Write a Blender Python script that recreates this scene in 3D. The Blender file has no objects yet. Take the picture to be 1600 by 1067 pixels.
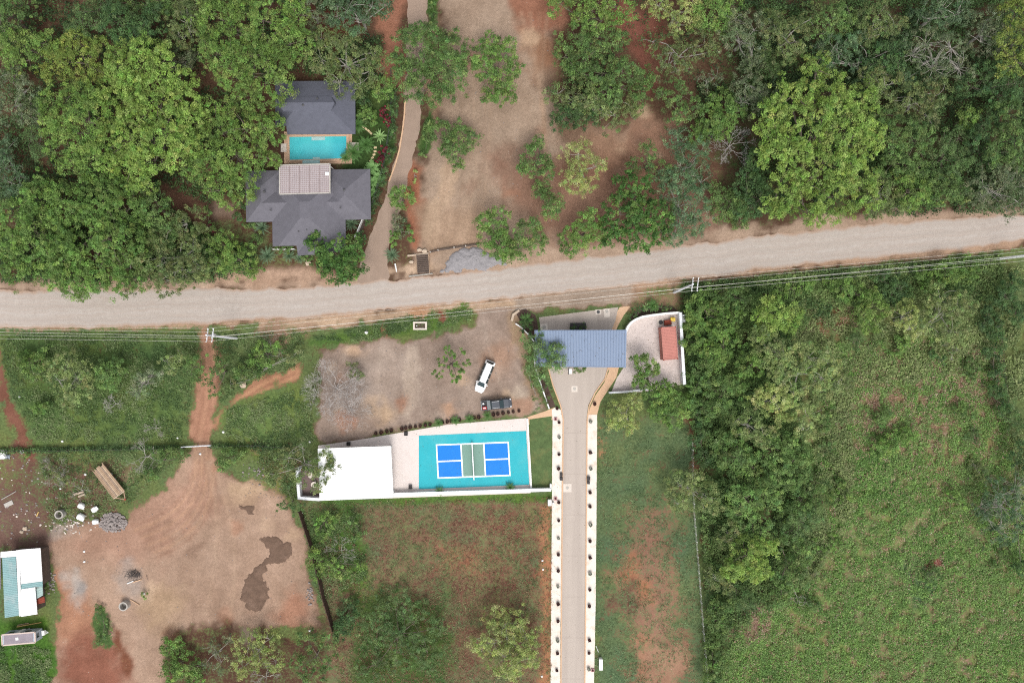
import bpy, bmesh, math, random
import numpy as np
from mathutils import Matrix, Vector

# ------------------------------------------------------------------ camera, sky, sun, exposure
SC = bpy.context.scene
COL = SC.collection
S = 8.4            # photograph pixels per metre on the ground
H = 127.0          # camera height
cam = bpy.data.cameras.new('camera')
cam.sensor_width = 36.0
cam.lens = 36.0 * H * S / 1600.0
cam.clip_start = 1.0
cam.clip_end = 2000.0
camo = bpy.data.objects.new('camera', cam)
camo.location = (0, 0, H)
COL.objects.link(camo)
SC.camera = camo

SUN_EL, SUN_AZ = 58.0, 168.0      # azimuth clockwise from +Y (the top of the picture)
world = bpy.data.worlds.new('World')
SC.world = world
world.use_nodes = True
wn, wl = world.node_tree.nodes, world.node_tree.links
wn.clear()
w_out = wn.new('ShaderNodeOutputWorld')
w_bg = wn.new('ShaderNodeBackground')
w_sky = wn.new('ShaderNodeTexSky')
w_sky.sky_type = 'NISHITA'
w_sky.sun_disc = False
w_sky.sun_elevation = math.radians(SUN_EL)
w_sky.sun_rotation = math.radians(SUN_AZ)
w_sky.dust_density = 4.0
w_hs = wn.new('ShaderNodeHueSaturation')       # overcast: the blue is mostly hidden by cloud
w_hs.inputs['Saturation'].default_value = 0.22
w_bg.inputs['Strength'].default_value = 0.15
wl.new(w_sky.outputs[0], w_hs.inputs['Color'])
wl.new(w_hs.outputs[0], w_bg.inputs[0])
wl.new(w_bg.outputs[0], w_out.inputs[0])

sun = bpy.data.lights.new('sun', 'SUN')
sun.energy = 1.3
sun.angle = math.radians(24)
sun.color = (1.0, 0.96, 0.90)
suno = bpy.data.objects.new('sun', sun)
COL.objects.link(suno)
_e, _a = math.radians(SUN_EL), math.radians(SUN_AZ)
_d = Vector((math.cos(_e) * math.sin(_a), math.cos(_e) * math.cos(_a), math.sin(_e)))
suno.rotation_euler = _d.to_track_quat('Z', 'Y').to_euler()
suno.location = _d * 200

SC.view_settings.view_transform = 'Standard'
SC.view_settings.look = 'None'
SC.view_settings.gamma = 1.0
SC.view_settings.use_curve_mapping = False
SC.view_settings.exposure = 0.58
SC.cycles.use_denoising = False
SC.cycles.pixel_filter_type = 'BLACKMAN_HARRIS'
SC.cycles.filter_width = 1.15

# ------------------------------------------------------------------ helpers
RNG = np.random.default_rng(7)
random.seed(7)
GA = 0.66          # surface reflectance for a display value of 1


def lin(v):
    v = v / 255.0
    return v / 12.92 if v <= 0.04045 else ((v + 0.055) / 1.055) ** 2.4


def c(r, g, b, k=1.0):
    return tuple(min(0.85, lin(x) * GA * k) for x in (r, g, b))


def P(px, py, z=0.0):
    f = (H - z) / H / S
    return Vector(((px - 800.0) * f, (533.5 - py) * f, z))


_tab = np.random.default_rng(11).random((256, 256))


def vnoise(x, y):
    xi, yi = np.floor(x).astype(int), np.floor(y).astype(int)
    fx, fy = x - xi, y - yi
    fx, fy = fx * fx * (3 - 2 * fx), fy * fy * (3 - 2 * fy)
    a, b = _tab[xi & 255, yi & 255], _tab[(xi + 1) & 255, yi & 255]
    d, e = _tab[xi & 255, (yi + 1) & 255], _tab[(xi + 1) & 255, (yi + 1) & 255]
    return (a * (1 - fx) + b * fx) * (1 - fy) + (d * (1 - fx) + e * fx) * fy


def fbm(x, y, o=4):
    s, w, n = 0.0, 0.5, 0.0
    for k in range(o):
        s = s + w * vnoise(x * 2 ** k + 17.3 * k, y * 2 ** k + 5.1 * k)
        n += w
        w *= 0.5
    return s / n


def inside(poly, x, y):
    r = np.zeros(x.shape, bool)
    n = len(poly)
    for i in range(n):
        (x1, y1), (x2, y2) = poly[i], poly[(i + 1) % n]
        if y1 == y2:
            continue
        cnd = ((y1 > y) != (y2 > y)) & (x < (x2 - x1) * (y - y1) / (y2 - y1) + x1)
        r ^= cnd
    return r


def sdist(poly, x, y):
    d = np.full(x.shape, 1e9)
    n = len(poly)
    for i in range(n):
        (x1, y1), (x2, y2) = poly[i], poly[(i + 1) % n]
        dx, dy = x2 - x1, y2 - y1
        t = np.clip(((x - x1) * dx + (y - y1) * dy) / (dx * dx + dy * dy + 1e-9), 0, 1)
        d = np.minimum(d, np.hypot(x - x1 - t * dx, y - y1 - t * dy))
    return np.where(inside(poly, x, y), d, -d)


# ------------------------------------------------------------------ materials
def nd(nt, t, **kw):
    n = nt.nodes.new(t)
    for k, v in kw.items():
        setattr(n, k, v)
    return n


def noise(nt, vec, scale, detail=4, rough=0.6):
    n = nd(nt, 'ShaderNodeTexNoise')
    n.inputs['Scale'].default_value = scale
    n.inputs['Detail'].default_value = detail
    n.inputs['Roughness'].default_value = rough
    nt.links.new(vec, n.inputs['Vector'])
    return n.outputs['Fac']


def ramp(nt, fac, a, b, lo=0.0, hi=1.0):
    n = nd(nt, 'ShaderNodeMapRange')
    n.inputs['From Min'].default_value = a
    n.inputs['From Max'].default_value = b
    n.inputs['To Min'].default_value = lo
    n.inputs['To Max'].default_value = hi
    nt.links.new(fac, n.inputs['Value'])
    return n.outputs[0]


def math2(nt, op, a, b):
    n = nd(nt, 'ShaderNodeMath', operation=op)
    for i, v in enumerate((a, b)):
        if isinstance(v, (int, float)):
            n.inputs[i].default_value = v
        else:
            nt.links.new(v, n.inputs[i])
    return n.outputs[0]


def mixc(nt, fac, a, b, mode='MIX'):
    n = nd(nt, 'ShaderNodeMix', data_type='RGBA', blend_type=mode)
    for i, v in ((0, fac), (6, a), (7, b)):
        if isinstance(v, (int, float)):
            n.inputs[i].default_value = v
        elif isinstance(v, tuple):
            n.inputs[i].default_value = (*v, 1)
        else:
            nt.links.new(v, n.inputs[i])
    return n.outputs[2]


def newmat(name):
    m = bpy.data.materials.new(name)
    m.use_nodes = True
    nt = m.node_tree
    nt.nodes.clear()
    out = nd(nt, 'ShaderNodeOutputMaterial')
    p = nd(nt, 'ShaderNodeBsdfPrincipled')
    nt.links.new(p.outputs[0], out.inputs[0])
    pos = nd(nt, 'ShaderNodeNewGeometry').outputs['Position']
    return m, nt, p, pos


def M(name, col, rough=0.75, var=0.14, scale=1.5, bump=0.0, metal=0.0, fine=9.0, spec=0.3, dirt=None, dirtamt=0.3):
    m, nt, p, pos = newmat(name)
    n1 = noise(nt, pos, scale, 5)
    n2 = noise(nt, pos, scale * fine, 3)
    f = math2(nt, 'ADD', math2(nt, 'MULTIPLY', n1, 0.6), math2(nt, 'MULTIPLY', n2, 0.4))
    f = ramp(nt, f, 0.33, 0.67)
    lo = tuple(x * (1 - var) for x in col)
    hi = tuple(min(0.9, x * (1 + var)) for x in col)
    colr = mixc(nt, f, lo, hi)
    if dirt:
        n3 = noise(nt, pos, scale * 0.45, 6, 0.7)
        colr = mixc(nt, ramp(nt, n3, 0.5, 0.72, 0, dirtamt), colr, dirt)
    nt.links.new(colr, p.inputs['Base Color'])
    p.inputs['Roughness'].default_value = rough
    p.inputs['Metallic'].default_value = metal
    p.inputs['Specular IOR Level'].default_value = spec
    if bump:
        b = nd(nt, 'ShaderNodeBump')
        b.inputs['Strength'].default_value = bump
        b.inputs['Distance'].default_value = 0.05
        nt.links.new(n2, b.inputs['Height'])
        nt.links.new(b.outputs[0], p.inputs['Normal'])
    return m


def leafmat(name, trans=0.42):
    m = bpy.data.materials.new(name)
    m.use_nodes = True
    nt = m.node_tree
    nt.nodes.clear()
    out = nd(nt, 'ShaderNodeOutputMaterial')
    at = nd(nt, 'ShaderNodeAttribute', attribute_name='leaf_colour')
    pos = nd(nt, 'ShaderNodeNewGeometry').outputs['Position']
    f = noise(nt, pos, 4.0, 2)
    colr = mixc(nt, 1.0, at.outputs['Color'], mixc(nt, f, (0.82, 0.8, 0.8), (1.2, 1.18, 1.15)), 'MULTIPLY')
    p = nd(nt, 'ShaderNodeBsdfPrincipled')
    p.inputs['Roughness'].default_value = 0.55
    p.inputs['Specular IOR Level'].default_value = 0.22
    t = nd(nt, 'ShaderNodeBsdfTranslucent')
    mx = nd(nt, 'ShaderNodeMixShader')
    mx.inputs[0].default_value = trans
    nt.links.new(colr, p.inputs['Base Color'])
    nt.links.new(colr, t.inputs['Color'])
    nt.links.new(p.outputs[0], mx.inputs[1])
    nt.links.new(t.outputs[0], mx.inputs[2])
    nt.links.new(mx.outputs[0], out.inputs[0])
    return m


LEAF = leafmat('leaf')
MAT = dict(
    bark=M('bark', (0.13, 0.105, 0.085), 0.9, 0.3, 2.0, 0.3),
    palebark=M('pale_bark', (0.30, 0.28, 0.25), 0.9, 0.25, 2.0, 0.3),
    twig=M('grey_twig', (0.37, 0.345, 0.33), 0.9, 0.3, 1.0),
    darkshingle=M('dark_grey_shingle', c(100, 102, 114), 0.85, 0.13, 1.2, 0.35, fine=7),
    shingle=M('grey_shingle', c(114, 112, 120), 0.85, 0.13, 1.2, 0.35, fine=7),
    white=M('white_paint', (0.70, 0.70, 0.685), 0.6, 0.05, 0.8, dirt=(0.5, 0.47, 0.42), dirtamt=0.25),
    roofwhite=M('white_roof_sheet', (0.84, 0.84, 0.84), 0.5, 0.02, 0.6),
    wallgrey=M('weathered_white_render', (0.62, 0.63, 0.66), 0.8, 0.1, 0.9, dirt=(0.38, 0.37, 0.36), dirtamt=0.5),
    cream=M('cream_wall', (0.5, 0.45, 0.38), 0.8, 0.1),
    blueroof=M('blue_grey_sheet', c(143, 160, 186), 0.5, 0.05, 0.5, metal=0.0, dirt=c(128, 142, 166), dirtamt=0.22),
    teal=M('teal_sheet', c(150, 188, 190), 0.6, 0.12, 0.8, dirt=c(196, 206, 206), dirtamt=0.7),
    redpaint=M('red_container_paint', c(206, 138, 126), 0.75, 0.1, 1.0, dirt=c(180, 120, 108), dirtamt=0.5),
    rust=M('rust', c(150, 72, 55), 0.85, 0.25, 2.0),
    asphalt=None, concrete=M('concrete', c(196, 190, 182), 0.9, 0.14, 1.2, 0.2),
    padcon=M('pale_concrete_pad', c(232, 220, 208), 0.85, 0.08, 1.5),
    iron=M('dark_iron', (0.06, 0.06, 0.062), 0.6, 0.2, 4),
    black=M('black_plastic', (0.02, 0.02, 0.022), 0.5, 0.2, 4),
    steel=M('galvanised_steel', (0.55, 0.56, 0.57), 0.45, 0.12, 3, metal=0.3),
    wire=M('aluminium_wire', (0.6, 0.58, 0.53), 0.5, 0.05, 1),
    wood2=M('grey_weathered_wood', c(168, 146, 128), 0.9, 0.3, 1.2, 0.3, fine=12),
    wood3=M('light_weathered_wood', c(204, 178, 150), 0.9, 0.25, 1.2, 0.3, fine=12),
    wood=M('weathered_wood', c(186, 158, 132), 0.9, 0.25, 1.2, 0.3, fine=12),
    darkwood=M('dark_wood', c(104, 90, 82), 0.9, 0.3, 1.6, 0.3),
    timber=M('yellow_timber', c(225, 190, 120), 0.8, 0.15, 2),
    fence=M('brown_boards', c(92, 70, 60), 0.9, 0.25, 1.5, 0.2),
    stone=M('pale_stone', c(206, 186, 165), 0.9, 0.2, 2.5, 0.4),
    rubble=M('rubble', c(160, 150, 146), 0.9, 0.6, 5.0, 0.4),
    terracotta=M('terracotta_pot', c(92, 58, 50), 0.8, 0.2, 4),
    tan=M('tan_deck', c(214, 178, 150), 0.8, 0.1, 2.0, 0.2),
    orange=M('tan_paving', c(226, 188, 154), 0.85, 0.1, 0.9, 0.2, dirt=c(200, 160, 130), dirtamt=0.4),
    vanpaint=M('white_car_paint', (0.8, 0.8, 0.8), 0.3, 0.02, 1.0, spec=0.5),
    carpaint=M('dark_grey_car_paint', (0.055, 0.062, 0.075), 0.3, 0.1, 1.0, metal=0.2, spec=0.5),
    glass=M('dark_glass', (0.012, 0.03, 0.035), 0.06, 0.1, 1.0, spec=0.6),
    rubber=M('tyre_rubber', (0.02, 0.02, 0.02), 0.85, 0.2, 5),
    redplastic=M('red_plastic', (0.42, 0.03, 0.035), 0.5, 0.1, 2),
    yellow=M('yellow_paint', c(240, 205, 90), 0.5, 0.1, 2),
    camper=M('camper_roof_grey', c(160, 150, 158), 0.7, 0.12, 1.0, dirt=c(120, 112, 115), dirtamt=0.5),
    campside=M('camper_side', c(190, 200, 212), 0.5, 0.08, 1.0),
    pinkrib=M('pale_clay_rib', c(192, 182, 184), .8, .08, 1),
    pinkroof=M('pale_clay_sheet', c(172, 156, 155), 0.8, 0.1, 0.7, dirt=c(170, 148, 140), dirtamt=0.4),
    soilbed=M('planting_soil', (0.07, 0.045, 0.035), 0.95, 0.3, 2.0, 0.5),
    net=M('black_net', (0.05, 0.05, 0.05), 0.8, 0.2, 6),
    line=M('white_court_line', (0.82, 0.83, 0.84), 0.7, 0.04, 2.0),
    ash=M('ash', (0.05, 0.045, 0.045), 0.95, 0.4, 2.0, 0.5),
)

# ------------------------------------------------------------------ mesh building
WLOC = {}


def tagset(o, label=None, cat=None, group=None, kind=None):
    if label: o['label'] = label
    if cat: o['category'] = cat
    if group: o['group'] = group
    if kind: o['kind'] = kind
    return o


def thing(name, label, cat, loc, group=None):
    o = bpy.data.objects.new(name, None)
    o.empty_display_size = 0.5
    o.location = loc
    COL.objects.link(o)
    WLOC[o.name] = Vector(loc)
    return tagset(o, label, cat, group)


def link(name, me, mat, parent=None):
    me.materials.append(mat)
    o = bpy.data.objects.new(name, me)
    COL.objects.link(o)
    if parent is not None:
        o.parent = parent
    WLOC[o.name] = WLOC[parent.name].copy() if parent is not None else Vector((0, 0, 0))
    return o


class MB:
    def __init__(s):
        s.v, s.f = [], []

    def add(s, vs, fs):
        b = len(s.v)
        s.v += [tuple(x) for x in vs]
        s.f += [tuple(i + b for i in q) for q in fs]
        return s

    def prism(s, pts, z0, z1, top=None):
        """pts: ground-plan points (x,y) or Vectors; z1 may be a list per point"""
        n = len(pts)
        zs = z1 if isinstance(z1, (list, tuple)) else [z1] * n
        lo = [(p[0], p[1], z0) for p in pts]
        hi = [((top or pts)[i][0], (top or pts)[i][1], zs[i]) for i in range(n)]
        fs = [tuple(range(n, 2 * n)), tuple(reversed(range(n)))]
        fs += [(i, (i + 1) % n, n + (i + 1) % n, n + i) for i in range(n)]
        return s.add(lo + hi, fs)

    def box(s, cx, cy, cz, sx, sy, sz, rz=0.0, M4=None):
        q = Matrix.Rotation(rz, 3, 'Z')
        vs = []
        for z in (-.5, .5):
            for x, y in ((-.5, -.5), (.5, -.5), (.5, .5), (-.5, .5)):
                w = q @ Vector((x * sx, y * sy, z * sz)) + Vector((cx, cy, cz))
                vs.append(M4 @ w if M4 is not None else w)
        return s.add(vs, [(3, 2, 1, 0), (4, 5, 6, 7), (0, 1, 5, 4), (1, 2, 6, 5), (2, 3, 7, 6), (3, 0, 4, 7)])

    def bar(s, a, b, w, h):
        """box beam from a to b (Vectors), width w sideways, height h"""
        a, b = Vector(a), Vector(b)
        d = (b - a).normalized()
        side = d.cross(Vector((0, 0, 1)))
        side = side.normalized() if side.length > 1e-4 else Vector((1, 0, 0))
        up = side.cross(d)
        vs = []
        for p in (a, b):
            for i, j in ((-1, -1), (1, -1), (1, 1), (-1, 1)):
                vs.append(p + side * (i * w / 2) + up * (j * h / 2))
        return s.add(vs, [(3, 2, 1, 0), (4, 5, 6, 7), (0, 1, 5, 4), (1, 2, 6, 5), (2, 3, 7, 6), (3, 0, 4, 7)])

    def tube(s, pts, rad, n=6, cap=True):
        pts = [Vector(p) for p in pts]
        vs = []
        m = len(pts)
        for i, p in enumerate(pts):
            d = (pts[min(i + 1, m - 1)] - pts[max(i - 1, 0)])
            d = d.normalized() if d.length > 1e-6 else Vector((0, 0, 1))
            a = d.orthogonal().normalized()
            if i and a.dot(pa) < 0.3:
                a = (pa - d * pa.dot(d))
                a = a.normalized() if a.length > 1e-5 else d.orthogonal().normalized()
            elif i:
                a2 = pa - d * pa.dot(d)
                if a2.length > 1e-5: a = a2.normalized()
            pa = a
            b = d.cross(a)
            r = rad[i] if isinstance(rad, (list, tuple)) else rad
            for k in range(n):
                t = 2 * math.pi * k / n
                vs.append(p + a * (math.cos(t) * r) + b * (math.sin(t) * r))
        fs = []
        for i in range(m - 1):
            for k in range(n):
                fs.append((i * n + k, i * n + (k + 1) % n, (i + 1) * n + (k + 1) % n, (i + 1) * n + k))
        if cap:
            fs.append(tuple(reversed(range(n))))
            fs.append(tuple(range((m - 1) * n, m * n)))
        return s.add(vs, fs)

    def lathe(s, cx, cy, prof, n=14):
        """closed profile [(r,z)...] from bottom outside, up, and inside"""
        vs, fs = [], []
        for r, z in prof:
            for k in range(n):
                t = 2 * math.pi * k / n
                vs.append((cx + r * math.cos(t), cy + r * math.sin(t), z))
        for i in range(len(prof) - 1):
            for k in range(n):
                fs.append((i * n + k, i * n + (k + 1) % n, (i + 1) * n + (k + 1) % n, (i + 1) * n + k))
        fs.append(tuple(reversed(range(n))))
        fs.append(tuple(range((len(prof) - 1) * n, len(prof) * n)))
        return s.add(vs, fs)

    def rock(s, cx, cy, cz, rx, ry, rz, seed=0):
        r = np.random.default_rng(seed)
        t = (1 + 5 ** .5) / 2
        ico = np.array([(-1, t, 0), (1, t, 0), (-1, -t, 0), (1, -t, 0), (0, -1, t), (0, 1, t), (0, -1, -t), (0, 1, -t), (t, 0, -1), (t, 0, 1), (-t, 0, -1), (-t, 0, 1)])
        ico = ico / np.linalg.norm(ico, axis=1)[:, None] * r.uniform(0.75, 1.15, (12, 1))
        F = [(0, 11, 5), (0, 5, 1), (0, 1, 7), (0, 7, 10), (0, 10, 11), (1, 5, 9), (5, 11, 4), (11, 10, 2), (10, 7, 6), (7, 1, 8), (3, 9, 4), (3, 4, 2), (3, 2, 6), (3, 6, 8), (3, 8, 9), (4, 9, 5), (2, 4, 11), (6, 2, 10), (8, 6, 7), (9, 8, 1)]
        return s.add([(cx + v[0] * rx, cy + v[1] * ry, cz + v[2] * rz) for v in ico], F)

    def build(s, name, mat, parent=None, smooth=False, bevel=0.0):
        me = bpy.data.meshes.new(name)
        off = WLOC[parent.name] if parent is not None else Vector((0, 0, 0))
        me.from_pydata([(v[0] - off[0], v[1] - off[1], v[2] - off[2]) for v in s.v], [], s.f)
        bm = bmesh.new()
        bm.from_mesh(me)
        bmesh.ops.recalc_face_normals(bm, faces=bm.faces)
        bm.to_mesh(me)
        bm.free()
        if smooth:
            for p in me.polygons: p.use_smooth = True
        me.update()
        o = link(name, me, mat, parent)
        if bevel:
            b = o.modifiers.new('bevel', 'BEVEL')
            b.width = bevel
            b.segments = 2
            b.limit_method = 'ANGLE'
        return o


def part(name, mb, mat, parent, **k):
    return mb.build(name, mat, parent, **k)


def solo(name, mb, mat, label, cat, group=None, **k):
    """a thing that is one mesh: origin at its base"""
    a = np.array(mb.v)
    loc = Vector((a[:, 0].mean(), a[:, 1].mean(), a[:, 2].min()))
    mb.v = [(v[0] - loc.x, v[1] - loc.y, v[2] - loc.z) for v in mb.v]
    o = mb.build(name, mat, None, **k)
    o.location = loc
    WLOC[o.name] = loc
    return tagset(o, label, cat, group)


def struct(name, mb, mat, **k):
    o = mb.build(name, mat, None, **k)
    o['kind'] = 'structure'
    return o


def resample(poly, step):
    out = []
    n = len(poly)
    for i in range(n):
        (x1, y1), (x2, y2) = poly[i], poly[(i + 1) % n]
        m = max(1, int(math.hypot(x2 - x1, y2 - y1) / step))
        for k in range(m):
            out.append((x1 + (x2 - x1) * k / m, y1 + (y2 - y1) * k / m))
    return out


def ragged(poly, step=5, amp=3.0, f=0.06):
    q = np.array(resample(poly, step))
    dx = (fbm(q[:, 0] * f + 3, q[:, 1] * f + 9, 4) - 0.5) * 2 * amp
    dy = (fbm(q[:, 0] * f + 41, q[:, 1] * f + 77, 4) - 0.5) * 2 * amp
    return [(a + d, b + e) for (a, b), d, e in zip(q, dx, dy)]


def sheet(name, poly, z, mat, step=0, amp=0, f=0.06, kind='structure', parent=None):
    q = ragged(poly, step, amp, f) if step else poly
    pts = [P(x, y, 0) for x, y in q]
    mb = MB()
    mb.add([(p.x, p.y, z) for p in pts], [tuple(range(len(pts)))])
    o = mb.build(name, mat, parent)
    for p in o.data.polygons:
        if p.normal.z < 0: p.flip()
    if kind and parent is None: o['kind'] = kind
    return o


# ------------------------------------------------------------------ foliage
def leaf_object(name, cen, nrm, L, W, colr, parent=None, mat=None):
    n = len(cen)
    nrm = nrm / (np.linalg.norm(nrm, axis=1)[:, None] + 1e-9)
    r = RNG.normal(size=(n, 3))
    a = np.cross(nrm, r)
    a /= np.linalg.norm(a, axis=1)[:, None] + 1e-9
    b = np.cross(nrm, a)
    L, W = np.asarray(L)[:, None] * 0.5, np.asarray(W)[:, None] * 0.5
    v = np.stack([cen + a * L, cen - a * L * .8 + b * W * 1.1, cen - a * L * .8 - b * W * 1.1], 1).reshape(-1, 3)
    if parent is not None:
        v = v - np.array(WLOC[parent.name])
    me = bpy.data.meshes.new(name)
    me.vertices.add(3 * n)
    me.vertices.foreach_set('co', v.astype(np.float32).ravel())
    me.loops.add(3 * n)
    me.loops.foreach_set('vertex_index', np.arange(3 * n, dtype=np.int32))
    me.polygons.add(n)
    me.polygons.foreach_set('loop_start', np.arange(0, 3 * n, 3, dtype=np.int32))
    me.polygons.foreach_set('loop_total', np.full(n, 3, np.int32))
    me.update(calc_edges=True)
    at = me.attributes.new('leaf_colour', 'FLOAT_COLOR', 'POINT')
    cc = np.ones((n, 3, 4), np.float32)
    cc[:, :, :3] = np.clip(colr, 0.004, 0.6)[:, None, :]
    at.data.foreach_set('color', cc.ravel())
    return link(name, me, mat or LEAF, parent)


LK = 1.95
def lc(r, g, b, k=1.0):
    m = .3 * r + .6 * g + .1 * b
    return np.array([lin(x + (m - x) * .10) for x in (r, g, b)]) * GA * LK * k


# kind: colours, leaf length, clump radius, clumps per m2 of lobe, leaves per clump, wood, vertical flatness
KIND = dict(
    lime=([lc(112, 138, 62), lc(98, 126, 56), lc(124, 146, 74)], .42, .62, 5.2, 19, 'bark', .62),
    yellow=([lc(96, 124, 56), lc(84, 112, 52), lc(110, 132, 66)], .40, .60, 5.0, 18, 'bark', .62),
    mid=([lc(88, 116, 60), lc(78, 104, 56), lc(102, 126, 68)], .40, .60, 5.0, 18, 'bark', .65),
    vivid=([lc(90, 120, 56), lc(80, 108, 52), lc(104, 130, 64)], .44, .58, 5.0, 18, 'bark', .65),
    dark=([lc(72, 100, 56), lc(62, 90, 52), lc(84, 112, 64)], .40, .60, 5.0, 18, 'bark', .68),
    glossy=([lc(72, 106, 48), lc(60, 94, 42), lc(96, 124, 60)], .58, .55, 4.6, 13, 'bark', .7),
    olive=([lc(102, 118, 68), lc(88, 106, 62), lc(116, 126, 80)], .36, .54, 5.0, 17, 'palebark', .62),
    grey=([lc(98, 112, 80), lc(86, 102, 70), lc(114, 122, 92)], .34, .54, 4.8, 15, 'palebark', .62),
    teal=([lc(80, 106, 72), lc(70, 96, 64), lc(94, 116, 84)], .34, .54, 5.0, 17, 'palebark', .62),
    fine=([lc(86, 112, 64), lc(76, 102, 58), lc(98, 120, 72)], .28, .58, 5.4, 22, 'bark', .6),
    pale=([lc(136, 150, 84), lc(120, 138, 74), lc(152, 162, 100)], .32, .54, 5.6, 20, 'palebark', .62),
    red=([lc(110, 36, 48), lc(84, 26, 38), lc(134, 52, 60)], .40, .35, 9, 8, 'bark', .7),
    gold=([lc(110, 128, 56), lc(98, 118, 52), lc(124, 138, 66)], .38, .60, 5.0, 18, 'bark', .62),
)


def limb(mb, a, b, r0, r1, n=5, bend=0.15, segs=3):
    a, b = Vector(a), Vector(b)
    d = b - a
    off = Vector(RNG.normal(size=3)) * d.length * bend * 0.4
    off.z = abs(off.z) * 0.5
    pts = [a + d * t + off * math.sin(math.pi * t) for t in np.linspace(0, 1, segs + 1)]
    mb.tube(pts, [r0 + (r1 - r0) * t for t in np.linspace(0, 1, segs + 1)], n)
    return pts


TREECOUNT = [0]


def tree(kind, h, lobes, label, cat='tree', name=None, group=None, dens=1.0, twigs=6, leafk=1.0, zlow=0.0, bri=1.0):
    global RNG
    TREECOUNT[0] += 1
    RNG = np.random.default_rng(1000 + TREECOUNT[0])
    cols, ll, cr, cpm, lpc, wood, flat = KIND[kind]
    pal = np.array(cols) * bri * (1.14 if kind in ('yellow', 'lime', 'vivid') else 1.0)
    lob = np.array(lobes, float)
    cx0, cy0 = np.average(lob[:, 0], weights=lob[:, 2] ** 2), np.average(lob[:, 1], weights=lob[:, 2] ** 2)
    D = np.hypot(lob[:, 0] - cx0, lob[:, 1] - cy0)
    Dm = max(D.max() + 1e-6, 12)
    LB = []
    for (px, py, r), d in zip(lob, D):
        zt = h * (1.0 - 0.28 * (d / Dm) ** 1.5 + RNG.uniform(-.07, .05))
        R = 1.10 * r / S * (H - zt * 0.8) / H
        Rz = min(R * flat, zt * 0.42)
        zc = zt - Rz
        w = P(px, py, zc + 0.4 * Rz)
        LB.append((w.x, w.y, zc, R, Rz))
    LB = np.array(LB)
    C, N, Q = [], [], []
    for i, (x, y, z, R, Rz) in enumerate(LB):
        n = max(4, int(cpm * (1.5 if dens > .8 else 1.2) * dens * R * R * RNG.uniform(.9, 1.1)) + 2)
        u = RNG.normal(size=(n, 3))
        u[:, 2] = np.where(RNG.random(n) < .8, np.abs(u[:, 2]), u[:, 2] * .7)
        u /= np.linalg.norm(u, axis=1)[:, None]
        cap = RNG.random(n) < .62                    # even cover seen from above
        th_, ro_ = RNG.uniform(0, 2 * math.pi, n), np.sqrt(RNG.random(n)) * .97
        u[cap] = np.stack([np.cos(th_) * ro_, np.sin(th_) * ro_, np.sqrt(1 - ro_ ** 2)], 1)[cap]
        ang = np.arctan2(u[:, 1], u[:, 0])
        wob = 1 + .16 * np.sin(ang * 3 + RNG.uniform(0, 6)) + .10 * np.sin(ang * 7 + RNG.uniform(0, 6))
        rr = RNG.uniform(.72, 1.0, n) * wob
        far = RNG.random(n) < .10
        rr[far] *= RNG.uniform(1.05, 1.25, far.sum())
        q = np.stack([x + u[:, 0] * R * rr, y + u[:, 1] * R * rr, z + u[:, 2] * Rz * rr], 1)
        keep = np.ones(n, bool)
        for j, (x2, y2, z2, R2, Rz2) in enumerate(LB):
            if j == i: continue
            dn = np.sqrt(((q[:, 0] - x2) / R2) ** 2 + ((q[:, 1] - y2) / R2) ** 2 + ((q[:, 2] - z2) / Rz2) ** 2)
            keep &= dn > .62
            under = (np.hypot(q[:, 0] - x2, q[:, 1] - y2) < .7 * R2) & (q[:, 2] < z2)
            keep &= ~(under & (RNG.random(n) < .6))
        C.append(q[keep]); N.append(u[keep])
    C, N = np.concatenate(C), np.concatenate(N)
    rel = fbm(C[:, 0] * .42 + 31 + TREECOUNT[0], C[:, 1] * .42 + 7, 3) - .5       # sub-crowns stand higher or lower
    C[:, 2] += rel * 4.6 * min(1.0, LB[:, 3].mean() / 3.2)
    C[:, 2] = np.maximum(C[:, 2], .3)
    gap = (rel < -.20) & (RNG.random(len(C)) < .38) if len(C) > 60 else np.zeros(len(C), bool)
    C, N = C[~gap], N[~gap]
    m = len(C)
    base = pal[RNG.choice(len(pal), m, p=[.45, .35, .2])] * np.exp(RNG.normal(0, .17, (m, 1)))
    base = base * np.exp(RNG.normal(0, .06, (m, 3)))
    big = fbm(C[:, 0] * .22 + TREECOUNT[0] * 3.1, C[:, 1] * .22, 2) - .5
    base = base * (1 + big[:, None] * .5)
    k = int(lpc * 2.0)
    crs = cr * RNG.uniform(.55, 1.25, m) * min(1.0, max(.55, LB[:, 3].mean() / 1.6))
    cen = np.repeat(C, k, 0)
    w = RNG.normal(size=(m * k, 3))
    w /= np.linalg.norm(w, axis=1)[:, None]
    w *= RNG.random((m * k, 1)) ** .45
    sp = w * np.repeat(crs, k)[:, None]
    sp[:, 2] *= .6
    cen = cen + sp
    cen[:, 2] = np.maximum(cen[:, 2], .12)
    nrm = w * .7 + np.array([0, 0, .75]) + RNG.normal(size=(m * k, 3)) * .42 + np.repeat(N, k, 0) * .25
    L = .59 * ll * leafk * np.exp(RNG.normal(0, .22, m * k))
    col = np.repeat(base, k, 0) * np.exp(RNG.normal(0, .13, (m * k, 1)))
    gx, gy = np.average(LB[:, 0], weights=LB[:, 3] ** 2), np.average(LB[:, 1], weights=LB[:, 3] ** 2)
    root = thing(name or ('shrub' if cat == 'shrub' else 'broadleaf_tree'), label, cat, (gx, gy, 0), group)
    leaf_object('crown', cen, nrm, L, L * .62, col, root)
    # trunk, limbs and branches as one wooden part
    mb = MB()
    fork = Vector((gx + RNG.normal() * .2, gy + RNG.normal() * .2, max(.25, h * .36)))
    tr = max(.05, .022 * h + .012 * LB[:, 3].max())
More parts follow.
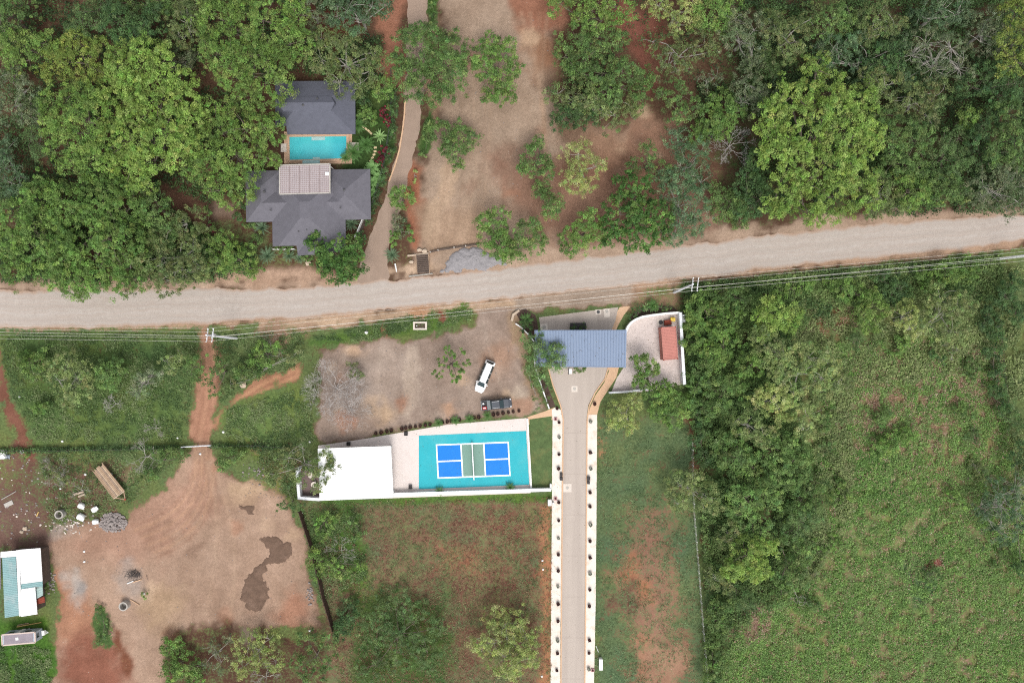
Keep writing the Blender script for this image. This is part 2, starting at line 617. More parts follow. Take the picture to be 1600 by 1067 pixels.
    mb.tube([(gx, gy, -.05), (gx + RNG.normal() * .08, gy + RNG.normal() * .08, fork.z * .5), fork], [tr * 1.35, tr * 1.05, tr * .85], 8)
    for i, (x, y, z, R, Rz) in enumerate(LB):
        e = Vector((x, y, z + .1 * Rz))
        limb(mb, fork, e, tr * .6, tr * .25, 5, .2, 4)
        sel = np.where((np.abs(C[:, 0] - x) < R) & (np.abs(C[:, 1] - y) < R))[0]
        if len(sel):
            for q in RNG.choice(sel, min(len(sel), twigs), replace=False):
                limb(mb, e, C[q], tr * .2, .018, 4, .25, 3)
    part('trunk', mb, MAT[wood], root)
    return root


def bare(lx, ly, rpx, h, label, name='bare_tree', cat='tree', mat='twig', lean=(0, 0), depth=5, r0=.12, spread=1.0, nb=5, seed=1, thick=1.0):
    rg = np.random.default_rng(seed)
    base = P(lx, ly, 0)
    top = P(lx, ly, h * .6)
    root = thing(name, label, cat, (base.x, base.y, 0))
    R = rpx / S
    mb = MB()

    def grow(p, d, L, r, k):
        q = p + d * L
        mid = p + d * L * .5 + Vector(rg.normal(size=3)) * L * .08
        mb.tube([p, mid, q], [r * thick, r * .85 * thick, r * .7 * thick], 4 if k < 3 else 3, False)
        if k <= 0: return
        for _ in range(int(rg.integers(2, 4))):
            nd_ = (d + Vector(rg.normal(size=3)) * .55 * spread)
            nd_.z = nd_.z * .6 + .12
            grow(q, nd_.normalized(), L * rg.uniform(.6, .85), max(.012, r * .62), k - 1)
        if rg.random() < .6:
            nd_ = (d + Vector(rg.normal(size=3)) * .8 * spread).normalized()
            grow(mid, nd_, L * rg.uniform(.5, .7), max(.012, r * .5), k - 2 if k > 1 else 0)
    f = Vector((base.x, base.y, h * .22))
    mb.tube([(base.x, base.y, -.05), f], [r0 * 1.3, r0], 6)
    for i in range(nb):
        t = 2 * math.pi * (i + rg.uniform(-.3, .3)) / nb
        d = Vector((math.cos(t) + lean[0], math.sin(t) + lean[1], .75 * h / max(R, .5) * .7)).normalized()
        grow(f, d, R * .36, r0 * .6, depth)
    part('branches', mb, MAT[mat], root)
    return root


def scatter(name, regions, size, leaves, zr, pals, parent=None, seed=5, flat=.5, spread=.6, fnoise=.05, thr=.0):
    """regions: list of (polygon px, count); a tangle of small leaves on the ground"""
    rg = np.random.default_rng(seed)
    X, Y = [], []
    for poly, n in regions:
        a = np.array(poly, float)
        x = rg.uniform(a[:, 0].min(), a[:, 0].max(), n * 4)
        y = rg.uniform(a[:, 1].min(), a[:, 1].max(), n * 4)
        ok = inside(poly, x, y)
        ok &= fbm(x * fnoise, y * fnoise, 4) > thr
        x, y = x[ok][:n], y[ok][:n]
        X.append(x); Y.append(y)
    x, y = np.concatenate(X), np.concatenate(Y)
    m = len(x)
    z = rg.uniform(zr[0], zr[1], m)
    C = np.stack([(x - 800) / S, (533.5 - y) / S, z], 1)
    pal = np.array(pals)
    g = fbm(x * .035 + 9, y * .035 + 4, 3)
    idx = np.clip(((g - .5) * 2.2 + .5 + rg.normal(0, .34, m)) * len(pal), 0, len(pal) - 1e-3).astype(int)
    base = pal[idx] * np.exp(rg.normal(0, .18, (m, 1)))
    k = leaves
    cen = np.repeat(C, k, 0)
    w = rg.normal(size=(m * k, 3)) * spread * size * 1.6
    w[:, 2] = np.abs(w[:, 2]) * .6
    cen = cen + w
    nrm = rg.normal(size=(m * k, 3)) * flat + np.array([0, 0, 1.0])
    L = size * np.exp(rg.normal(0, .25, m * k))
    col = np.repeat(base, k, 0) * np.exp(rg.normal(0, .14, (m * k, 1)))
    o = leaf_object(name, cen, nrm, L, L * .55, col, parent)
    if parent is None: o['kind'] = 'stuff'
    return o

# ------------------------------------------------------------------ ground
ROAD_T = [(-160, 453), (0, 453), (100, 453), (300, 450), (400, 451), (500, 446), (600, 440), (700, 431), (800, 417), (900, 404), (1000, 393), (1100, 380), (1200, 368), (1300, 357), (1400, 347), (1500, 339), (1600, 335), (1760, 322)]
ROAD_B = [(-160, 513), (0, 513), (100, 513), (200, 511), (300, 507), (400, 501), (500, 493), (600, 483), (700, 474), (800, 466), (900, 455), (1000, 444), (1100, 434), (1200, 420), (1300, 409), (1400, 399), (1500, 390), (1600, 375), (1760, 360)]
gx = np.concatenate([np.arange(-160, 1761, 3.6)])
gy = np.concatenate([np.arange(-160, 1229, 3.6)])
GX, GY = np.meshgrid(gx, gy)
gxf, gyf = GX.ravel(), GY.ravel()
soil = np.zeros((gxf.size, 3)); soil[:] = c(100, 76, 62)
grs = np.zeros((gxf.size, 3)); grs[:] = c(102, 116, 78)
cov = np.full(gxf.size, .24)
jit = (fbm(gxf * .03, gyf * .03, 4) - .5)
jit2 = (fbm(gxf * .09 + 50, gyf * .09 + 20, 3) - .5)


def paint(poly, col=None, cover=None, grass=None, f=14, amt=1.0, j=1.0):
    global soil, cov, grs
    a = np.array(poly, float)
    m = f * 3 + 30
    sel = (gxf > a[:, 0].min() - m) & (gxf < a[:, 0].max() + m) & (gyf > a[:, 1].min() - m) & (gyf < a[:, 1].max() + m)
    x, y = gxf[sel], gyf[sel]
    d = sdist(poly, x, y) + (jit[sel] * 46 + jit2[sel] * 22) * j * min(1.0, f / 10.0)
    w = np.clip(d / f * .5 + .5, 0, 1)
    w = (w * w * (3 - 2 * w) * amt)
    if col is not None: soil[sel] += (np.array(c(*col)) - soil[sel]) * w[:, None]
    if cover is not None: cov[sel] += (cover - cov[sel]) * w
    if grass is not None: grs[sel] += (np.array(c(*grass)) - grs[sel]) * w[:, None]


def blob(x, y, r, col=None, cover=None, grass=None, f=12, amt=1.0, sy=1.0):
    paint([(x + r * math.cos(t), y + r * sy * math.sin(t)) for t in np.linspace(0, 2 * math.pi, 9)[:-1]], col, cover, grass, f, amt)


# south of the road: grass over brown soil
paint([(-200, 513), (500, 495), (1100, 435), (1800, 360), (1800, 1260), (-200, 1260)], (118, 88, 68), .80, (100, 116, 76), f=6)
# north: bare clearing, red tracks, a painted tree shadow, soil under the wood
paint([(676, -200), (840, -200), (872, 40), (856, 150), (885, 205), (1000, 190), (1060, 200), (1045, 240), (1090, 300), (1130, 345), (1110, 375), (900, 402), (690, 428), (642, 420), (640, 330), (655, 250), (680, 180), (690, 100)], (173, 151, 134), .0, f=12)
paint([(790, -60), (890, -60), (893, 30), (860, 62), (815, 45)], (158, 112, 92), .0, f=16)
paint([(822, 60), (872, 55), (872, 110), (835, 118)], (158, 118, 94), f=16)
blob(860, 125, 20, (132, 108, 92), f=14, amt=.9)  # soft shadow of a tree, painted as darker soil
blob(715, 155, 20, (140, 120, 104), f=12, amt=.8)
paint([(870, 200), (1060, 190), (1050, 250), (960, 280), (880, 300)], (160, 128, 108), f=24)
paint([(760, 240), (1130, 260), (1120, 380), (880, 400), (790, 320)], (140, 104, 88), f=26, amt=.8)
paint([(636, 258), (664, 258), (656, 395), (640, 395)], (168, 112, 88), .0, f=8)
paint([(660, 320), (760, 330), (750, 385), (660, 395)], (170, 144, 124), f=16)
paint([(700, 250), (720, 262), (690, 340), (675, 385), (664, 385), (675, 320)], (190, 164, 142), f=6)
paint([(668, 20), (690, 20), (688, 190), (668, 190)], (182, 152, 128), f=6)
paint([(668, -40), (685, -40), (685, 42), (668, 42)], None, .95, (72, 98, 50), f=5)
paint([(664, 170), (680, 170), (676, 210), (668, 250), (656, 252), (656, 210)], None, .95, (72, 100, 54), f=5)
paint([(590, -40), (640, -40), (632, 110), (606, 165), (590, 150)], (164, 116, 96), .0, f=10)
paint([(490, 20), (560, 20), (560, 60), (500, 70)], (118, 70, 58), .0, f=12)
paint([(960, 0), (1040, 20), (1020, 130), (985, 110)], (132, 86, 74), .0, f=14)
paint([(980, 190), (1060, 190), (1050, 320), (960, 330)], (150, 116, 98), .0, f=14)
paint([(250, 265), (330, 265), (330, 370), (250, 350)], (106, 78, 66), .15, f=14)
paint([(330, 320), (365, 320), (365, 365), (330, 365)], (130, 110, 98), .0, f=6)
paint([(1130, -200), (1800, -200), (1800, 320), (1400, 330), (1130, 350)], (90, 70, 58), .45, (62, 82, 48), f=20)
# verges of the road
tb = [(x, y - 16) for x, y in ROAD_T] + [(x, y + 6) for x, y in reversed(ROAD_T)]
paint(tb, (186, 161, 143), .0, f=9)
bb = [(x, y - 6) for x, y in ROAD_B[5:12]] + [(x, y + 22) for x, y in reversed(ROAD_B[5:12])]
paint(bb, (196, 170, 146), .0, f=8)
bb = [(x, y - 6) for x, y in ROAD_B] + [(x, y + 7) for x, y in reversed(ROAD_B)]
paint(bb, (188, 158, 136), .05, f=6)
paint([(330, 418), (480, 410), (560, 430), (480, 446), (330, 450)], (190, 160, 140), .0, f=8)
paint([(560, 420), (660, 405), (700, 425), (600, 440)], (192, 166, 144), .0, f=8)
# house garden
paint([(545, 130), (615, 130), (622, 200), (600, 290), (575, 340), (545, 300)], (96, 74, 58), .85, (62, 84, 46), f=6)
paint([(575, 150), (608, 150), (605, 165), (592, 176), (580, 166)], None, 1.0, (76, 96, 56), f=3)
paint([(330, 340), (490, 390), (560, 390), (560, 420), (330, 420)], (104, 80, 64), .5, f=10)
# road-side strip below the road
paint([(480, 530), (560, 512), (640, 492), (725, 477), (742, 482), (735, 502), (660, 522), (560, 532), (480, 545)], None, .92, (84, 112, 58), f=7)
blob(655, 492, 14, (190, 150, 120), .0, f=7)
blob(600, 514, 14, (150, 110, 90), .2, f=7)
blob(686, 494, 8, (130, 78, 62), .1, f=6)
paint([(395, 512), (500, 500), (480, 530), (430, 545)], (170, 140, 120), .35, f=10)
# parking lot
paint([(500, 552), (560, 536), (660, 528), (735, 508), (750, 482), (806, 476), (812, 520), (826, 590), (850, 636), (640, 668), (500, 692), (486, 680), (492, 620)], (166, 147, 136), .0, f=7)
paint([(560, 560), (640, 545), (640, 600), (600, 650), (570, 640)], (176, 160, 150), f=14, amt=.6)
paint([(640, 540), (652, 540), (650, 620), (640, 660), (630, 650)], (192, 174, 160), f=6, amt=.8)
blob(600, 645, 18, (200, 172, 144), f=12, amt=.7)
blob(532, 640, 7, (206, 172, 138), f=8)
blob(702, 642, 6, (196, 160, 136), f=8)
blob(552, 548, 14, (200, 170, 146), f=8, sy=.5)
blob(780, 560, 24, (176, 142, 122), f=20, amt=.8)
blob(820, 625, 22, (196, 180, 164), f=12, amt=.8)
blob(540, 610, 46, (150, 138, 132), f=16, amt=.7)
paint([(800, 480), (818, 480), (822, 560), (846, 630), (824, 610), (812, 560)], (176, 150, 126), .25, f=6)
paint([(985, 458), (1060, 450), (1062, 486), (1000, 492), (975, 478)], (160, 130, 108), .4, f=7)
paint([(800, 462), (985, 446), (985, 470), (840, 488), (805, 490)], (172, 154, 140), .0, f=5)
# left: red track, earth yard
paint([(316, 512), (332, 522), (346, 590), (338, 640), (328, 700), (290, 700), (300, 640), (312, 590)], (182, 138, 116), .0, f=7)
paint([(345, 640), (335, 665), (372, 625), (430, 606), (468, 590), (472, 576), (462, 570), (440, 585), (398, 600)], (188, 142, 114), .12, f=6)
paint([(296, 690), (330, 690), (338, 730), (385, 752), (445, 775), (470, 830), (490, 900), (500, 975), (430, 986), (340, 982), (270, 1000), (262, 1090), (60, 1090), (85, 990), (88, 930), (70, 850), (120, 815), (200, 812), (255, 765)], (180, 152, 134), .0, f=8)
paint([(200, 790), (330, 720), (340, 800), (240, 880), (120, 880), (80, 850)], (178, 140, 122), f=26, amt=.7)
paint([(60, 880), (130, 900), (160, 960), (140, 1010), (85, 1010)], (182, 132, 106), f=16, amt=.8)
paint([(90, 1010), (140, 990), (190, 1010), (205, 1090), (80, 1090)], (146, 98, 82), f=24)
blob(118, 915, 20, (190, 180, 174), f=14, sy=1.6, amt=.9)
blob(128, 918, 11, (150, 146, 146), f=8, amt=.8)
blob(95, 822, 24, (186, 172, 164), .0, f=10, sy=.7)
blob(205, 908, 26, (170, 158, 152), f=14, amt=.7)
blob(385, 765, 26, (202, 174, 146), f=16, sy=.5, amt=.7)
blob(255, 955, 34, (188, 160, 132), f=20, amt=.7)
blob(455, 960, 30, (176, 128, 106), f=18, amt=.8)
paint([(262, 990), (300, 975), (400, 985), (500, 985), (520, 1090), (262, 1090)], (100, 74, 62), .35, f=10)
paint([(148, 945), (168, 945), (176, 1008), (150, 1010)], None, .85, (74, 98, 56), f=6)
paint([(176, 980), (186, 985), (208, 1040), (200, 1050), (180, 1010)], (128, 84, 66), .1, f=5)
paint([(-100, 965), (78, 965), (90, 1020), (82, 1200), (-100, 1200)], None, .97, (76, 112, 48), f=8)
paint([(-100, 690), (40, 700), (110, 715), (200, 735), (180, 800), (60, 830), (-100, 860)], (126, 94, 84), .46, f=14)
paint([(-60, 530), (5, 540), (12, 610), (46, 685), (58, 725), (40, 715), (22, 670), (4, 630), (-60, 620)], (134, 92, 78), .08, f=5)
paint([(-60, 740), (60, 780), (70, 860), (-60, 870)], (124, 98, 90), .25, f=14)
paint([(20, 600), (290, 600), (285, 690), (60, 690)], None, .95, (94, 116, 68), f=16)
paint([(0, 515), (310, 515), (300, 560), (200, 640), (60, 650), (0, 560)], None, .85, (80, 102, 60), f=20)
paint([(350, 640), (480, 600), (495, 690), (350, 700)], (150, 118, 88), .9, (102, 122, 72), f=10)
paint([(395, 690), (470, 700), (470, 790), (420, 760)], (160, 130, 106), .55, (92, 112, 56), f=10)
rt = np.random.default_rng(90)
def track(pts, w, col, amt=.7):
    q = [np.array(p, float) for p in pts]
    L_, R_ = [], []
    for i, p in enumerate(q):
        d = q[min(i + 1, len(q) - 1)] - q[max(i - 1, 0)]
        n = np.array([-d[1], d[0]]) / (np.hypot(*d) + 1e-9) * w
        L_.append(tuple(p + n)); R_.append(tuple(p - n))
    paint(L_ + R_[::-1], col, None, None, f=3, amt=amt, j=.25)
def curve(a, b, m, n=9):
    a, b, m = map(lambda v: np.array(v, float), (a, b, m))
    return [tuple((1 - t) ** 2 * a + 2 * t * (1 - t) * m + t * t * b) for t in np.linspace(0, 1, n)]
for k in range(9):
    o_ = k * 5 - 10
    track(curve((300 + k * 4, 690), (215 + o_, 822 + k * 6), (330 + o_, 800 + o_)), 1.8, (204, 160, 128) if k % 2 else (158, 116, 96), .4)
for k in range(5):
    track(curve((322 + k * 3, 720), (300 + 20 * k, 960), (340 + 14 * k, 840)), 1.8, (198, 170, 148) if k % 2 else (164, 138, 122), .4)
for k in range(4):
    track(curve((312 + k * 6, 530), (300 + k * 8, 700), (330 + k * 5, 600)), 1.6, (196, 152, 126) if k % 2 else (158, 116, 96), .55)
for k in range(5):
    track(curve((455 + k * 2, 575 + k * 5), (340, 660 + k * 4), (360 + k * 4, 610 + k * 4)), 1.6, (204, 156, 124) if k % 2 else (160, 114, 94), .6)
for k in range(8):
    track(curve((700 + k * 9, 60), (672 + k * 10, 390), (720 + k * 8, 230)), 2.2, (190, 162, 140) if k % 3 else (164, 136, 116), .28)
for k in range(5):
    track(curve((800 + k * 14, 20), (840 + k * 8, 330), (880 - k * 12, 180)), 2.4, (190, 162, 140) if k % 3 else (158, 128, 108), .3)
for k in range(10):
    track(curve((780 - k * 26, 500 + k * 4), (830 - k * 34, 640 + k * 3), (800 - k * 30, 570)), 2.4, (186, 170, 158) if k % 2 else (150, 134, 124), .3)
for k in range(60):
    x, y = ((rt.uniform(90, 480), rt.uniform(720, 1000)), (rt.uniform(680, 1050), rt.uniform(40, 380)), (rt.uniform(500, 830), rt.uniform(545, 660)))[k % 3]
    blob(x, y, rt.uniform(3, 13), ((206, 178, 152), (150, 122, 106), (188, 170, 158), (176, 128, 104))[k % 4], None, None, f=7, amt=rt.uniform(.3, .7), sy=rt.uniform(.4, 1.2))
# field between the court and the drive
paint([(470, 786), (862, 774), (862, 1200), (525, 1200), (500, 900)], (140, 106, 90), .52, (108, 116, 84), f=5)
paint([(500, 775), (862, 770), (862, 784), (500, 792)], None, .95, (88, 116, 58), f=5)
paint([(690, 850), (760, 860), (745, 895), (690, 890)], (164, 116, 92), .46, f=24)
paint([(640, 900), (720, 900), (760, 960), (740, 1060), (700, 1060)], (126, 92, 78), .42, f=20)
paint([(740, 790), (860, 790), (860, 940), (790, 930)], (134, 94, 80), .48, f=26)
paint([(845, 790), (862, 790), (862, 1100), (848, 1100)], (186, 132, 100), .35, f=6)
paint([(560, 930), (690, 930), (720, 1090), (540, 1090)], None, .8, (76, 98, 54), f=22)
paint([(480, 790), (560, 800), (580, 900), (540, 930), (500, 900)], None, .85, (78, 108, 52), f=14)
# lawn east of the drive
paint([(932, 650), (1085, 650), (1108, 1200), (928, 1200)], (160, 120, 98), .84, (98, 116, 84), f=5)
paint([(990, 800), (1046, 790), (1060, 900), (1072, 1000), (1075, 1200), (985, 1200), (990, 1000), (960, 900)], (162, 124, 106), .34, f=46, j=.5)
paint([(968, 868), (985, 872), (990, 920), (975, 915)], (178, 128, 100), .25, f=18)
paint([(1000, 900), (1012, 905), (1018, 935), (1006, 930)], (184, 130, 100), .22, f=14)
paint([(1000, 995), (1014, 1000), (1010, 1090), (995, 1090)], (184, 134, 106), .22, f=14)
paint([(1000, 1012), (1070, 1008), (1072, 1200), (1000, 1200)], (176, 138, 116), .22, f=18)
paint([(956, 930), (990, 915), (985, 960), (950, 965)], (120, 88, 76), .4, f=10)
paint([(932, 660), (950, 660), (948, 720), (932, 720)], (190, 140, 104), .5, f=8)
# thicket and rough field on the right
paint([(1068, 440), (1225, 440), (1250, 800), (1200, 940), (1150, 1000), (1120, 1100), (1100, 900), (1080, 660)], (90, 66, 54), .62, (62, 84, 48), f=16)
paint([(1076, 650), (1090, 650), (1105, 720), (1085, 740)], (140, 98, 80), .1, f=6)
paint([(1225, 560), (1560, 520), (1575, 700), (1600, 870), (1600, 1200), (1110, 1200), (1150, 1000), (1215, 930), (1260, 760)], (150, 120, 100), .66, (112, 130, 82), f=16)
paint([(1300, 590), (1420, 600), (1400, 680), (1320, 680)], (146, 104, 92), .55, f=24)
paint([(1480, 560), (1560, 560), (1560, 650), (1480, 640)], (160, 122, 100), .52, f=18)
paint([(1300, 640), (1390, 660), (1380, 710), (1290, 720)], (120, 86, 80), .4, f=18)
paint([(1300, 560), (1560, 540), (1568, 700), (1440, 760), (1300, 740)], (152, 122, 102), .60, (126, 122, 90), f=34)
paint([(1250, 700), (1400, 690), (1420, 790), (1290, 800)], None, .85, (78, 106, 58), f=24)
for k in range(16):
    x, y = rt.uniform(1170, 1590), rt.uniform(580, 1060)
    blob(x, y, rt.uniform(6, 20), ((164, 130, 116), (146, 108, 92), (172, 140, 126))[k % 3], rt.uniform(.35, .55), None, f=14, amt=.7, sy=rt.uniform(.5, 1.8))
for k in range(8):
    track([(1350 + k * 26, 770 + 20 * (k % 3)), (1352 + k * 26, 900), (1346 + k * 27, 1080)], 3, (166, 132, 116), .5)
paint([(1400, 860), (1480, 870), (1475, 935), (1430, 945)], (120, 100, 80), .95, (92, 112, 80), f=10)
blob(1467, 885, 11, (140, 84, 76), .05, f=8, sy=.5)
paint([(1250, 470), (1330, 470), (1330, 520), (1250, 520)], (146, 100, 78), .45, f=14)
paint([(1535, 520), (1562, 500), (1572, 640), (1560, 660)], None, .8, (52, 80, 44), f=5)
blob(1110, 855, 14, (142, 92, 78), .1, f=9)
paint([(1150, 950), (1200, 950), (1190, 1000), (1140, 990)], (158, 126, 116), .3, f=12)

nxg, nyg = len(gx), len(gy)
W3 = np.stack([(gxf - 800) / S, (533.5 - gyf) / S, np.zeros_like(gxf)], 1)
ii = np.arange(nxg * nyg).reshape(nyg, nxg)
quad = np.stack([ii[1:, :-1], ii[1:, 1:], ii[:-1, 1:], ii[:-1, :-1]], -1).reshape(-1, 4)
# outer ring out to the horizon
E = 900.0
x0, x1, y1, y0 = W3[0, 0], W3[-1, 0], W3[0, 1], W3[-1, 1]
nb = len(W3)
ring = np.array([(-E, -E, 0), (E, -E, 0), (E, E, 0), (-E, E, 0)], float)
W4 = np.concatenate([W3, ring])
cor = [ii[-1, 0], ii[-1, -1], ii[0, -1], ii[0, 0]]
bottom, right = list(ii[-1, :]), list(ii[::-1, -1])
topr, left = list(ii[0, ::-1]), list(ii[:, 0])
me = bpy.data.meshes.new('ground')
rf = []
for edge, a, b in ((bottom, nb, nb + 1), (right, nb + 1, nb + 2), (topr, nb + 2, nb + 3), (left, nb + 3, nb)):
    rf.append([a, b] + [int(q) for q in reversed(edge)])
me.from_pydata(W4.tolist(), [], quad.tolist() + rf)
at = me.attributes.new('soil_colour', 'FLOAT_COLOR', 'POINT')
at2 = me.attributes.new('grass_colour', 'FLOAT_COLOR', 'POINT')
at3 = me.attributes.new('grass_cover', 'FLOAT', 'POINT')
ext = lambda a, v: np.concatenate([a, np.tile(v, (4, 1))]) if a.ndim == 2 else np.concatenate([a, np.full(4, v)])
big = (1 + (fbm(gxf * .012 + 7, gyf * .012 + 3, 3) - .5) * .3)[:, None]
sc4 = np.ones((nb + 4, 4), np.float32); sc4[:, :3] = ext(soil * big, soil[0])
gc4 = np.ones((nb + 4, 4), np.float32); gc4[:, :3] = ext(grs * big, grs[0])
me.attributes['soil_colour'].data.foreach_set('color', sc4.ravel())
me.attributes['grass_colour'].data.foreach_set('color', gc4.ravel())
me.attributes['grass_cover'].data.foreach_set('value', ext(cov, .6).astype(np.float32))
gm, nt, gp, pos = newmat('earth_and_grass')
a1 = nd(nt, 'ShaderNodeAttribute', attribute_name='soil_colour').outputs['Color']
a2 = nd(nt, 'ShaderNodeAttribute', attribute_name='grass_colour').outputs['Color']
a3 = nd(nt, 'ShaderNodeAttribute', attribute_name='grass_cover').outputs['Fac']
n_a, n_b, n_c, n_d = noise(nt, pos, .45, 6, .65), noise(nt, pos, 2.2, 5, .65), noise(nt, pos, 7.0, 3), noise(nt, pos, .12, 5, .6)
v = math2(nt, 'ADD', math2(nt, 'MULTIPLY', n_b, .5), math2(nt, 'MULTIPLY', n_a, .5))
s1 = mixc(nt, ramp(nt, v, .32, .68), (.72, .70, .66), (1.20, 1.18, 1.14))
s2 = mixc(nt, ramp(nt, n_c, .3, .7), (.90, .90, .90), (1.09, 1.09, 1.09))
s3 = mixc(nt, ramp(nt, n_d, .35, .68), (.86, .84, .82), (1.10, 1.12, 1.13))
so = mixc(nt, 1.0, mixc(nt, 1.0, mixc(nt, 1.0, a1, s1, 'MULTIPLY'), s2, 'MULTIPLY'), s3, 'MULTIPLY')
pebble = nd(nt, 'ShaderNodeTexVoronoi')
pebble.inputs['Scale'].default_value = 1.6
nt.links.new(pos, pebble.inputs['Vector'])
so = mixc(nt, math2(nt, 'MULTIPLY', ramp(nt, pebble.outputs['Distance'], .06, .12, 1, 0), ramp(nt, n_a, .5, .62)), so, (.42, .36, .31))
g1 = mixc(nt, ramp(nt, n_b, .3, .7), (.62, .66, .60), (1.42, 1.36, 1.30))
g2 = mixc(nt, ramp(nt, n_d, .35, .65), (.86, .95, 1.0), (1.18, 1.06, .9))
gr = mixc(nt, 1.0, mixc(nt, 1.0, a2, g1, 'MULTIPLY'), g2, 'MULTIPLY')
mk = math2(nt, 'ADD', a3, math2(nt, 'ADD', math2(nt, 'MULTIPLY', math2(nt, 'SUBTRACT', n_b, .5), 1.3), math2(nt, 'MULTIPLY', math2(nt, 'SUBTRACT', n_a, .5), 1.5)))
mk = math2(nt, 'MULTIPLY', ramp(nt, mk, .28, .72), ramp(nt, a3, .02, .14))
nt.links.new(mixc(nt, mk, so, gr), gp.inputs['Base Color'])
gp.inputs['Roughness'].default_value = .95
gp.inputs['Specular IOR Level'].default_value = .1
bp = nd(nt, 'ShaderNodeBump')
bp.inputs['Strength'].default_value = .55
bp.inputs['Distance'].default_value = .12
nt.links.new(math2(nt, 'ADD', n_b, math2(nt, 'MULTIPLY', n_c, .5)), bp.inputs['Height'])
nt.links.new(bp.outputs[0], gp.inputs['Normal'])
me.update()
go = link('ground', me, gm)
go['kind'] = 'structure'

# ------------------------------------------------------------------ the dirt road
def streakmat(name, col, var, col2, ang, sx=.03, sy=.9, amt=.6, rough=.92):
    m, nt, p, pos = newmat(name)
    mp = nd(nt, 'ShaderNodeMapping')
    mp.inputs['Rotation'].default_value = (0, 0, ang)
    mp.inputs['Scale'].default_value = (sx, sy, 1)
    nt.links.new(pos, mp.inputs['Vector'])
    st = noise(nt, mp.outputs[0], 1.0, 6, .62)
    n1, n2 = noise(nt, pos, .5, 5), noise(nt, pos, 5, 3)
    f = ramp(nt, math2(nt, 'ADD', math2(nt, 'MULTIPLY', n1, .5), math2(nt, 'MULTIPLY', n2, .5)), .35, .65)
    k = mixc(nt, f, tuple(x * (1 - var) for x in col), tuple(x * (1 + var) for x in col))
    k = mixc(nt, math2(nt, 'MULTIPLY', ramp(nt, st, .42, .62), amt), k, col2)
    nt.links.new(k, p.inputs['Base Color'])
    p.inputs['Roughness'].default_value = rough
    p.inputs['Specular IOR Level'].default_value = .15
    b = nd(nt, 'ShaderNodeBump')
    b.inputs['Strength'].default_value = .3
    b.inputs['Distance'].default_value = .04
    nt.links.new(n2, b.inputs['Height'])
    nt.links.new(b.outputs[0], p.inputs['Normal'])
    return m


m, nt, p, pos = newmat('packed_gravel')
uv = nd(nt, 'ShaderNodeUVMap').outputs[0]
sx = nd(nt, 'ShaderNodeSeparateXYZ'); nt.links.new(uv, sx.inputs[0])
U, V = sx.outputs[0], sx.outputs[1]
mp = nd(nt, 'ShaderNodeMapping'); mp.inputs['Scale'].default_value = (26, 9, 1); nt.links.new(uv, mp.inputs['Vector'])
st = noise(nt, mp.outputs[0], 1.0, 6, .65)
mp2 = nd(nt, 'ShaderNodeMapping'); mp2.inputs['Scale'].default_value = (4, 22, 1); nt.links.new(uv, mp2.inputs['Vector'])
st2 = noise(nt, mp2.outputs[0], 1.0, 5, .6)
nf, nm_, nl = noise(nt, pos, 6, 3), noise(nt, pos, 1.1, 5, .65), noise(nt, pos, .16, 4)
k = mixc(nt, ramp(nt, nm_, .32, .68), c(187, 176, 167), c(200, 190, 181))
k = mixc(nt, ramp(nt, st2, .42, .62, 0, .6), k, c(192, 175, 163))            # warm streaks left by wheels
k = mixc(nt, ramp(nt, st, .54, .70, 0, .22), k, c(204, 194, 186))
wob = math2(nt, 'ADD', V, math2(nt, 'MULTIPLY', math2(nt, 'SUBTRACT', nl, .5), .16))
for cen_, wid, cc_, am in ((.30, .07, c(206, 195, 186), .45), (.44, .05, c(178, 164, 154), .45), (.62, .07, c(206, 197, 190), .5), (.80, .05, c(180, 168, 160), .5)):
    dd = math2(nt, 'ABSOLUTE', math2(nt, 'SUBTRACT', wob, cen_), 0)
    k = mixc(nt, math2(nt, 'MULTIPLY', ramp(nt, dd, 0, wid, am, 0), ramp(nt, nm_, .3, .6)), k, cc_)
ed = math2(nt, 'ADD', math2(nt, 'ABSOLUTE', math2(nt, 'SUBTRACT', V, .5), 0), math2(nt, 'MULTIPLY', math2(nt, 'SUBTRACT', math2(nt, 'ADD', math2(nt, 'MULTIPLY', nm_, .6), math2(nt, 'MULTIPLY', nl, .4)), .5), .22))
k = mixc(nt, ramp(nt, ed, .40, .50), k, c(186, 158, 138))
pb = nd(nt, 'ShaderNodeTexVoronoi'); pb.inputs['Scale'].default_value = 2.6; nt.links.new(pos, pb.inputs['Vector'])
k = mixc(nt, math2(nt, 'MULTIPLY', ramp(nt, pb.outputs['Distance'], .08, .16, .5, 0), ramp(nt, nm_, .5, .6)), k, c(150, 136, 126))
k = mixc(nt, 1.0, k, mixc(nt, ramp(nt, nf, .3, .7), (.94, .94, .94), (1.06, 1.06, 1.06)), 'MULTIPLY')
nt.links.new(k, p.inputs['Base Color'])
p.inputs['Roughness'].default_value = .95; p.inputs['Specular IOR Level'].default_value = .1
bb_ = nd(nt, 'ShaderNodeBump'); bb_.inputs['Strength'].default_value = .28; bb_.inputs['Distance'].default_value = .06
nt.links.new(math2(nt, 'ADD', nf, nm_), bb_.inputs['Height']); nt.links.new(bb_.outputs[0], p.inputs['Normal'])
ROADM = m
rx = np.arange(-160, 1761, 5.0)
ty = np.interp(rx, *zip(*ROAD_T)) + (fbm(rx * .05, rx * 0 + 3, 4) - .5) * 9 + (fbm(rx * .3, rx * 0 + 8, 2) - .5) * 3
by = np.interp(rx, *zip(*ROAD_B)) + (fbm(rx * .05, rx * 0 + 13, 4) - .5) * 7 + (fbm(rx * .3, rx * 0 + 18, 2) - .5) * 3
me = bpy.data.meshes.new('dirt_road')
nv = 9
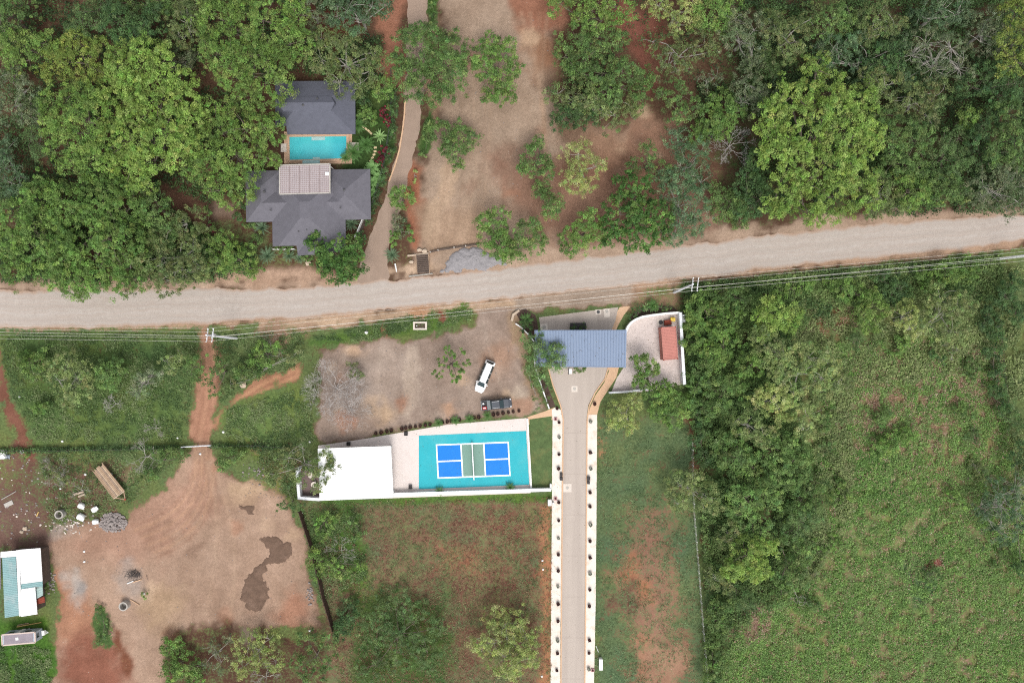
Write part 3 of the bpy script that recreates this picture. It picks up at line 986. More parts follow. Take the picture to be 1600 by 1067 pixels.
vs = [tuple(P(x, t + (b_ - t) * j / (nv - 1))[:2]) + (.006,) for x, t, b_ in zip(rx, ty, by) for j in range(nv)]
fs = [(i * nv + j, i * nv + j + 1, (i + 1) * nv + j + 1, (i + 1) * nv + j) for i in range(len(rx) - 1) for j in range(nv - 1)]
me.from_pydata(vs, [], fs)
ul = me.uv_layers.new(name='UVMap')
vi = np.zeros(len(me.loops), np.int32); me.loops.foreach_get('vertex_index', vi)
ul.data.foreach_set('uv', np.stack([(vi // nv) / (len(rx) - 1) * 8, (vi % nv) / (nv - 1)], 1).astype(np.float32).ravel())
link('dirt_road', me, ROADM)['kind'] = 'structure'
LANEM = streakmat('gravel_lane', c(172, 150, 134), .12, c(164, 142, 126), -.2, .6, .06, .6)
sheet('gravel_lane', [(640, -150), (667, -150), (666, 60), (664, 130), (654, 205), (640, 270), (624, 330), (604, 395), (610, 430), (605, 440), (556, 446), (566, 400), (588, 345), (606, 292), (622, 240), (632, 180), (636, 60)], .004, LANEM, 4, 5, .09)

# concrete driveway with white verges
DRIVEM = streakmat('driveway_concrete', c(202, 189, 178), .05, c(188, 175, 165), 0, .7, .03, .6)
sheet('driveway', [(842, 496), (966, 480), (962, 500), (955, 517), (952, 560), (949, 578), (943, 594), (928, 615), (919, 633), (916.5, 655), (915.5, 800), (912.5, 1110), (876.5, 1110), (879, 800), (880.5, 655), (876, 634), (864, 602), (856, 570), (850, 540), (845, 515)], .012, DRIVEM)
VERGEM = M('white_gravel_verge', (.62, .57, .51), .85, .10, 1.2, .2, dirt=c(222, 176, 140), dirtamt=.55)
DJ = M('joint', c(176, 162, 152), .9, .1)
mb = MB()
for y in range(676, 1090, 64):
    xa, xb = 880.3 - (y - 650) * .0085, 916 - (y - 650) * .0085
    a, b = P(xa, y), P(xb, y)
    mb.add([(a.x, a.y - .03, .0145), (b.x, b.y - .03, .0145), (b.x, b.y + .03, .0145), (a.x, a.y + .03, .0145)], [(0, 1, 2, 3)])
struct('driveway_joints', mb, DJ)
sheet('left_verge', [(862, 640), (868, 636), (876, 640), (879, 655), (877.3, 800), (874.8, 1110), (860, 1110), (861.5, 900), (862.5, 770), (863.5, 655)], .010, VERGEM, 6, .5, .2)
sheet('right_verge', [(933, 648), (919.5, 648), (918, 660), (917, 800), (914.3, 1110), (927.5, 1110), (929, 1020), (930.5, 960), (932, 800)], .010, VERGEM, 6, .5, .2)
sheet('walkway', [(950, 571), (968, 571), (963, 590), (952, 606), (938, 628), (933, 648), (919.5, 648), (922, 636), (930, 618), (944, 598), (951, 580)], .008, MAT['orange'], 6, .6, .2)
sheet('front_walkway', [(968, 480), (986, 478), (975, 492), (967, 506), (962, 517), (953.5, 517), (958, 500)], .010, MAT['orange'])
sheet('side_path', [(820, 653), (858, 640), (868, 636), (863, 656), (823, 664)], .008, MAT['orange'], 6, .6, .2)
for nm, line in (('left_kerb', [(856, 572), (864, 602), (876, 634), (880, 655), (878.4, 800), (876, 1110)]), ('right_kerb', [(951, 572), (945, 592), (930, 613), (920.5, 634), (917.3, 656), (916.2, 800), (913.3, 1110)])):
    mb = MB()
    for (ax, ay), (bx, by) in zip(line, line[1:]):
        a, b = P(ax, ay, 0), P(bx, by, 0)
        mb.bar(a + Vector((0, 0, .05)), b + Vector((0, 0, .05)), .22, .14)
    struct(nm, mb, MAT['orange'])

# terrace and court
TERRM = M('pinkish_terrace', c(238, 226, 220), .85, .04, 1.0, .1, dirt=c(226, 206, 196), dirtamt=.5)
sheet('terrace', [(497, 696), (560, 687), (700, 663), (823, 653), (824, 665), (829, 770), (613, 778), (498, 781)], .010, TERRM)
SANDM = M('white_yard_gravel', c(222, 208, 202), .95, .12, 2.2, .3, dirt=c(180, 165, 155), dirtamt=.4)
sheet('yard_gravel', [(979, 517), (985, 507), (996, 498), (1010, 494), (1060, 489), (1069, 600), (1010, 612), (955, 613), (964, 590), (976, 572)], .010, SANDM)
sheet('lot_lawn', [(827, 655), (862, 650), (861, 766), (831, 767)], .014, M('mown_grass', c(92, 112, 68), .95, .35, .9, .6, fine=6, dirt=c(150, 140, 90), dirtamt=.45))
sheet('house_terrace', [(444, 206), (550, 206), (550, 256), (444, 256)], .012, MAT['tan'])

court = thing('pickleball_court', 'turquoise sports court with two blue boxes and white lines', 'sports court', P(740, 719, 0))
def flat(name, q, z, mat, par=court):
    mb = MB()
    mb.add([(P(x, y, 0).x, P(x, y, 0).y, z) for x, y in q], [tuple(range(len(q)))])
    o = mb.build(name, mat, par)
    for p in o.data.polygons:
        if p.normal.z < 0: p.flip()
    return o
mb = MB().prism([P(x, y) for x, y in [(654.5, 764), (827, 757), (822, 673), (654.5, 680.5)]], .0, .03)
part('court_surface', mb, M('turquoise_court', c(44, 186, 200), .65, .07, .4, dirt=c(104, 200, 204), dirtamt=.5), court)
# court frame: u along its length, v across
CO, CU, CV = np.array([682.0, 695.0]), np.array([794 - 682.0, 690.8 - 695.0]), np.array([684.8 - 682.0, 746.5 - 695.0])
cp = lambda u, v: tuple(CO + CU * u + CV * v)
rect = lambda a, b, d, e: [cp(a, d), cp(b, d), cp(b, e), cp(a, e)]
BLUE = M('blue_court_paint', c(10, 134, 234), .65, .07, .5, dirt=c(60, 150, 230), dirtamt=.4)
SAGE = M('grey_green_court_paint', c(128, 166, 152), .6, .05, .5)
for a, b, d, e in ((0, .341, 0, .5), (0, .341, .5, 1), (.659, 1, 0, .5), (.659, 1, .5, 1)):
    flat('service_box', rect(a, b, d, e), .034, BLUE)
for a, b in ((.341, .5), (.5, .659)):
    flat('kitchen_zone', rect(a, b, 0, 1), .034, SAGE)
lw, lv = .009, .020
for a, b, d, e in ((-lw, 1 + lw, -lv, lv), (-lw, 1 + lw, 1 - lv, 1 + lv), (-lw, lw, lv, 1 - lv), (1 - lw, 1 + lw, lv, 1 - lv), (.341 - lw, .341 + lw, lv, 1 - lv), (.659 - lw, .659 + lw, lv, 1 - lv), (lw, .341 - lw, .5 - lv, .5 + lv), (.659 + lw, 1 - lw, .5 - lv, .5 + lv)):
    flat('court_line', rect(a, b, d, e), .038, MAT['line'])
net = thing('court_net', 'white-topped net stretched across the middle of the blue court', 'net', P(*cp(.5, .5)))
n0, n1 = P(*cp(.5, -.06)), P(*cp(.5, 1.08))
for q in (n0, n1):
    part('net_post', MB().tube([(q.x, q.y, .03), (q.x, q.y, 1.0)], .05, 8), MAT['iron'], net)
part('net_mesh', MB().bar(n0 + Vector((0, 0, .46)), n1 + Vector((0, 0, .46)), .02, .80), MAT['net'], net)
part('net_tape', MB().bar(n0 + Vector((0, 0, .91)), n1 + Vector((0, 0, .91)), .16, .08), MAT['line'], net)


# ------------------------------------------------------------------ walls
def wall(name, line, z, th, mat, label, cat='wall', z0=0.0, cap=None):
    root = thing(name, label, cat, P(*line[len(line) // 2], 0))
    mb, mc = MB(), MB()
    for i, ((ax, ay), (bx, by)) in enumerate(zip(line, line[1:])):
        a, b = P(ax, ay, z), P(bx, by, z)
        d = (b - a).normalized() * th * .5
        a.z = b.z = (z0 + z) / 2 + .002 * (i % 2)
        mb.bar(a - d * (0 if i else 1), b + d, th, z - z0)
        a.z = b.z = z + .035 + .003 * (i % 2)
        mc.bar(a - d * (0 if i else 1), b + d, th + .08, .06)
    part('wall_body', mb, mat, root)
    part('coping', mc, cap or mat, root)
    return root


WHT, WGR = MAT['white'], MAT['wallgrey']
wall('low_wall', [(612, 772.5), (740, 768.5), (859, 765)], 1.0, .5, WHT, 'long low white wall below the turquoise court')
wall('kerb_wall', [(824, 655), (830, 764)], .25, .25, WHT, 'thin white edging between the turquoise court and the small lawn')
wall('end_wall', [(860.5, 764), (860.5, 757)], .8, .25, WHT, 'short white wall stub at the lower corner of the small lawn')
wall('patio_wall', [(466, 733), (464, 738), (467.5, 778), (498, 780)], 1.4, .45, WGR, 'weathered white wall around the patio left of the white roof')
arc = [(978, 519), (981, 511), (986.5, 504), (994, 499), (1004, 495), (1020, 492.5), (1040, 490), (1061, 488.5)]
wall('curved_wall', arc, 1.6, .3, WHT, 'curved white wall along the top of the gravel yard')
wall('yard_wall', [(1063.5, 490), (1066, 545), (1069.5, 599)], 2.0, .45, WGR, 'straight tall white wall right of the red container')
wall('rear_wall', [(953, 613.5), (980, 612), (1012, 608)], 1.0, .25, WGR, 'low grey wall at the lower left of the gravel yard')
wall('bed_wall', [(806, 506), (815, 512), (826, 523), (834, 533), (836, 572), (847, 606), (858, 638)], .9, .14, WHT, 'thin white bent wall along the planting bed left of the blue roof')
wall('frontage_wall', [(800, 500), (802, 492), (810, 486)], .6, .35, MAT['stone'], 'short pale stone wall end at the corner of the parking lot')
sheet('planting_bed', [(838, 572), (846, 575), (856, 604), (868, 635), (858, 638), (847, 606)], .006, MAT['soilbed'])
sheet('front_bed', [(806, 487), (820, 482), (836, 492), (842, 516), (832, 528), (818, 512)], .008, MAT['soilbed'], 5, 1.5, .1)
sheet('corner_bed', [(984, 500), (992, 486), (1010, 476), (1050, 478), (1058, 486), (1010, 491), (996, 496)], .008, MAT['soilbed'], 5, 1.5, .1)

# ------------------------------------------------------------------ the grey-roofed house
def hip_roof(name, rects, outline, z_of, parent, mat, step=1.0, rot=0.0, o=(0, 0), skip=None, zref=4.2, th=.22):
    """roof as the upper envelope of hipped blocks on a fine grid inside the rectilinear outline"""
    a = np.array(outline)
    xs = np.arange(a[:, 0].min(), a[:, 0].max() + .01, step)
    ys = np.arange(a[:, 1].min(), a[:, 1].max() + .01, step)
    X, Y = np.meshgrid(xs, ys)
    Z = z_of(X, Y)
    ca, sa = math.cos(rot), math.sin(rot)
    ids = {}
    mb = MB()

    def vid(i, j, z, k):
        if (i, j, k) not in ids:
            x, y = xs[i] - o[0], ys[j] - o[1]
            p = P(o[0] + x * ca - y * sa, o[1] + x * sa + y * ca, zref)
            ids[(i, j, k)] = len(mb.v)
            mb.v.append((p.x, p.y, z))
        return ids[(i, j, k)]
    cin = inside(outline, X[:-1, :-1] + step / 2, Y[:-1, :-1] + step / 2)
    nj, ni = cin.shape
    for j in range(nj):
        for i in range(ni):
            if not cin[j, i]: continue
            mb.f.append((vid(i, j + 1, Z[j + 1, i], 0), vid(i + 1, j + 1, Z[j + 1, i + 1], 0), vid(i + 1, j, Z[j, i + 1], 0), vid(i, j, Z[j, i], 0)))
            for di, dj, e in ((0, -1, ((i, j), (i + 1, j))), (0, 1, ((i + 1, j + 1), (i, j + 1))), (-1, 0, ((i, j + 1), (i, j))), (1, 0, ((i + 1, j), (i + 1, j + 1)))):
                jj, i2 = j + dj, i + di
                if not (0 <= jj < nj and 0 <= i2 < ni) or not cin[jj, i2]:
                    (p, q), (r, s) = e
                    mb.f.append((vid(p, q, Z[q, p], 0), vid(r, s, Z[s, r], 0), vid(r, s, Z[s, r] - th, 1), vid(p, q, Z[q, p] - th, 1)))
    me = bpy.data.meshes.new(name)
    off = WLOC[parent.name]
    me.from_pydata([(v[0] - off[0], v[1] - off[1], v[2]) for v in mb.v], [], mb.f)
    me.update()
    return link(name, me, mat, parent)


def hipz(x0, x1, y0, y1, eave, slope):
    def f(X, Y):
        d = np.minimum(np.minimum(X - x0, x1 - X), np.minimum(Y - y0, y1 - Y)) / S
        return eave + slope * d
    return f


def vent(px, py, z, par, r=.22):
    q = P(px, py, z)
    mb = MB().lathe(q.x, q.y, [(r * .6, z - .3), (r * .6, z + .1), (r, z + .12), (r, z + .26), (r * .3, z + .34)], 10)
    part('roof_vent', mb, MAT['iron'], par)


house = thing('guest_house', 'large grey shingle house with a pale flat roof section, below the pool', 'house', P(480, 325, 0))
SL = .42
R1, R2, R3 = hipz(381, 437, 265, 346, 2.9, SL), hipz(503, 577, 265, 346, 2.9, SL), hipz(422, 537, 270, 396, 2.9, SL)
R4 = hipz(461, 516, 330, 416, 2.9, SL)
R5 = hipz(381, 577, 292, 346, 2.9, SL)
def hz(X, Y):
    z = np.maximum(np.maximum(R1(X, Y), R2(X, Y)), np.maximum(np.minimum(R3(X, Y), 5.4), R5(X, Y)))
    return np.maximum(np.maximum(z, R4(X, Y)), 2.9)
OUT = [(381, 266), (577, 266), (577, 345), (537, 345), (537, 396), (490, 396), (490, 400), (461, 400), (461, 385), (422, 385), (422, 346), (381, 346)]
hip_roof('roof', None, OUT, hz, house, MAT['shingle'], 1.0, -.016, (381, 266), zref=3.6)
mbw = MB()
mbw.prism([P(x, y, 2.7) for x, y in [(387, 338), (387, 272), (571, 270), (571, 336), (531, 338), (531, 378), (467, 378), (428, 376), (428, 338)]], 0, 2.74)
part('wall', mbw, MAT['cream'], house)
for q in ((413, 300), (538, 297), (472, 325)): vent(*q, 4.6, house)
for q in ((473, 336), (423, 329), (532, 325), (467, 362), (480, 359)): vent(*q, 4.4, house, .12)
# the pale flat roof section: five corrugated sheets
q = [(437, 258.5), (515.5, 256.5), (515.5, 301.5), (437, 303.5)]
PZ = 4.9
for k in range(5):
    a, b = k / 5, (k + 1) / 5
    xa, xb = q[0][0] + (q[1][0] - q[0][0]) * a, q[0][0] + (q[1][0] - q[0][0]) * b - .25
    ya, yb = q[0][1] + (q[1][1] - q[0][1]) * a, q[0][1] + (q[1][1] - q[0][1]) * b
    sh = part('roof_sheet', MB().prism([P(xa, ya, PZ), P(xb, yb, PZ), P(xb, yb + 45, PZ), P(xa, ya + 45, PZ)], PZ - .12, PZ - .004 * (k % 2)), MAT['pinkroof'], house)
    mb = MB()
    for j in range(1, 15):
        mb.bar(P(xa + .4, ya + j * 3, PZ) + Vector((0, 0, .02)), P(xb - .4, yb + j * 3, PZ) + Vector((0, 0, .02)), .12, .09)
    for j in range(1, 5):
        t = j / 5
        mb.bar(P(xa + (xb - xa) * t, ya + .5, PZ) + Vector((0, 0, .035)), P(xa + (xb - xa) * t, ya + 44.5, PZ) + Vector((0, 0, .035)), .07, .05)
    rb = part('roof_rib', mb, MAT['pinkrib'], sh)
    rb['kind'] = 'stuff'
for x, y in ((438.5, 260), (514, 258), (514, 300), (438.5, 302)):
    p = P(x, y, PZ)
    part('roof_post', MB().tube([(p.x, p.y, 0), (p.x, p.y, PZ - .1)], .09, 6), MAT['white'], house)
p = P(511.5, 272, PZ)
part('skylight', MB().box(p.x, p.y, PZ + .15, .65, .55, .22), MAT['roofwhite'], house)
mb = MB()
for a, b in (((437, 258.5), (515.5, 256.5)), ((515.5, 256.5), (515.5, 301.5)), ((515.5, 301.5), (437, 303.5)), ((437, 303.5), (437, 258.5))):
    mb.bar(P(*a, PZ) + Vector((0, 0, -.04)), P(*b, PZ) + Vector((0, 0, -.04)), .2, .24)
part('fascia', mb, MAT['concrete'], house)

hs2 = thing('pool_house', 'dark grey shingle house with hipped roof above the turquoise pool', 'house', P(490, 165, 0))
Q1 = hipz(427, 553, 121, 209, 2.9, .42)
def hz2(X, Y):
    z = Q1(X, Y)
    d = np.abs(Y - 165)
    g = 5.18 - .42 * d / S                          # raised ridge with small gable ends
    return np.where((X > 437 + .6 * d) & (X < 526 - .6 * d) & (d < 12), np.maximum(z, g), z)
hip_roof('roof', None, [(427, 125), (553, 125), (553, 208), (446, 208), (446, 206), (427, 194)][:4] + [(446, 196), (427, 196)], hz2, hs2, MAT['darkshingle'], 1.0, -.006, (427, 125), zref=3.8)
part('wall', MB().prism([P(x, y, 2.7) for x, y in [(452, 203), (452, 190), (434, 190), (434, 132), (547, 132), (547, 203)]], 0, 2.74), MAT['cream'], hs2)
vent(474, 165, 4.9, hs2); vent(496, 154.5, 4.9, hs2, .16)
p0, p1 = P(447, 209.6, 2.6), P(547, 208.6, 2.6)
part('fascia', MB().bar(p0, p1, .22, .22), MAT['tan'], hs2)

# ------------------------------------------------------------------ pool
pool = thing('swimming_pool', 'rectangular turquoise swimming pool between the two grey houses', 'swimming pool', P(496, 232, 0))
pin = [(452.5, 214.5), (541.5, 213.5), (541.5, 248), (453, 250.5)]
pout = [(448.5, 211), (545.5, 210), (545.5, 252), (449, 254)]
mb = MB()
for i in range(4):
    a, b = i, (i + 1) % 4
    mb.prism([P(*pout[a]), P(*pin[a]), P(*pin[b]), P(*pout[b])], .0, .16)
part('coping', mb, MAT['tan'], pool)
wm, nt, wp, pos = newmat('pool_water')
n1, n2 = noise(nt, pos, .8, 3), noise(nt, pos, .12, 2)
nt.links.new(mixc(nt, ramp(nt, n2, .35, .65), c(62, 188, 204), c(104, 222, 226)), wp.inputs['Base Color'])
wp.inputs['Roughness'].default_value = .12
b = nd(nt, 'ShaderNodeBump'); b.inputs['Strength'].default_value = .12; b.inputs['Distance'].default_value = .05
nt.links.new(n1, b.inputs['Height']); nt.links.new(b.outputs[0], wp.inputs['Normal'])
flat('water', pin, .07, wm, pool)
PALE = M('pale_pool_step', c(178, 214, 214), .6, .06, 2)
part('pool_step', MB().prism([P(x, y) for x, y in [(487, 214.6), (508, 214.3), (508, 219.5), (487, 220)]], .0, .11), PALE, pool)
part('pool_step', MB().prism([P(x, y) for x, y in [(489, 246), (500, 246), (500, 249.4), (489, 249.6)]], .0, .11), PALE, pool)
solo('deck_slab', MB().prism([P(x, y) for x, y in [(473, 256.5), (473, 251), (489, 250.6), (500, 250), (500, 256)]], .0, .19), PALE, 'pale grey stone landing at the lower edge of the pool', 'landing')
solo('deck_slab', MB().prism([P(x, y) for x, y in [(546, 223), (561, 223), (561, 236), (546, 236)]], .0, .1), MAT['padcon'], 'pale paved square right of the pool', 'paving')
solo('deck_slab', MB().prism([P(x, y) for x, y in [(439, 225), (448, 225), (448, 238), (439, 238)]], .0, .1), MAT['padcon'], 'pale paved square left of the pool', 'paving')
for k, (x, y) in enumerate(((567.5, 198.5), (572, 202), (576, 205), (579.5, 208.5), (586.5, 231), (586, 237), (584.5, 242), (582, 247), (579.5, 251.5))):
    w = P(x, y)
    t = (-.75, -.75, -.75, -.75, .1, .1, .3, .45, .5)[k]
    s_ = solo('stepping_stone', MB().box(w.x, w.y, .03, .52, .36, .06, t), M('stepping_stone', c(222, 200, 160), .9, .15, 3) if k == 0 else bpy.data.materials['stepping_stone'],
              ('cream stepping stone, %s of four in the upper row' % ('first from the house', 'second from the house', 'third from the house', 'last from the house')[k]) if k < 4 else
              ('cream stepping stone, %s of five beside the red plants' % ('topmost', 'second from the top', 'middle one', 'second from the bottom', 'lowest')[k - 4]), 'stepping stone', 'stepping stones in the pool garden')
# garden fence and orange-tan lane kerb
line = [(612, 112), (613, 160), (609, 210), (600, 262), (586, 312), (571, 350), (556, 385)]
fe = thing('garden_fence', 'thin dark metal fence curving between the pool garden and the lane', 'fence', P(600, 262))
for (ax, ay), (bx, by) in zip(line, line[1:]):
    a, b = P(ax, ay), P(bx, by)
    part('fence_post', MB().tube([(a.x, a.y, 0), (a.x, a.y, 1.5)], .06, 6), MAT['iron'], fe)
    m = MB()
    for z in (.3, .9, 1.4):
        m.bar(Vector((a.x, a.y, z)), Vector((b.x, b.y, z)), .04, .06)
    part('fence_rail', m, MAT['iron'], fe)
solo('garden_wall', MB().bar(P(568, 343, 0) + Vector((0, 0, .5)), P(556, 372, 0) + Vector((0, 0, .5)), .16, 1.0), MAT['white'], 'thin white wall beside the spiky cycad at the house corner', 'wall')  # this and the next are low solid walls, not railings
solo('garden_wall', MB().bar(P(428, 390.5, 0) + Vector((0, 0, .4)), P(462, 390, 0) + Vector((0, 0, .4)), .14, .8), MAT['white'], 'thin white wall just below the front eave of the house', 'wall')
kl = [(633, 158), (632, 180), (629, 205), (624, 235), (617, 260), (608, 284)]
mb = MB()
for a, b in zip(kl, kl[1:]): mb.bar(P(*a) + Vector((0, 0, .06)), P(*b) + Vector((0, 0, .06)), .26, .14)
struct('lane_kerb', mb, MAT['orange'])

# ------------------------------------------------------------------ white pavilion beside the court
pav = thing('pavilion', 'pavilion with a large plain white flat roof left of the court', 'pavilion', P(555, 740))
RQ = [(497, 701), (610.5, 697), (614.5, 777), (500, 781.5)]
part('roof', MB().prism([P(x, y, 3.4) for x, y in RQ], 3.2, [3.42, 3.40, 3.40, 3.42]), MAT['roofwhite'], pav)
mb = MB()
for a, b in zip(RQ, RQ[1:] + RQ[:1]): mb.bar(P(*a, 3.4) + Vector((0, 0, -.1)), P(*b, 3.4) + Vector((0, 0, -.1)), .1, .3)
part('fascia', mb, MAT['white'], pav)
part('wall', MB().prism([P(x, y, 3.2) for x, y in [(505, 706), (560, 704), (562, 774), (507, 776)]], 0, 3.19), MAT['cream'], pav)
for x, y in ((607, 702), (608, 738), (611, 772), (582, 702), (584, 774)):
    p = P(x, y, 3.2)
    part('column', MB().box(p.x, p.y, 1.6, .25, .25, 3.19), MAT['white'], pav)
mb = MB()
for k in range(1, 19):
    t = k / 19
    a = P(RQ[0][0] + (RQ[1][0] - RQ[0][0]) * t, RQ[0][1] + (RQ[1][1] - RQ[0][1]) * t + .8, 3.41)
    b = P(RQ[3][0] + (RQ[2][0] - RQ[3][0]) * t, RQ[3][1] + (RQ[2][1] - RQ[3][1]) * t - .8, 3.41)
    mb.bar(a + Vector((0, 0, .012)), b + Vector((0, 0, .012)), .05, .03)
rb = part('roof_seam', mb, MAT['roofwhite'], pav); rb['kind'] = 'stuff'
DECKM = M('dark_patio_stone', c(122, 104, 100), .85, .2, 1.5, .3)
sheet('patio', [(468, 736), (500, 733), (502, 779), (469, 777)], .02, DECKM)
for k, (x, y, t) in enumerate(((486, 742.5, 'round cream table under the tree on the patio, upper of the two'), (490.5, 757, 'round cream table clear of the tree on the patio, lower of the two'))):
    tb = thing('round_table', t, 'table', P(x, y, .74), 'round patio tables'); tb.location.z = 0
    WLOC[tb.name] = Vector((tb.location.x, tb.location.y, 0))
    p = P(x, y, .74)
    part('tabletop', MB().lathe(p.x, p.y, [(.50, .70), (.56, .72), (.56, .75), (.50, .77)], 20), MAT['padcon'], tb)
    part('pedestal', MB().lathe(p.x, p.y, [(.3, .02), (.3, .06), (.07, .12), (.07, .70)], 10), MAT['iron'], tb)
p = P(471, 758)
solo('bench', MB().box(p.x, p.y, .45, .22, 1.5, .06).box(p.x, p.y - .6, .22, .2, .08, .42).box(p.x, p.y + .6, .22, .2, .08, .42), MAT['white'], 'narrow white bench on the patio beside the left wall', 'bench')
for k, (x, y, t) in enumerate(((544, 693.3, 'dark square planter box on the terrace above the white roof'), (634, 677.8, 'dark square planter box at the corner of the terrace near the potted row'), (641, 761.3, 'dark square planter box between the white roof and the lower court corner'))):
    r = thing('square_planter', t, 'planter', P(x, y), 'dark square planters on the terrace')
    p = P(x, y, .5)
    m = MB()
    for dx, dy, sx, sy in ((-.29, 0, .06, .64), (.29, 0, .06, .64), (0, -.29, .52, .06), (0, .29, .52, .06)):
        m.box(p.x + dx, p.y + dy, .27, sx, sy, .5, 0)
    part('box', m, MAT['black'], r)
    part('soil', MB().box(p.x, p.y, .2, .52, .52, .3), MAT['ash'], r)

# ------------------------------------------------------------------ gate canopy
gate = thing('gate_canopy', 'entrance canopy with a blue-grey ribbed metal roof over the driveway', 'canopy', P(908, 545))
GQ = [(835, 517), (979, 516.5), (978, 573), (838, 571.5)]
GZ = 4.6
TRIM = M('blue_grey_trim', c(132, 150, 178), .5, .06)
part('roof', MB().prism([P(x, y, GZ) for x, y in GQ], GZ - .12, [GZ + .12, GZ + .12, GZ - .02, GZ - .02]), MAT['blueroof'], gate)
for k in range(32):
    t = (k + .5) / 32
    a = P(GQ[0][0] + (GQ[1][0] - GQ[0][0]) * t, GQ[0][1] + (GQ[1][1] - GQ[0][1]) * t, GZ)
    b = P(GQ[3][0] + (GQ[2][0] - GQ[3][0]) * t, GQ[3][1] + (GQ[2][1] - GQ[3][1]) * t, GZ)
    part('roof_rib', MB().bar(a + Vector((0, 0, .16)), b + Vector((0, 0, .02)), .13, .10), TRIM, gate)
mb = MB()
mb.bar(P(835, 517, GZ) + Vector((0, .05, .05)), P(979, 516.5, GZ) + Vector((0, .05, .05)), .14, .2)
mb.bar(P(838, 571.5, GZ) + Vector((0, -.06, -.08)), P(978, 573, GZ) + Vector((0, -.06, -.08)), .14, .2)
part('gutter', mb, TRIM, gate)
for x, y in ((846, 522), (846, 566), (902, 522), (902, 566), (958, 522), (970, 566)):
    p = P(x, y, 0)
    part('column', MB().box(p.x, p.y, 2.2, .4, .4, 4.4), MAT['white'], gate)
# planter islands under and beside the canopy
bi = thing('bar_planter', 'black framed planter sticking out above the blue canopy', 'planter', P(903, 511))
part('frame', MB().box(P(903, 511).x, P(903, 511).y, .3, 2.9, 1.5, .6), MAT['black'], bi)
pg = thing('gate_post_sign', 'white framed post below the blue canopy beside a green plant', 'sign', P(891, 580))
p = P(891, 580, 1)
part('post', MB().box(p.x, p.y, .8, .12, .12, 1.6), MAT['white'], pg)
part('panel', MB().box(p.x, p.y, 1.55, .5, .9, .1), MAT['white'], pg)
part('edge', MB().box(p.x - .35, p.y, 1.5, .14, 1.1, .14), MAT['iron'], pg)


def pad(x, y, w, h, r, rot, label, dx=0, dy=0):
    t = thing('manhole', label, 'manhole', P(x, y), 'manhole pads')
    p = P(x, y)
    part('pad', MB().box(p.x, p.y, .025, w, h, .05, rot), MAT['padcon'], t)
    part('cover', MB().lathe(p.x + dx, p.y + dy, [(r, .05), (r, .075), (r * .8, .085)], 18), MAT['iron'] if 'dark' in label else MAT['concrete'], t)
pad(897.6, 607.5, 1.15, 1.15, .30, 0, 'square white pad with grey round cover in the middle of the flared driveway')
pad(886.5, 762, 1.55, 1.55, .27, 0, 'square beige pad with grey round cover on the straight driveway')
pad(850, 511.5, 1.4, 1.3, .36, .05, 'square pale pad with round cover at the upper left of the blue canopy')
pad(934.8, 487.5, 1.05, .9, .32, .1, 'pale pad with dark round cover near the road, left of a matching pair')
pad(948, 489, 1.1, 1.6, .3, .1, 'taller pale pad with round cover near the road, right of a matching pair', 0, .3)
pad(1032.5, 503.5, 1.3, 1.3, .42, .1, 'square tan pad with dark round cover just above the red container')

# ------------------------------------------------------------------ red container and yard things
con = thing('shipping_container', 'faded red shipping container standing on white gravel beside the wall', 'container', P(1046, 537))
CQ = [(1033.5, 512), (1055.5, 510.5), (1059, 560.5), (1037, 562.5)]
cq = [P(x, y, 2.55) for x, y in CQ]
part('body', MB().prism(cq, .12, 2.5), MAT['redpaint'], con)
mb = MB(); mr = MB()
for k in range(1, 22):
    t = k / 22
    a, b = cq[0].lerp(cq[3], t), cq[1].lerp(cq[2], t)
    a, b = a.lerp(b, .04), b.lerp(a, .04)
    a.z = b.z = 2.51
    mr.bar(a, b, .11, .05)
    for e, s_ in ((cq[0].lerp(cq[3], t), -1), (cq[1].lerp(cq[2], t), 1)):
        mb.box(e.x, e.y, 1.3, .07, .11, 2.2)
x_ = part('side_rib', mb, MAT['redpaint'], con); x_['kind'] = 'stuff'
x_ = part('roof_rib', mr, MAT['redpaint'], con); x_['kind'] = 'stuff'
mb = MB()
for i in range(4):
    a, b = cq[i].copy(), cq[(i + 1) % 4].copy()
    a.z = b.z = 2.52; mb.bar(a, b, .12, .12)
    a.z = b.z = .16; mb.bar(a, b, .12, .16)
part('frame', mb, MAT['redpaint'], con)
for v_ in cq:
    part('corner_casting', MB().box(v_.x, v_.y, 2.54, .2, .2, .14), MAT['rust'], con)
for s_ in (0, 1):
    a, b = cq[0].lerp(cq[1], .04 + .48 * s_), cq[0].lerp(cq[1], .48 + .48 * s_)
    a.z = b.z = 1.3
    up = Vector((0, .05, 0))
    d_ = part('door', MB().bar(a + up, b + up, .05, 2.15), MAT['redpaint'], con)
    m_ = a.lerp(b, .5) + Vector((0, .1, 0))
    part('lock_rod', MB().tube([(m_.x, m_.y, .3), (m_.x, m_.y, 2.3)], .025, 6), MAT['steel'], d_)
p = P(1042.5, 504)
gen = thing('generator', 'rust-orange generator box above the red container', 'generator', P(1042.5, 504))
part('case', MB().box(p.x, p.y, .5, 1.2, .9, .8, .1), MAT['rust'], gen)
part('skid', MB().box(p.x, p.y, .06, 1.4, 1.0, .1, .1), MAT['iron'], gen)
part('exhaust', MB().tube([(p.x + .3, p.y + .2, .9), (p.x + .3, p.y + .2, 1.2)], .06, 6), MAT['iron'], gen)
p = P(1050, 499.5)
ytk = thing('yellow_tank', 'small yellow tank with grey fittings in the corner of the walled yard', 'tank', P(1050, 499.5))
part('tank', MB().tube([(p.x - .45, p.y + .05, .55), (p.x - .4, p.y + .05, .55), (p.x + .4, p.y, .55), (p.x + .45, p.y, .55)], [.3, .42, .42, .3], 12), MAT['yellow'], ytk)
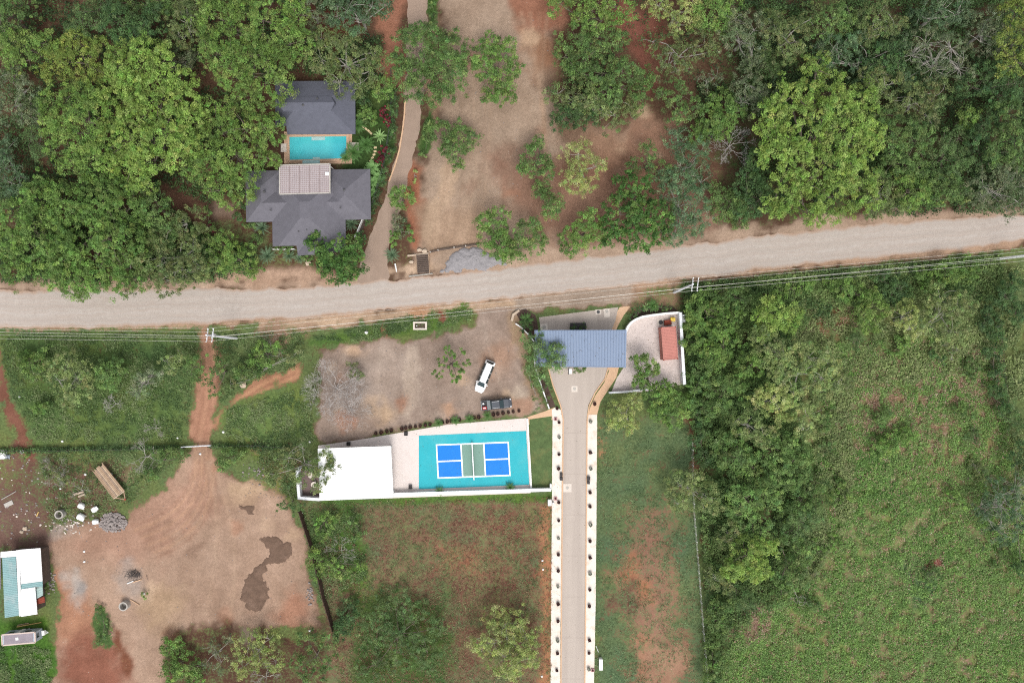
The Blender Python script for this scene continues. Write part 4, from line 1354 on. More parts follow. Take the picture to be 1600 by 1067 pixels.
part('cradle', MB().box(p.x - .25, p.y, .12, .12, .7, .24).box(p.x + .25, p.y, .12, .12, .7, .24), MAT['iron'], ytk)
p = P(1066.5, 497.5, 1.5)
me_ = thing('meter_post', 'grey meter boxes on a post just outside the yard corner', 'meter post', P(1067, 497.5))
part('post', MB().tube([(p.x, p.y, 0), (p.x, p.y, 2.4)], .09, 8), MAT['steel'], me_)
part('meter_box', MB().box(p.x + .15, p.y + .5, 1.7, .5, .35, .6), MAT['steel'], me_)
part('meter_box', MB().box(p.x + .2, p.y - .45, 1.7, .45, .5, .6), MAT['steel'], me_)


# ------------------------------------------------------------------ vehicles
def frame(px, py, fx, fy, Lm):
    """local frame: origin at the ground under the middle, +x to the front"""
    a = P(px, py); b = P(fx, fy)
    d = (b - a).normalized()
    return Matrix.Translation((a.x, a.y, 0)) @ Matrix.Rotation(math.atan2(d.y, d.x), 4, 'Z')


def loft(rows, M4):
    """rows: list of (x, [(y,z)...]) closed sections with the same count"""
    mb = MB()
    n = len(rows[0][1])
    vs = [M4 @ Vector((x, y, z)) for x, sec in rows for y, z in sec]
    fs = []
    for i in range(len(rows) - 1):
        for k in range(n):
            fs.append((i * n + k, i * n + (k + 1) % n, (i + 1) * n + (k + 1) % n, (i + 1) * n + k))
    fs.append(tuple(reversed(range(n)))); fs.append(tuple(range((len(rows) - 1) * n, len(rows) * n)))
    return mb.add(vs, fs)


def sec(w, zb, zt, cr=.12):
    return [(-w, zb), (w, zb), (w + .02, (zb + zt) / 2), (w - .03, zt - cr), (w - cr, zt), (-w + cr, zt), (-w + .03, zt - cr), (-w - .02, (zb + zt) / 2)]


def quadm(pts, M4, th=.015):
    mb = MB()
    v = [M4 @ Vector(p) for p in pts]
    n = (v[1] - v[0]).cross(v[2] - v[0]).normalized() * th
    return mb.add([a for a in v] + [a + n for a in v], [(3, 2, 1, 0), (4, 5, 6, 7), (0, 1, 5, 4), (1, 2, 6, 5), (2, 3, 7, 6), (3, 0, 4, 7)])


def wheels(root, M4, xs, w, r=.36, wd=.24):
    for x in xs:
        for s_ in (-1, 1):
            y = s_ * (w - wd / 2)
            a, b = M4 @ Vector((x, y - wd / 2, r)), M4 @ Vector((x, y + wd / 2, r))
            wh = part('wheel', MB().tube([a, a.lerp(b, .15), a.lerp(b, .85), b], [r * .92, r, r, r * .92], 16), MAT['rubber'], root)
            e = M4 @ Vector((x, y + s_ * (wd / 2 + .01), r)); e2 = M4 @ Vector((x, y + s_ * (wd / 2 - .04), r))
            part('rim', MB().tube([e2, e], [r * .6, r * .55], 12), MAT['steel'], wh)


van = thing('van', 'long white van parked at a slant on the bare gravel lot', 'van', P(757.5, 588), 'vehicles parked on the gravel lot')
F = frame(757.5, 588, 748, 611, 6)
Lh = 3.0
part('body', loft([(-Lh, sec(.86, .5, 1.15)), (-Lh + .12, sec(.93, .32, 1.25)), (1.95, sec(.94, .30, 1.22)), (2.55, sec(.90, .30, 1.10, .2)), (Lh - .05, sec(.74, .35, .92, .2)), (Lh, sec(.66, .45, .80, .15))], F), MAT['vanpaint'], van, bevel=.03)
def cab(wb, wt, zb, zt):
    return [(-wb, zb), (wb, zb), (wb, zb + .06), (wt + .08, zt - .12), (wt, zt), (-wt, zt), (-wt - .08, zt - .12), (-wb, zb + .06)]
part('cabin', loft([(-Lh + .02, cab(.94, .80, 1.12, 1.26)), (-Lh + .42, cab(.94, .50, 1.12, 2.00)), (-.5, cab(.94, .51, 1.12, 2.06)), (1.0, cab(.94, .50, 1.12, 2.00)), (1.95, cab(.94, .78, 1.12, 1.25))], F), MAT['vanpaint'], van)
part('windscreen', quadm([(1.88, -.76, 1.30), (1.88, .76, 1.30), (1.08, .52, 1.97), (1.08, -.52, 1.97)], F, .03), MAT['glass'], van)
part('rear_window', quadm([(-Lh + .03, .74, 1.30), (-Lh + .03, -.74, 1.30), (-Lh + .40, -.52, 1.95), (-Lh + .40, .52, 1.95)], F, .03), MAT['glass'], van)
for s_ in (-1, 1):
    for a, b in ((-2.35, -1.05), (-.95, .1), (.2, 1.05)):
        q = [(a, s_ * .94, 1.22), (b, s_ * .94, 1.22), (b, s_ * .63, 1.86), (a, s_ * .63, 1.86)]
        part('side_window', quadm(q if s_ < 0 else q[::-1], F, .03), MAT['glass'], van)
    part('mirror', MB().box(1.35, s_ * 1.05, 1.3, .12, .22, .2, 0, F), MAT['vanpaint'], van)
    part('headlight', MB().box(2.88, s_ * .6, .78, .18, .28, .16, 0, F), MAT['glass'], van)
    part('roof_rail', MB().box(-.6, s_ * .44, 2.07, 3.2, .04, .04, 0, F), MAT['steel'], van)
part('bumper', MB().box(Lh + .02, 0, .5, .14, 1.4, .22, 0, F), MAT['vanpaint'], van)
part('bumper', MB().box(-Lh - .03, 0, .5, .14, 1.7, .22, 0, F), MAT['vanpaint'], van)
part('wiper', MB().box(1.72, .3, 1.47, .03, .6, .02, 0, F).box(1.72, -.3, 1.47, .03, .6, .02, 0, F), MAT['black'], van)
wheels(van, F, (-1.85, 1.95), .95)

pk = thing('pickup_truck', 'dark grey double-cab pickup with red load, parked below the white van', 'pickup truck', P(776, 631), 'vehicles parked on the gravel lot')
F = frame(776, 630.7, 800, 628.3, 5)
Lh = 2.75
part('body', loft([(-Lh, sec(.84, .45, .98, .05)), (-Lh + .1, sec(.88, .4, 1.02, .05)), (1.2, sec(.90, .38, 1.08)), (2.2, sec(.88, .38, 1.04, .18)), (Lh - .1, sec(.76, .42, .92, .2)), (Lh, sec(.66, .5, .82, .12))], F), MAT['carpaint'], pk, bevel=.03)
part('cabin', loft([(-1.1, sec(.80, 1.0, 1.1, .04)), (-.85, sec(.74, 1.0, 1.72, .14)), (.55, sec(.74, 1.0, 1.76, .14)), (1.35, sec(.80, 1.0, 1.12, .04))], F), MAT['carpaint'], pk)
part('windscreen', quadm([(1.30, -.72, 1.18), (1.30, .72, 1.18), (.62, .64, 1.74), (.62, -.64, 1.74)], F, .03), MAT['glass'], pk)
part('rear_window', quadm([(-1.09, .68, 1.15), (-1.09, -.68, 1.15), (-.88, -.62, 1.68), (-.88, .62, 1.68)], F, .03), MAT['glass'], pk)
for s_ in (-1, 1):
    for a, b in ((-.75, .0), (.08, .72)):
        q = [(a, s_ * .80, 1.14), (b, s_ * .80, 1.14), (b, s_ * .76, 1.58), (a, s_ * .76, 1.58)]
        part('side_window', quadm(q if s_ < 0 else q[::-1], F, .03), MAT['glass'], pk)
    part('mirror', MB().box(.95, s_ * 1.0, 1.2, .12, .22, .18, 0, F), MAT['carpaint'], pk)
    part('headlight', MB().box(2.6, s_ * .66, .86, .22, .28, .14, 0, F), MAT['steel'], pk)
    part('roof_rail', MB().box(-.1, s_ * .58, 1.79, 1.3, .05, .05, 0, F), MAT['steel'], pk)
    part('bed_side', MB().box(-2.0, s_ * .82, 1.12, 1.45, .1, .24, 0, F), MAT['carpaint'], pk)
part('bed_liner', MB().box(-2.0, 0, 1.03, 1.42, 1.52, .04, 0, F), MAT['black'], pk)
part('bed_cover', MB().box(-1.42, 0, 1.22, .62, 1.7, .08, 0, F), M('grey_tarp', c(132, 138, 140), .7, .1), pk)
part('tailgate', MB().box(-2.74, 0, 1.1, .08, 1.6, .28, 0, F), MAT['carpaint'], pk)
part('bumper', MB().box(Lh, 0, .5, .16, 1.4, .22, 0, F), MAT['carpaint'], pk)
part('bumper', MB().box(-Lh - .06, 0, .5, .14, 1.6, .18, 0, F), MAT['steel'], pk)
wheels(pk, F, (-1.7, 1.75), .93)
q = F @ Vector((-2.25, -.42, 1.16))
solo('fuel_can', MB().box(-2.25, -.45, 1.21, .7, .5, .3, .1, F), MAT['redplastic'], 'red box loaded in the bed of the dark pickup', 'box')
solo('white_bag', MB().rock(*(F @ Vector((-2.25, -.42, 1.42))), .32, .14, .08, 3), MAT['white'], 'small white bag lying on the red box in the pickup', 'bag')
solo('spare_can', MB().box(-2.4, .35, 1.2, .3, .3, .3, .3, F), MAT['steel'], 'grey can in the far corner of the pickup bed', 'can')

# ------------------------------------------------------------------ shed, camper, flatbed trailer
shed = thing('metal_shed', 'low shed with white and teal corrugated roofing at the left edge', 'shed', P(38, 910))
def panel(name, q, z, mat, ribs, par=shed, th=.1, along=True):
    w = [P(x, y, z) for x, y in q]
    o = part(name, MB().prism(w, z - th, z), mat, par)
    if ribs:
        mb = MB()
        for k in range(ribs):
            t = (k + .5) / ribs
            a, b = (w[0].lerp(w[3], t), w[1].lerp(w[2], t)) if along else (w[0].lerp(w[1], t), w[3].lerp(w[2], t))
            mb.bar(a + Vector((0, 0, .015)), b + Vector((0, 0, .015)), .09, .05)
        r = part('roof_rib', mb, mat, o); r['kind'] = 'stuff'
    return o
panel('roof_sheet', [(1, 862), (25, 860), (25, 869), (1, 871)], 3.1, MAT['roofwhite'], 2)
panel('roof_sheet', [(3.4, 871.3), (24.5, 869.3), (29.8, 961), (7.5, 965)], 3.05, MAT['teal'], 34)
panel('ridge_cap', [(25, 859.5), (30.2, 858.8), (33.2, 962), (29.8, 962.5)], 3.2, MAT['white'], 0)
panel('roof_sheet', [(30.3, 858.6), (63, 856), (66.2, 907.5), (33, 912)], 3.12, MAT['roofwhite'], 18)
panel('roof_sheet', [(33, 912.3), (66.3, 907.8), (66.6, 915.5), (33.2, 920)], 3.0, MAT['teal'], 3)
panel('roof_sheet', [(33.2, 920.3), (54.7, 917.2), (58.2, 959), (32.8, 963)], 3.1, MAT['roofwhite'], 14)
panel('roof_sheet', [(55.5, 917.4), (66.4, 915.8), (67, 929.5), (57.2, 935.3)], 2.7, M('pale_teal_sheet', c(178, 202, 198), .6, .08), 4)
panel('roof_sheet', [(57.3, 935.6), (69, 931.6), (70, 940.6), (58, 944)], 2.5, MAT['rust'], 3)
panel('roof_sheet', [(-12, 868), (1, 867), (1, 920), (-12, 921)], 2.6, M('grey_lilac_sheet', c(150, 140, 150), .7, .1), 12)
part('wall', MB().prism([P(x, y, 2.8) for x, y in [(7, 864), (60, 860), (64, 914), (54, 920), (55, 955), (11, 960)]], 0, 2.92), MAT['darkwood'], shed)  # wall coloured dark to stand in for the shade beside the shed

cpr = thing('camper_trailer', 'old white camper trailer with grey roof parked on the grass below the shed', 'camper trailer', P(33, 992))
kq = [P(x, y, 2.5) for x, y in [(2.5, 991.5), (54.5, 987.3), (55, 1003.5), (3.5, 1008)]]
part('body', MB().prism(kq, .5, 2.46), MAT['campside'], cpr, bevel=.08)
ins = [kq[i].lerp(kq[(i + 2) % 4], .06) for i in range(4)]
part('roof', MB().prism(ins, 2.4, 2.52), MAT['camper'], cpr)
mb = MB()
for i in range(4):
    a, b = kq[i].copy(), kq[(i + 1) % 4].copy(); a.z = b.z = 2.47
    mb.bar(a, b, .22, .1)
part('roof_trim', mb, M('pale_pink_trim', c(226, 206, 196), .6, .08), cpr)
ax = (kq[1] - kq[0]).normalized(); ay = (kq[0] - kq[3]).normalized()
F = Matrix.Translation(((kq[0] + kq[2]) / 2) * 1.0); cx_, cy_ = ((kq[0] + kq[2]) / 2).x, ((kq[0] + kq[2]) / 2).y
F = Matrix.Translation((cx_, cy_, 0)) @ Matrix.Rotation(math.atan2(ax.y, ax.x), 4, 'Z')
hl, hw = (kq[1] - kq[0]).length / 2, (kq[0] - kq[3]).length / 2
part('rear_window', MB().box(hl + .02, .1, 1.75, .06, .8, .6, 0, F), MAT['glass'], cpr)
for x in (-1.7, 1.3):
    part('side_window', MB().box(x, hw + .02, 1.7, .9, .06, .55, 0, F), MAT['glass'], cpr)
part('door', MB().box(-.2, hw + .03, 1.4, .75, .05, 1.6, 0, F), MAT['white'], cpr)
part('roof_hatch', MB().box(-.2, .05, 2.56, .5, .5, .1, 0, F), MAT['white'], cpr)
part('drawbar', MB().bar(F @ Vector((hl, .5, .55)), F @ Vector((hl + 1.1, 0, .5)), .1, .12).bar(F @ Vector((hl, -.5, .55)), F @ Vector((hl + 1.1, 0, .5)), .1, .12), MAT['steel'], cpr)
part('gas_locker', MB().box(hl + .45, .1, .8, .5, .8, .5, 0, F), MAT['white'], cpr)
wheels(cpr, F, (-.4, .5), hw - .02, .32, .2)

tr = thing('flatbed_trailer', 'weathered wooden flatbed trailer standing in the rough grass', 'trailer', P(170, 752))
TZ = .95
d0, d1, d2, d3 = [P(x, y, TZ) for x, y in [(159.5, 723), (194.5, 767), (178, 779), (145, 735)]]   # right edge top/bottom, left edge bottom/top
for k in range(9):
    a0, a1 = d0.lerp(d3, (k + .08) / 9), d0.lerp(d3, (k + .92) / 9)
    b0, b1 = d1.lerp(d2, (k + .08) / 9), d1.lerp(d2, (k + .92) / 9)
    t = random.uniform(-.0, .09)
    dz = random.uniform(0, .02)
    part('plank', MB().prism([a0.lerp(b0, t), b0, b1, a1.lerp(b1, t)], TZ - .06 + dz, TZ + dz), MAT[('wood', 'wood2', 'wood3')[(k * 2 + k // 4) % 3]], tr)
for a, b in ((d0, d1), (d3, d2)):
    part('side_rail', MB().bar(a + Vector((0, 0, -.02)), b + Vector((0, 0, -.02)), .12, .18), MAT['wood'], tr)
part('end_rail', MB().bar(d1 + Vector((0, 0, -.05)), d2 + Vector((0, 0, -.05)), .12, .16), MAT['stone'], tr)
m0, m1 = d0.lerp(d3, .5), d1.lerp(d2, .5)
tip = P(195.8, 780, .8)
part('drawbar', MB().bar(d1.lerp(d2, .1) + Vector((0, 0, -.14)), tip, .13, .14).bar(d1.lerp(d2, .9) + Vector((0, 0, -.14)), tip, .13, .14), MAT['wood'], tr)
part('coupling', MB().box(tip.x, tip.y, .82, .3, .3, .2), MAT['rust'], tr)
part('jack_stand', MB().tube([(tip.x, tip.y, 0), (tip.x, tip.y, .75)], .06, 6), MAT['iron'], tr)
ax = (m1 - m0).normalized()
F = Matrix.Translation(((m0.x + m1.x) / 2, (m0.y + m1.y) / 2, 0)) @ Matrix.Rotation(math.atan2(ax.y, ax.x), 4, 'Z')
part('chassis', MB().box(0, .5, .74, 5.6, .12, .2, 0, F).box(0, -.5, .74, 5.6, .12, .2, 0, F).box(-.2, 0, .45, .1, 1.9, .1, 0, F), MAT['rust'], tr)
wheels(tr, F, (-.75, .35), .95, .38, .22)

# ------------------------------------------------------------------ yard objects
for x, y, r, tilt, t in ((92, 804, .78, .0, 'grey concrete pipe ring standing in grass beside white bags'), (192.7, 947, .82, .0, 'pale concrete pipe ring standing alone on the bare yard')):
    p = P(x, y, 1)
    solo('concrete_ring', MB().lathe(p.x, p.y, [(r, .0), (r, 1.1), (r * .76, 1.1), (r * .76, .06)], 22), MAT['concrete'], t, 'pipe ring', 'concrete pipe rings')


def bag(x, y, w, h, rot, t, seed):
    p = P(x, y, .8)
    r = np.random.default_rng(seed)
    o = thing('bulk_bag', t, 'bag', P(x, y), 'white bulk bags in the grass')
    mb = MB()
    n = 14
    prof = [(.80, .0), (.98, .2), (1.0, .6), (.92, .86), (.66, .95), (.0, .9)]
    rows = []
    for k, z in prof:
        for i in range(n):
            a = 2 * math.pi * i / n
            sq = 1 / max(abs(math.cos(a)), abs(math.sin(a))) ** .75
            rr = k * sq * r.uniform(.94, 1.06)
            X, Y = rr * w / 2 * math.cos(a), rr * h / 2 * math.sin(a)
            rows.append((p.x + X * math.cos(rot) - Y * math.sin(rot), p.y + X * math.sin(rot) + Y * math.cos(rot), z * .95 * r.uniform(.96, 1.04)))
    fs = [(i * n + j, i * n + (j + 1) % n, (i + 1) * n + (j + 1) % n, (i + 1) * n + j) for i in range(len(prof) - 1) for j in range(n)]
    part('sack', mb.add(rows, fs), MAT['white'], o, smooth=True)
    e = Matrix.Rotation(rot, 3, 'Z') @ Vector((w * .52, -.1 * h, 0))
    part('flap', MB().box(p.x + e.x, p.y + e.y, .8, .4, h * .6, .03, rot), MAT['white'], o)
    for a in (-.3, .3):
        l = Matrix.Rotation(rot, 3, 'Z') @ Vector((a * w, .3 * h, 0))
        part('loop', MB().tube([(p.x + l.x, p.y + l.y, .88), (p.x + l.x + .06, p.y + l.y, 1.08), (p.x + l.x + .14, p.y + l.y, .88)], .025, 5), MAT['wallgrey'], o)
bag(125.5, 790.5, 1.1, .95, -.4, 'white bulk bag with an open flap, nearest the flatbed trailer on the left', 1)
bag(124.5, 808, 1.35, 1.1, -.5, 'largest white bulk bag, beside the grey pipe ring', 2)
bag(146.5, 796, 1.1, .95, .65, 'tilted white bulk bag between the trailer hitch and the stone heap', 3)
bag(147.5, 815.5, 1.0, .9, .05, 'square white bulk bag touching the stone heap', 4)
rg = np.random.default_rng(33)
mb = MB()
for k in range(420):
    a, r = rg.uniform(0, 6.28), rg.random() ** .6
    p = P(175 + 22 * r * math.cos(a) + 2, 816 + 15 * r * math.sin(a))
    s_ = rg.uniform(.1, .3)
    mb.rock(p.x, p.y, .08 + .7 * (1 - r) * rg.random() + .05, s_ * 1.2, s_, s_ * .7, k)
o = mb.build('stone_heap', MAT['rubble']); o['kind'] = 'stuff'; tagset(o, 'heap of broken grey stones beside the white bulk bags', 'stone heap')
for k, (x, y, s_, t) in enumerate(((40, 825, .55, 'pale boulder pair member nearer the pipe ring, at the yard edge'), (35, 830.5, .45, 'smaller pale boulder left of another, at the yard edge'), (655.5, 391, .55, 'round pale boulder, left of two above the wooden grid'), (663, 392.5, .65, 'round pale boulder, right of two above the wooden grid'), (642.5, 409.5, .5, 'pale boulder left of the wooden grid'), (381, 602, .8, 'pale boulder in the grass beside the red track fork'), (483, 411, .7, 'flat pale boulder below the front of the grey house'))):
    p = P(x, y)
    solo('boulder', MB().rock(p.x, p.y, s_ * .35, s_, s_ * .8, s_ * .55, 50 + k), MAT['stone'], t, 'boulder', smooth=False)
# mounds
def mound(name, poly, hgt, mat, label, cat, stepx=1.6, kind='stuff'):
    a = np.array(poly, float)
    xs = np.arange(a[:, 0].min() - 3, a[:, 0].max() + 4, stepx); ys = np.arange(a[:, 1].min() - 3, a[:, 1].max() + 4, stepx)
    X, Y = np.meshgrid(xs, ys)
    d = sdist(poly, X.ravel(), Y.ravel()) + (fbm(X.ravel() * .12, Y.ravel() * .12, 4) - .5) * 16
    Z = np.clip(d / 14, -.03, 1)
    Z = np.where(Z > 0, np.sqrt(np.maximum(Z, 0)) * hgt, Z * 3) * (1 + (fbm(X.ravel() * .2, Y.ravel() * .2, 3) - .5) * .6)
    me = bpy.data.meshes.new(name)
    n = len(xs)
    fs = [(j * n + i, (j + 1) * n + i, (j + 1) * n + i + 1, j * n + i + 1) for j in range(len(ys) - 1) for i in range(n - 1)
          if max(Z[j * n + i], Z[(j + 1) * n + i], Z[(j + 1) * n + i + 1], Z[j * n + i + 1]) > -.05]
    W = [P(x, y) for x, y in zip(X.ravel(), Y.ravel())]
    me.from_pydata([(p.x, p.y, z) for p, z in zip(W, Z)], [], fs)
    me.update()
    o = link(name, me, mat); o['kind'] = kind
    return tagset(o, label, cat)
mound('gravel_pile', [(690, 424), (702, 402), (716, 390), (748, 385), (775, 398), (792, 410), (765, 418), (725, 423)], .5, M('blue_grey_gravel', c(158, 154, 156), .95, .12, 2.2, .4), 'spread pile of blue-grey gravel beside the dirt road', 'gravel pile')
WET = M('damp_sand', c(118, 95, 80), .95, .22, .9, .6, fine=8, dirt=c(146, 120, 104), dirtamt=.8)
mound('sand_spread', [(402, 842), (430, 838), (454, 848), (457, 864), (446, 878), (425, 880), (408, 896), (418, 915), (418, 935), (404, 956), (388, 955), (374, 935), (382, 905), (396, 890), (412, 875), (420, 860)], .22, WET, 'long S-shaped patch of damp dark sand on the yard', 'sand pile')
mound('sand_patch', [(376, 792), (394, 790), (398, 803), (386, 806)], .2, WET, 'small damp patch of dark sand above the long one', 'sand pile')
solo('concrete_slab', MB().box(P(14, 787).x, P(14, 787).y, .06, 1.7, .8, .12, .45), MAT['concrete'], 'grey concrete slab lying on red soil near the left edge', 'slab')


def stick(x0, y0, x1, y1, r, mat, label, cat, z=.12, name='pole'):
    a, b = P(x0, y0), P(x1, y1)
    a.z, b.z = r + .005, z
    return solo(name, MB().tube([a, b], [r, r * .85], 6), MAT[mat], label, cat)
stick(3, 780, 26, 767, .1, 'palebark', 'thin pale pole lying on red soil near the left edge', 'pole')
stick(58, 806, 61, 799, .12, 'timber', 'short yellow timber offcut left of the grey pipe ring', 'timber')
stick(27, 978.5, 65, 971.5, .1, 'timber', 'long yellow timber lying between the shed and the camper', 'timber')
stick(28, 976, 46, 972.5, .08, 'wood', 'brown timber lying beside the longer yellow one', 'timber')
stick(204, 936, 218, 944.5, .1, 'orange', 'pinkish pipe lying right of the lone pipe ring', 'pipe')
stick(199, 911, 209, 907, .1, 'white', 'white bent pipe below the burnt brush heap', 'pipe')
stick(208, 909, 222, 904.5, .1, 'orange', 'pinkish pipe below the burnt brush heap', 'pipe')
stick(117, 771.5, 132, 767.5, .22, 'stone', 'pale cut log lying in grass left of the trailer', 'log', .2)
stick(124, 775, 134, 771, .2, 'stone', 'second pale cut log, lower of the pair left of the trailer', 'log', .2)
stick(617.5, 412, 620, 425, .14, 'white', 'white post lying at the mouth of the gravel lane', 'post')
stick(637, 400, 670, 396, .2, 'stone', 'pale log along the top of the wooden grid', 'log', .25)
stick(639, 432, 676, 427.5, .16, 'palebark', 'grey log along the bottom of the wooden grid', 'log', .2)
mb = MB()
for k in range(70):
    a = rg.uniform(0, 6.28); p = P(210 + rg.normal() * 7, 896 + rg.normal() * 3.2)
    d = Vector((math.cos(a), math.sin(a), rg.uniform(-.1, .4))) * rg.uniform(.4, 1.1)
    q = Vector((p.x, p.y, rg.uniform(.08, .5)))
    e = q + d; e.z = max(.03, e.z)
    mb.tube([q, e], .03, 4)
o = mb.build('burnt_brush', MAT['ash']); tagset(o, 'small heap of burnt dark sticks on the bare yard', 'brush heap', kind='stuff')
mb = MB()
for k in range(70):
    x, y = (104 + rg.normal() * 24, 818 + rg.normal() * 9) if k < 45 else (rg.uniform(0, 140), rg.uniform(715, 830))
    p = P(x, y); s_ = rg.uniform(.06, .2)
    mb.rock(p.x, p.y, s_ * .3, s_ * rg.uniform(.8, 1.6), s_, s_ * .5, k + 1400)
o = mb.build('plaster_scraps', MAT['padcon']); o['kind'] = 'stuff'
# crumpled sheets of debris by the left edge
rg = np.random.default_rng(3)
for k, (x, y, w, t, m) in enumerate(((5, 710, 1.6, 'crumpled white tarpaulin at the left edge', 'white'), (13, 713, .8, 'small crumpled pale blue sheet right of the white tarpaulin', 'campside'), (37, 705, .5, 'small white bucket beside a green weed', 'white'))):
    p = P(x, y)
    n = 7
    vs = [(p.x + (i / n - .5) * w + rg.normal() * .05, p.y + (j / n - .5) * w + rg.normal() * .05, max(.02, abs(rg.normal()) * .28)) for j in range(n + 1) for i in range(n + 1)]
    fs = [(j * (n + 1) + i, j * (n + 1) + i + 1, (j + 1) * (n + 1) + i + 1, (j + 1) * (n + 1) + i) for j in range(n) for i in range(n)]
    solo('tarpaulin' if k < 2 else 'bucket', MB().add(vs, fs) if k < 2 else MB().lathe(p.x, p.y, [(.3, 0), (.38, .5), (.34, .5), (.26, .05)], 12), MAT[m], t, 'tarpaulin' if k < 2 else 'bucket')
# wooden grid beside the road
gr_ = thing('wooden_grid', 'dark slatted wooden grid beside the gravel pile', 'grid', P(661, 412))
g = [P(x, y, .5) for x, y in [(650, 398.5), (669, 397), (671, 426.5), (652, 427.5)]]
for k in range(10):
    t0, t1 = (k + .08) / 10, (k + .78) / 10
    part('slat', MB().prism([g[0].lerp(g[3], t0), g[1].lerp(g[2], t0), g[1].lerp(g[2], t1), g[0].lerp(g[3], t1)], .42, .5), MAT['darkwood'], gr_)
for a, b in ((g[0], g[3]), (g[1], g[2])):
    part('side_beam', MB().bar(a + Vector((0, 0, -.28)), b + Vector((0, 0, -.28)), .22, .40), MAT['wood'], gr_)
part('cross_beam', MB().bar(g[0] + Vector((.2, -.2, -.3)), g[1] + Vector((-.2, -.2, -.3)), .18, .3).bar(g[3] + Vector((.2, .2, -.3)), g[2] + Vector((-.2, .2, -.3)), .18, .3), MAT['wood'], gr_)
fl = thing('kerb_fence', 'low dark board fence with pale posts running right from the wooden grid', 'fence', P(710, 390))
pts = [(673, 394.5), (685, 391.5), (710, 387.5), (728, 385), (747, 382.5)]
for a, b in zip(pts, pts[1:]):
    part('board', MB().bar(P(*a) + Vector((0, 0, .35)), P(*b) + Vector((0, 0, .35)), .18, .5), MAT['darkwood'], fl)
for a in pts:
    p = P(*a); part('fence_post', MB().box(p.x, p.y, .4, .2, .2, .8), MAT['concrete'], fl)
ub = thing('utility_box', 'white framed concrete box with a dark open top by the road', 'utility box', P(656, 509))
p = P(656.3, 509, .4)
m = MB()
for dx, dy, sx, sy in ((-1.12, 0, .3, 1.5), (1.12, 0, .3, 1.5), (0, .6, 1.94, .3), (0, -.6, 1.94, .3)): m.box(p.x + dx, p.y + dy, .25, sx, sy, .5)
part('frame', m, MAT['padcon'], ub)
part('lid', MB().box(p.x, p.y, .16, 1.94, .9, .3), MAT['soilbed'], ub)
part('valve', MB().tube([(p.x - .6, p.y, .3), (p.x - .6, p.y, .55)], .09, 8), MAT['white'], ub)
p = P(573, 519.5)
solo('marker_post', MB().lathe(p.x, p.y, [(.28, 0), (.28, .4), (.2, .5), (.2, .9), (.1, 1.0)], 10), MAT['white'], 'white capped standpipe in the roadside grass', 'standpipe')
p = P(858.5, 783.5)
mbx = thing('meter_cabinet', 'white cabinet at the left edge of the driveway below the court', 'cabinet', P(858.5, 783.5))
part('case', MB().box(p.x, p.y, .5, .6, 1.0, 1.0), MAT['white'], mbx)
part('lid', MB().box(p.x, p.y, 1.03, .68, 1.08, .06), MAT['white'], mbx)
p = P(864, 785); solo('stand_pipe', MB().lathe(p.x, p.y, [(.2, 0), (.2, .5), (.12, .6)], 10), MAT['steel'], 'small grey pipe end beside the white cabinet', 'pipe')
p = P(938, 1034.5)
wb = thing('white_crate', 'narrow white box standing in the grass right of the driveway', 'box', P(938, 1034.5))
part('case', MB().box(p.x, p.y, .45, .58, 1.95, .9), MAT['white'], wb)
part('lid', MB().box(p.x, p.y, .93, .64, 2.02, .06), MAT['white'], wb)
stick(931, 1008, 935, 1018, .07, 'steel', 'thin grey pipe leading to the narrow white box', 'pipe', .1)
for x, y, t in ((868, 654.5, 'pinkish square lamp base on the left verge near the side path'), (868, 778.5, 'pinkish square lamp base on the left verge beside the white cabinet'), (926, 1046, 'pinkish red square lamp base on the right verge near the bottom')):
    p = P(x, y)
    lb = thing('lamp_base', t, 'lamp base', P(x, y), 'square lamp bases along the drive')
    part('plinth', MB().box(p.x, p.y, .1, .62, .62, .2), M('pink_plinth', c(206, 158, 160), .8, .1), lb)
    part('bulb_cap', MB().lathe(p.x, p.y, [(.18, .2), (.18, .36), (.08, .42)], 10), MAT['terracotta'], lb)

rg = np.random.default_rng(71)
mb = MB()
for k in range(420):
    x, y = ((rg.uniform(85, 480), rg.uniform(720, 985)), (rg.uniform(660, 880), rg.uniform(30, 400)), (rg.uniform(500, 820), rg.uniform(540, 660)), (rg.uniform(380, 480), rg.uniform(720, 780)))[k % 4]
    p = P(x, y); s_ = rg.uniform(.05, .13)
    mb.rock(p.x, p.y, s_ * .3, s_, s_ * .8, s_ * .6, k)
for k in range(60):
    p = P(404 + rg.normal() * 14, 742 + rg.normal() * 7) if k < 30 else P(484 + rg.normal() * 2.5, 930 + rg.normal() * 9)
    s_ = rg.uniform(.1, .3); mb.rock(p.x, p.y, s_ * .3, s_, s_ * .8, s_ * .6, k + 500)
for k in range(170):
    x, y = (105 + rg.normal() * 28, 806 + rg.normal() * 14) if k < 90 else ((78 + rg.normal() * 5, 910 + rg.normal() * 9) if k < 130 else (rg.uniform(0, 60), rg.uniform(710, 850)))
    p = P(x, y); s_ = rg.uniform(.06, .22); mb.rock(p.x, p.y, s_ * .3, s_ * rg.uniform(.8, 1.8), s_, s_ * .5, k + 900)
o = mb.build('loose_stones', MAT['rubble']); o['kind'] = 'stuff'
rg = np.random.default_rng(72)
LX = []
for k in range(300):
    x, y, z = ((rg.uniform(656, 824), rg.uniform(676, 762), .045), (rg.uniform(840, 976), rg.uniform(520, 570), 4.78), (rg.uniform(866, 914), rg.uniform(580, 1060), .02), (rg.uniform(985, 1060), rg.uniform(500, 600), .02), (rg.uniform(505, 820), rg.uniform(660, 695), .02), (rg.uniform(385, 575), rg.uniform(270, 340), 5.3))[k % 6]
    if k % 6 == 5: continue
    p = P(x, y, z); LX.append((p.x, p.y, z))
LX = np.array(LX); n_ = len(LX)
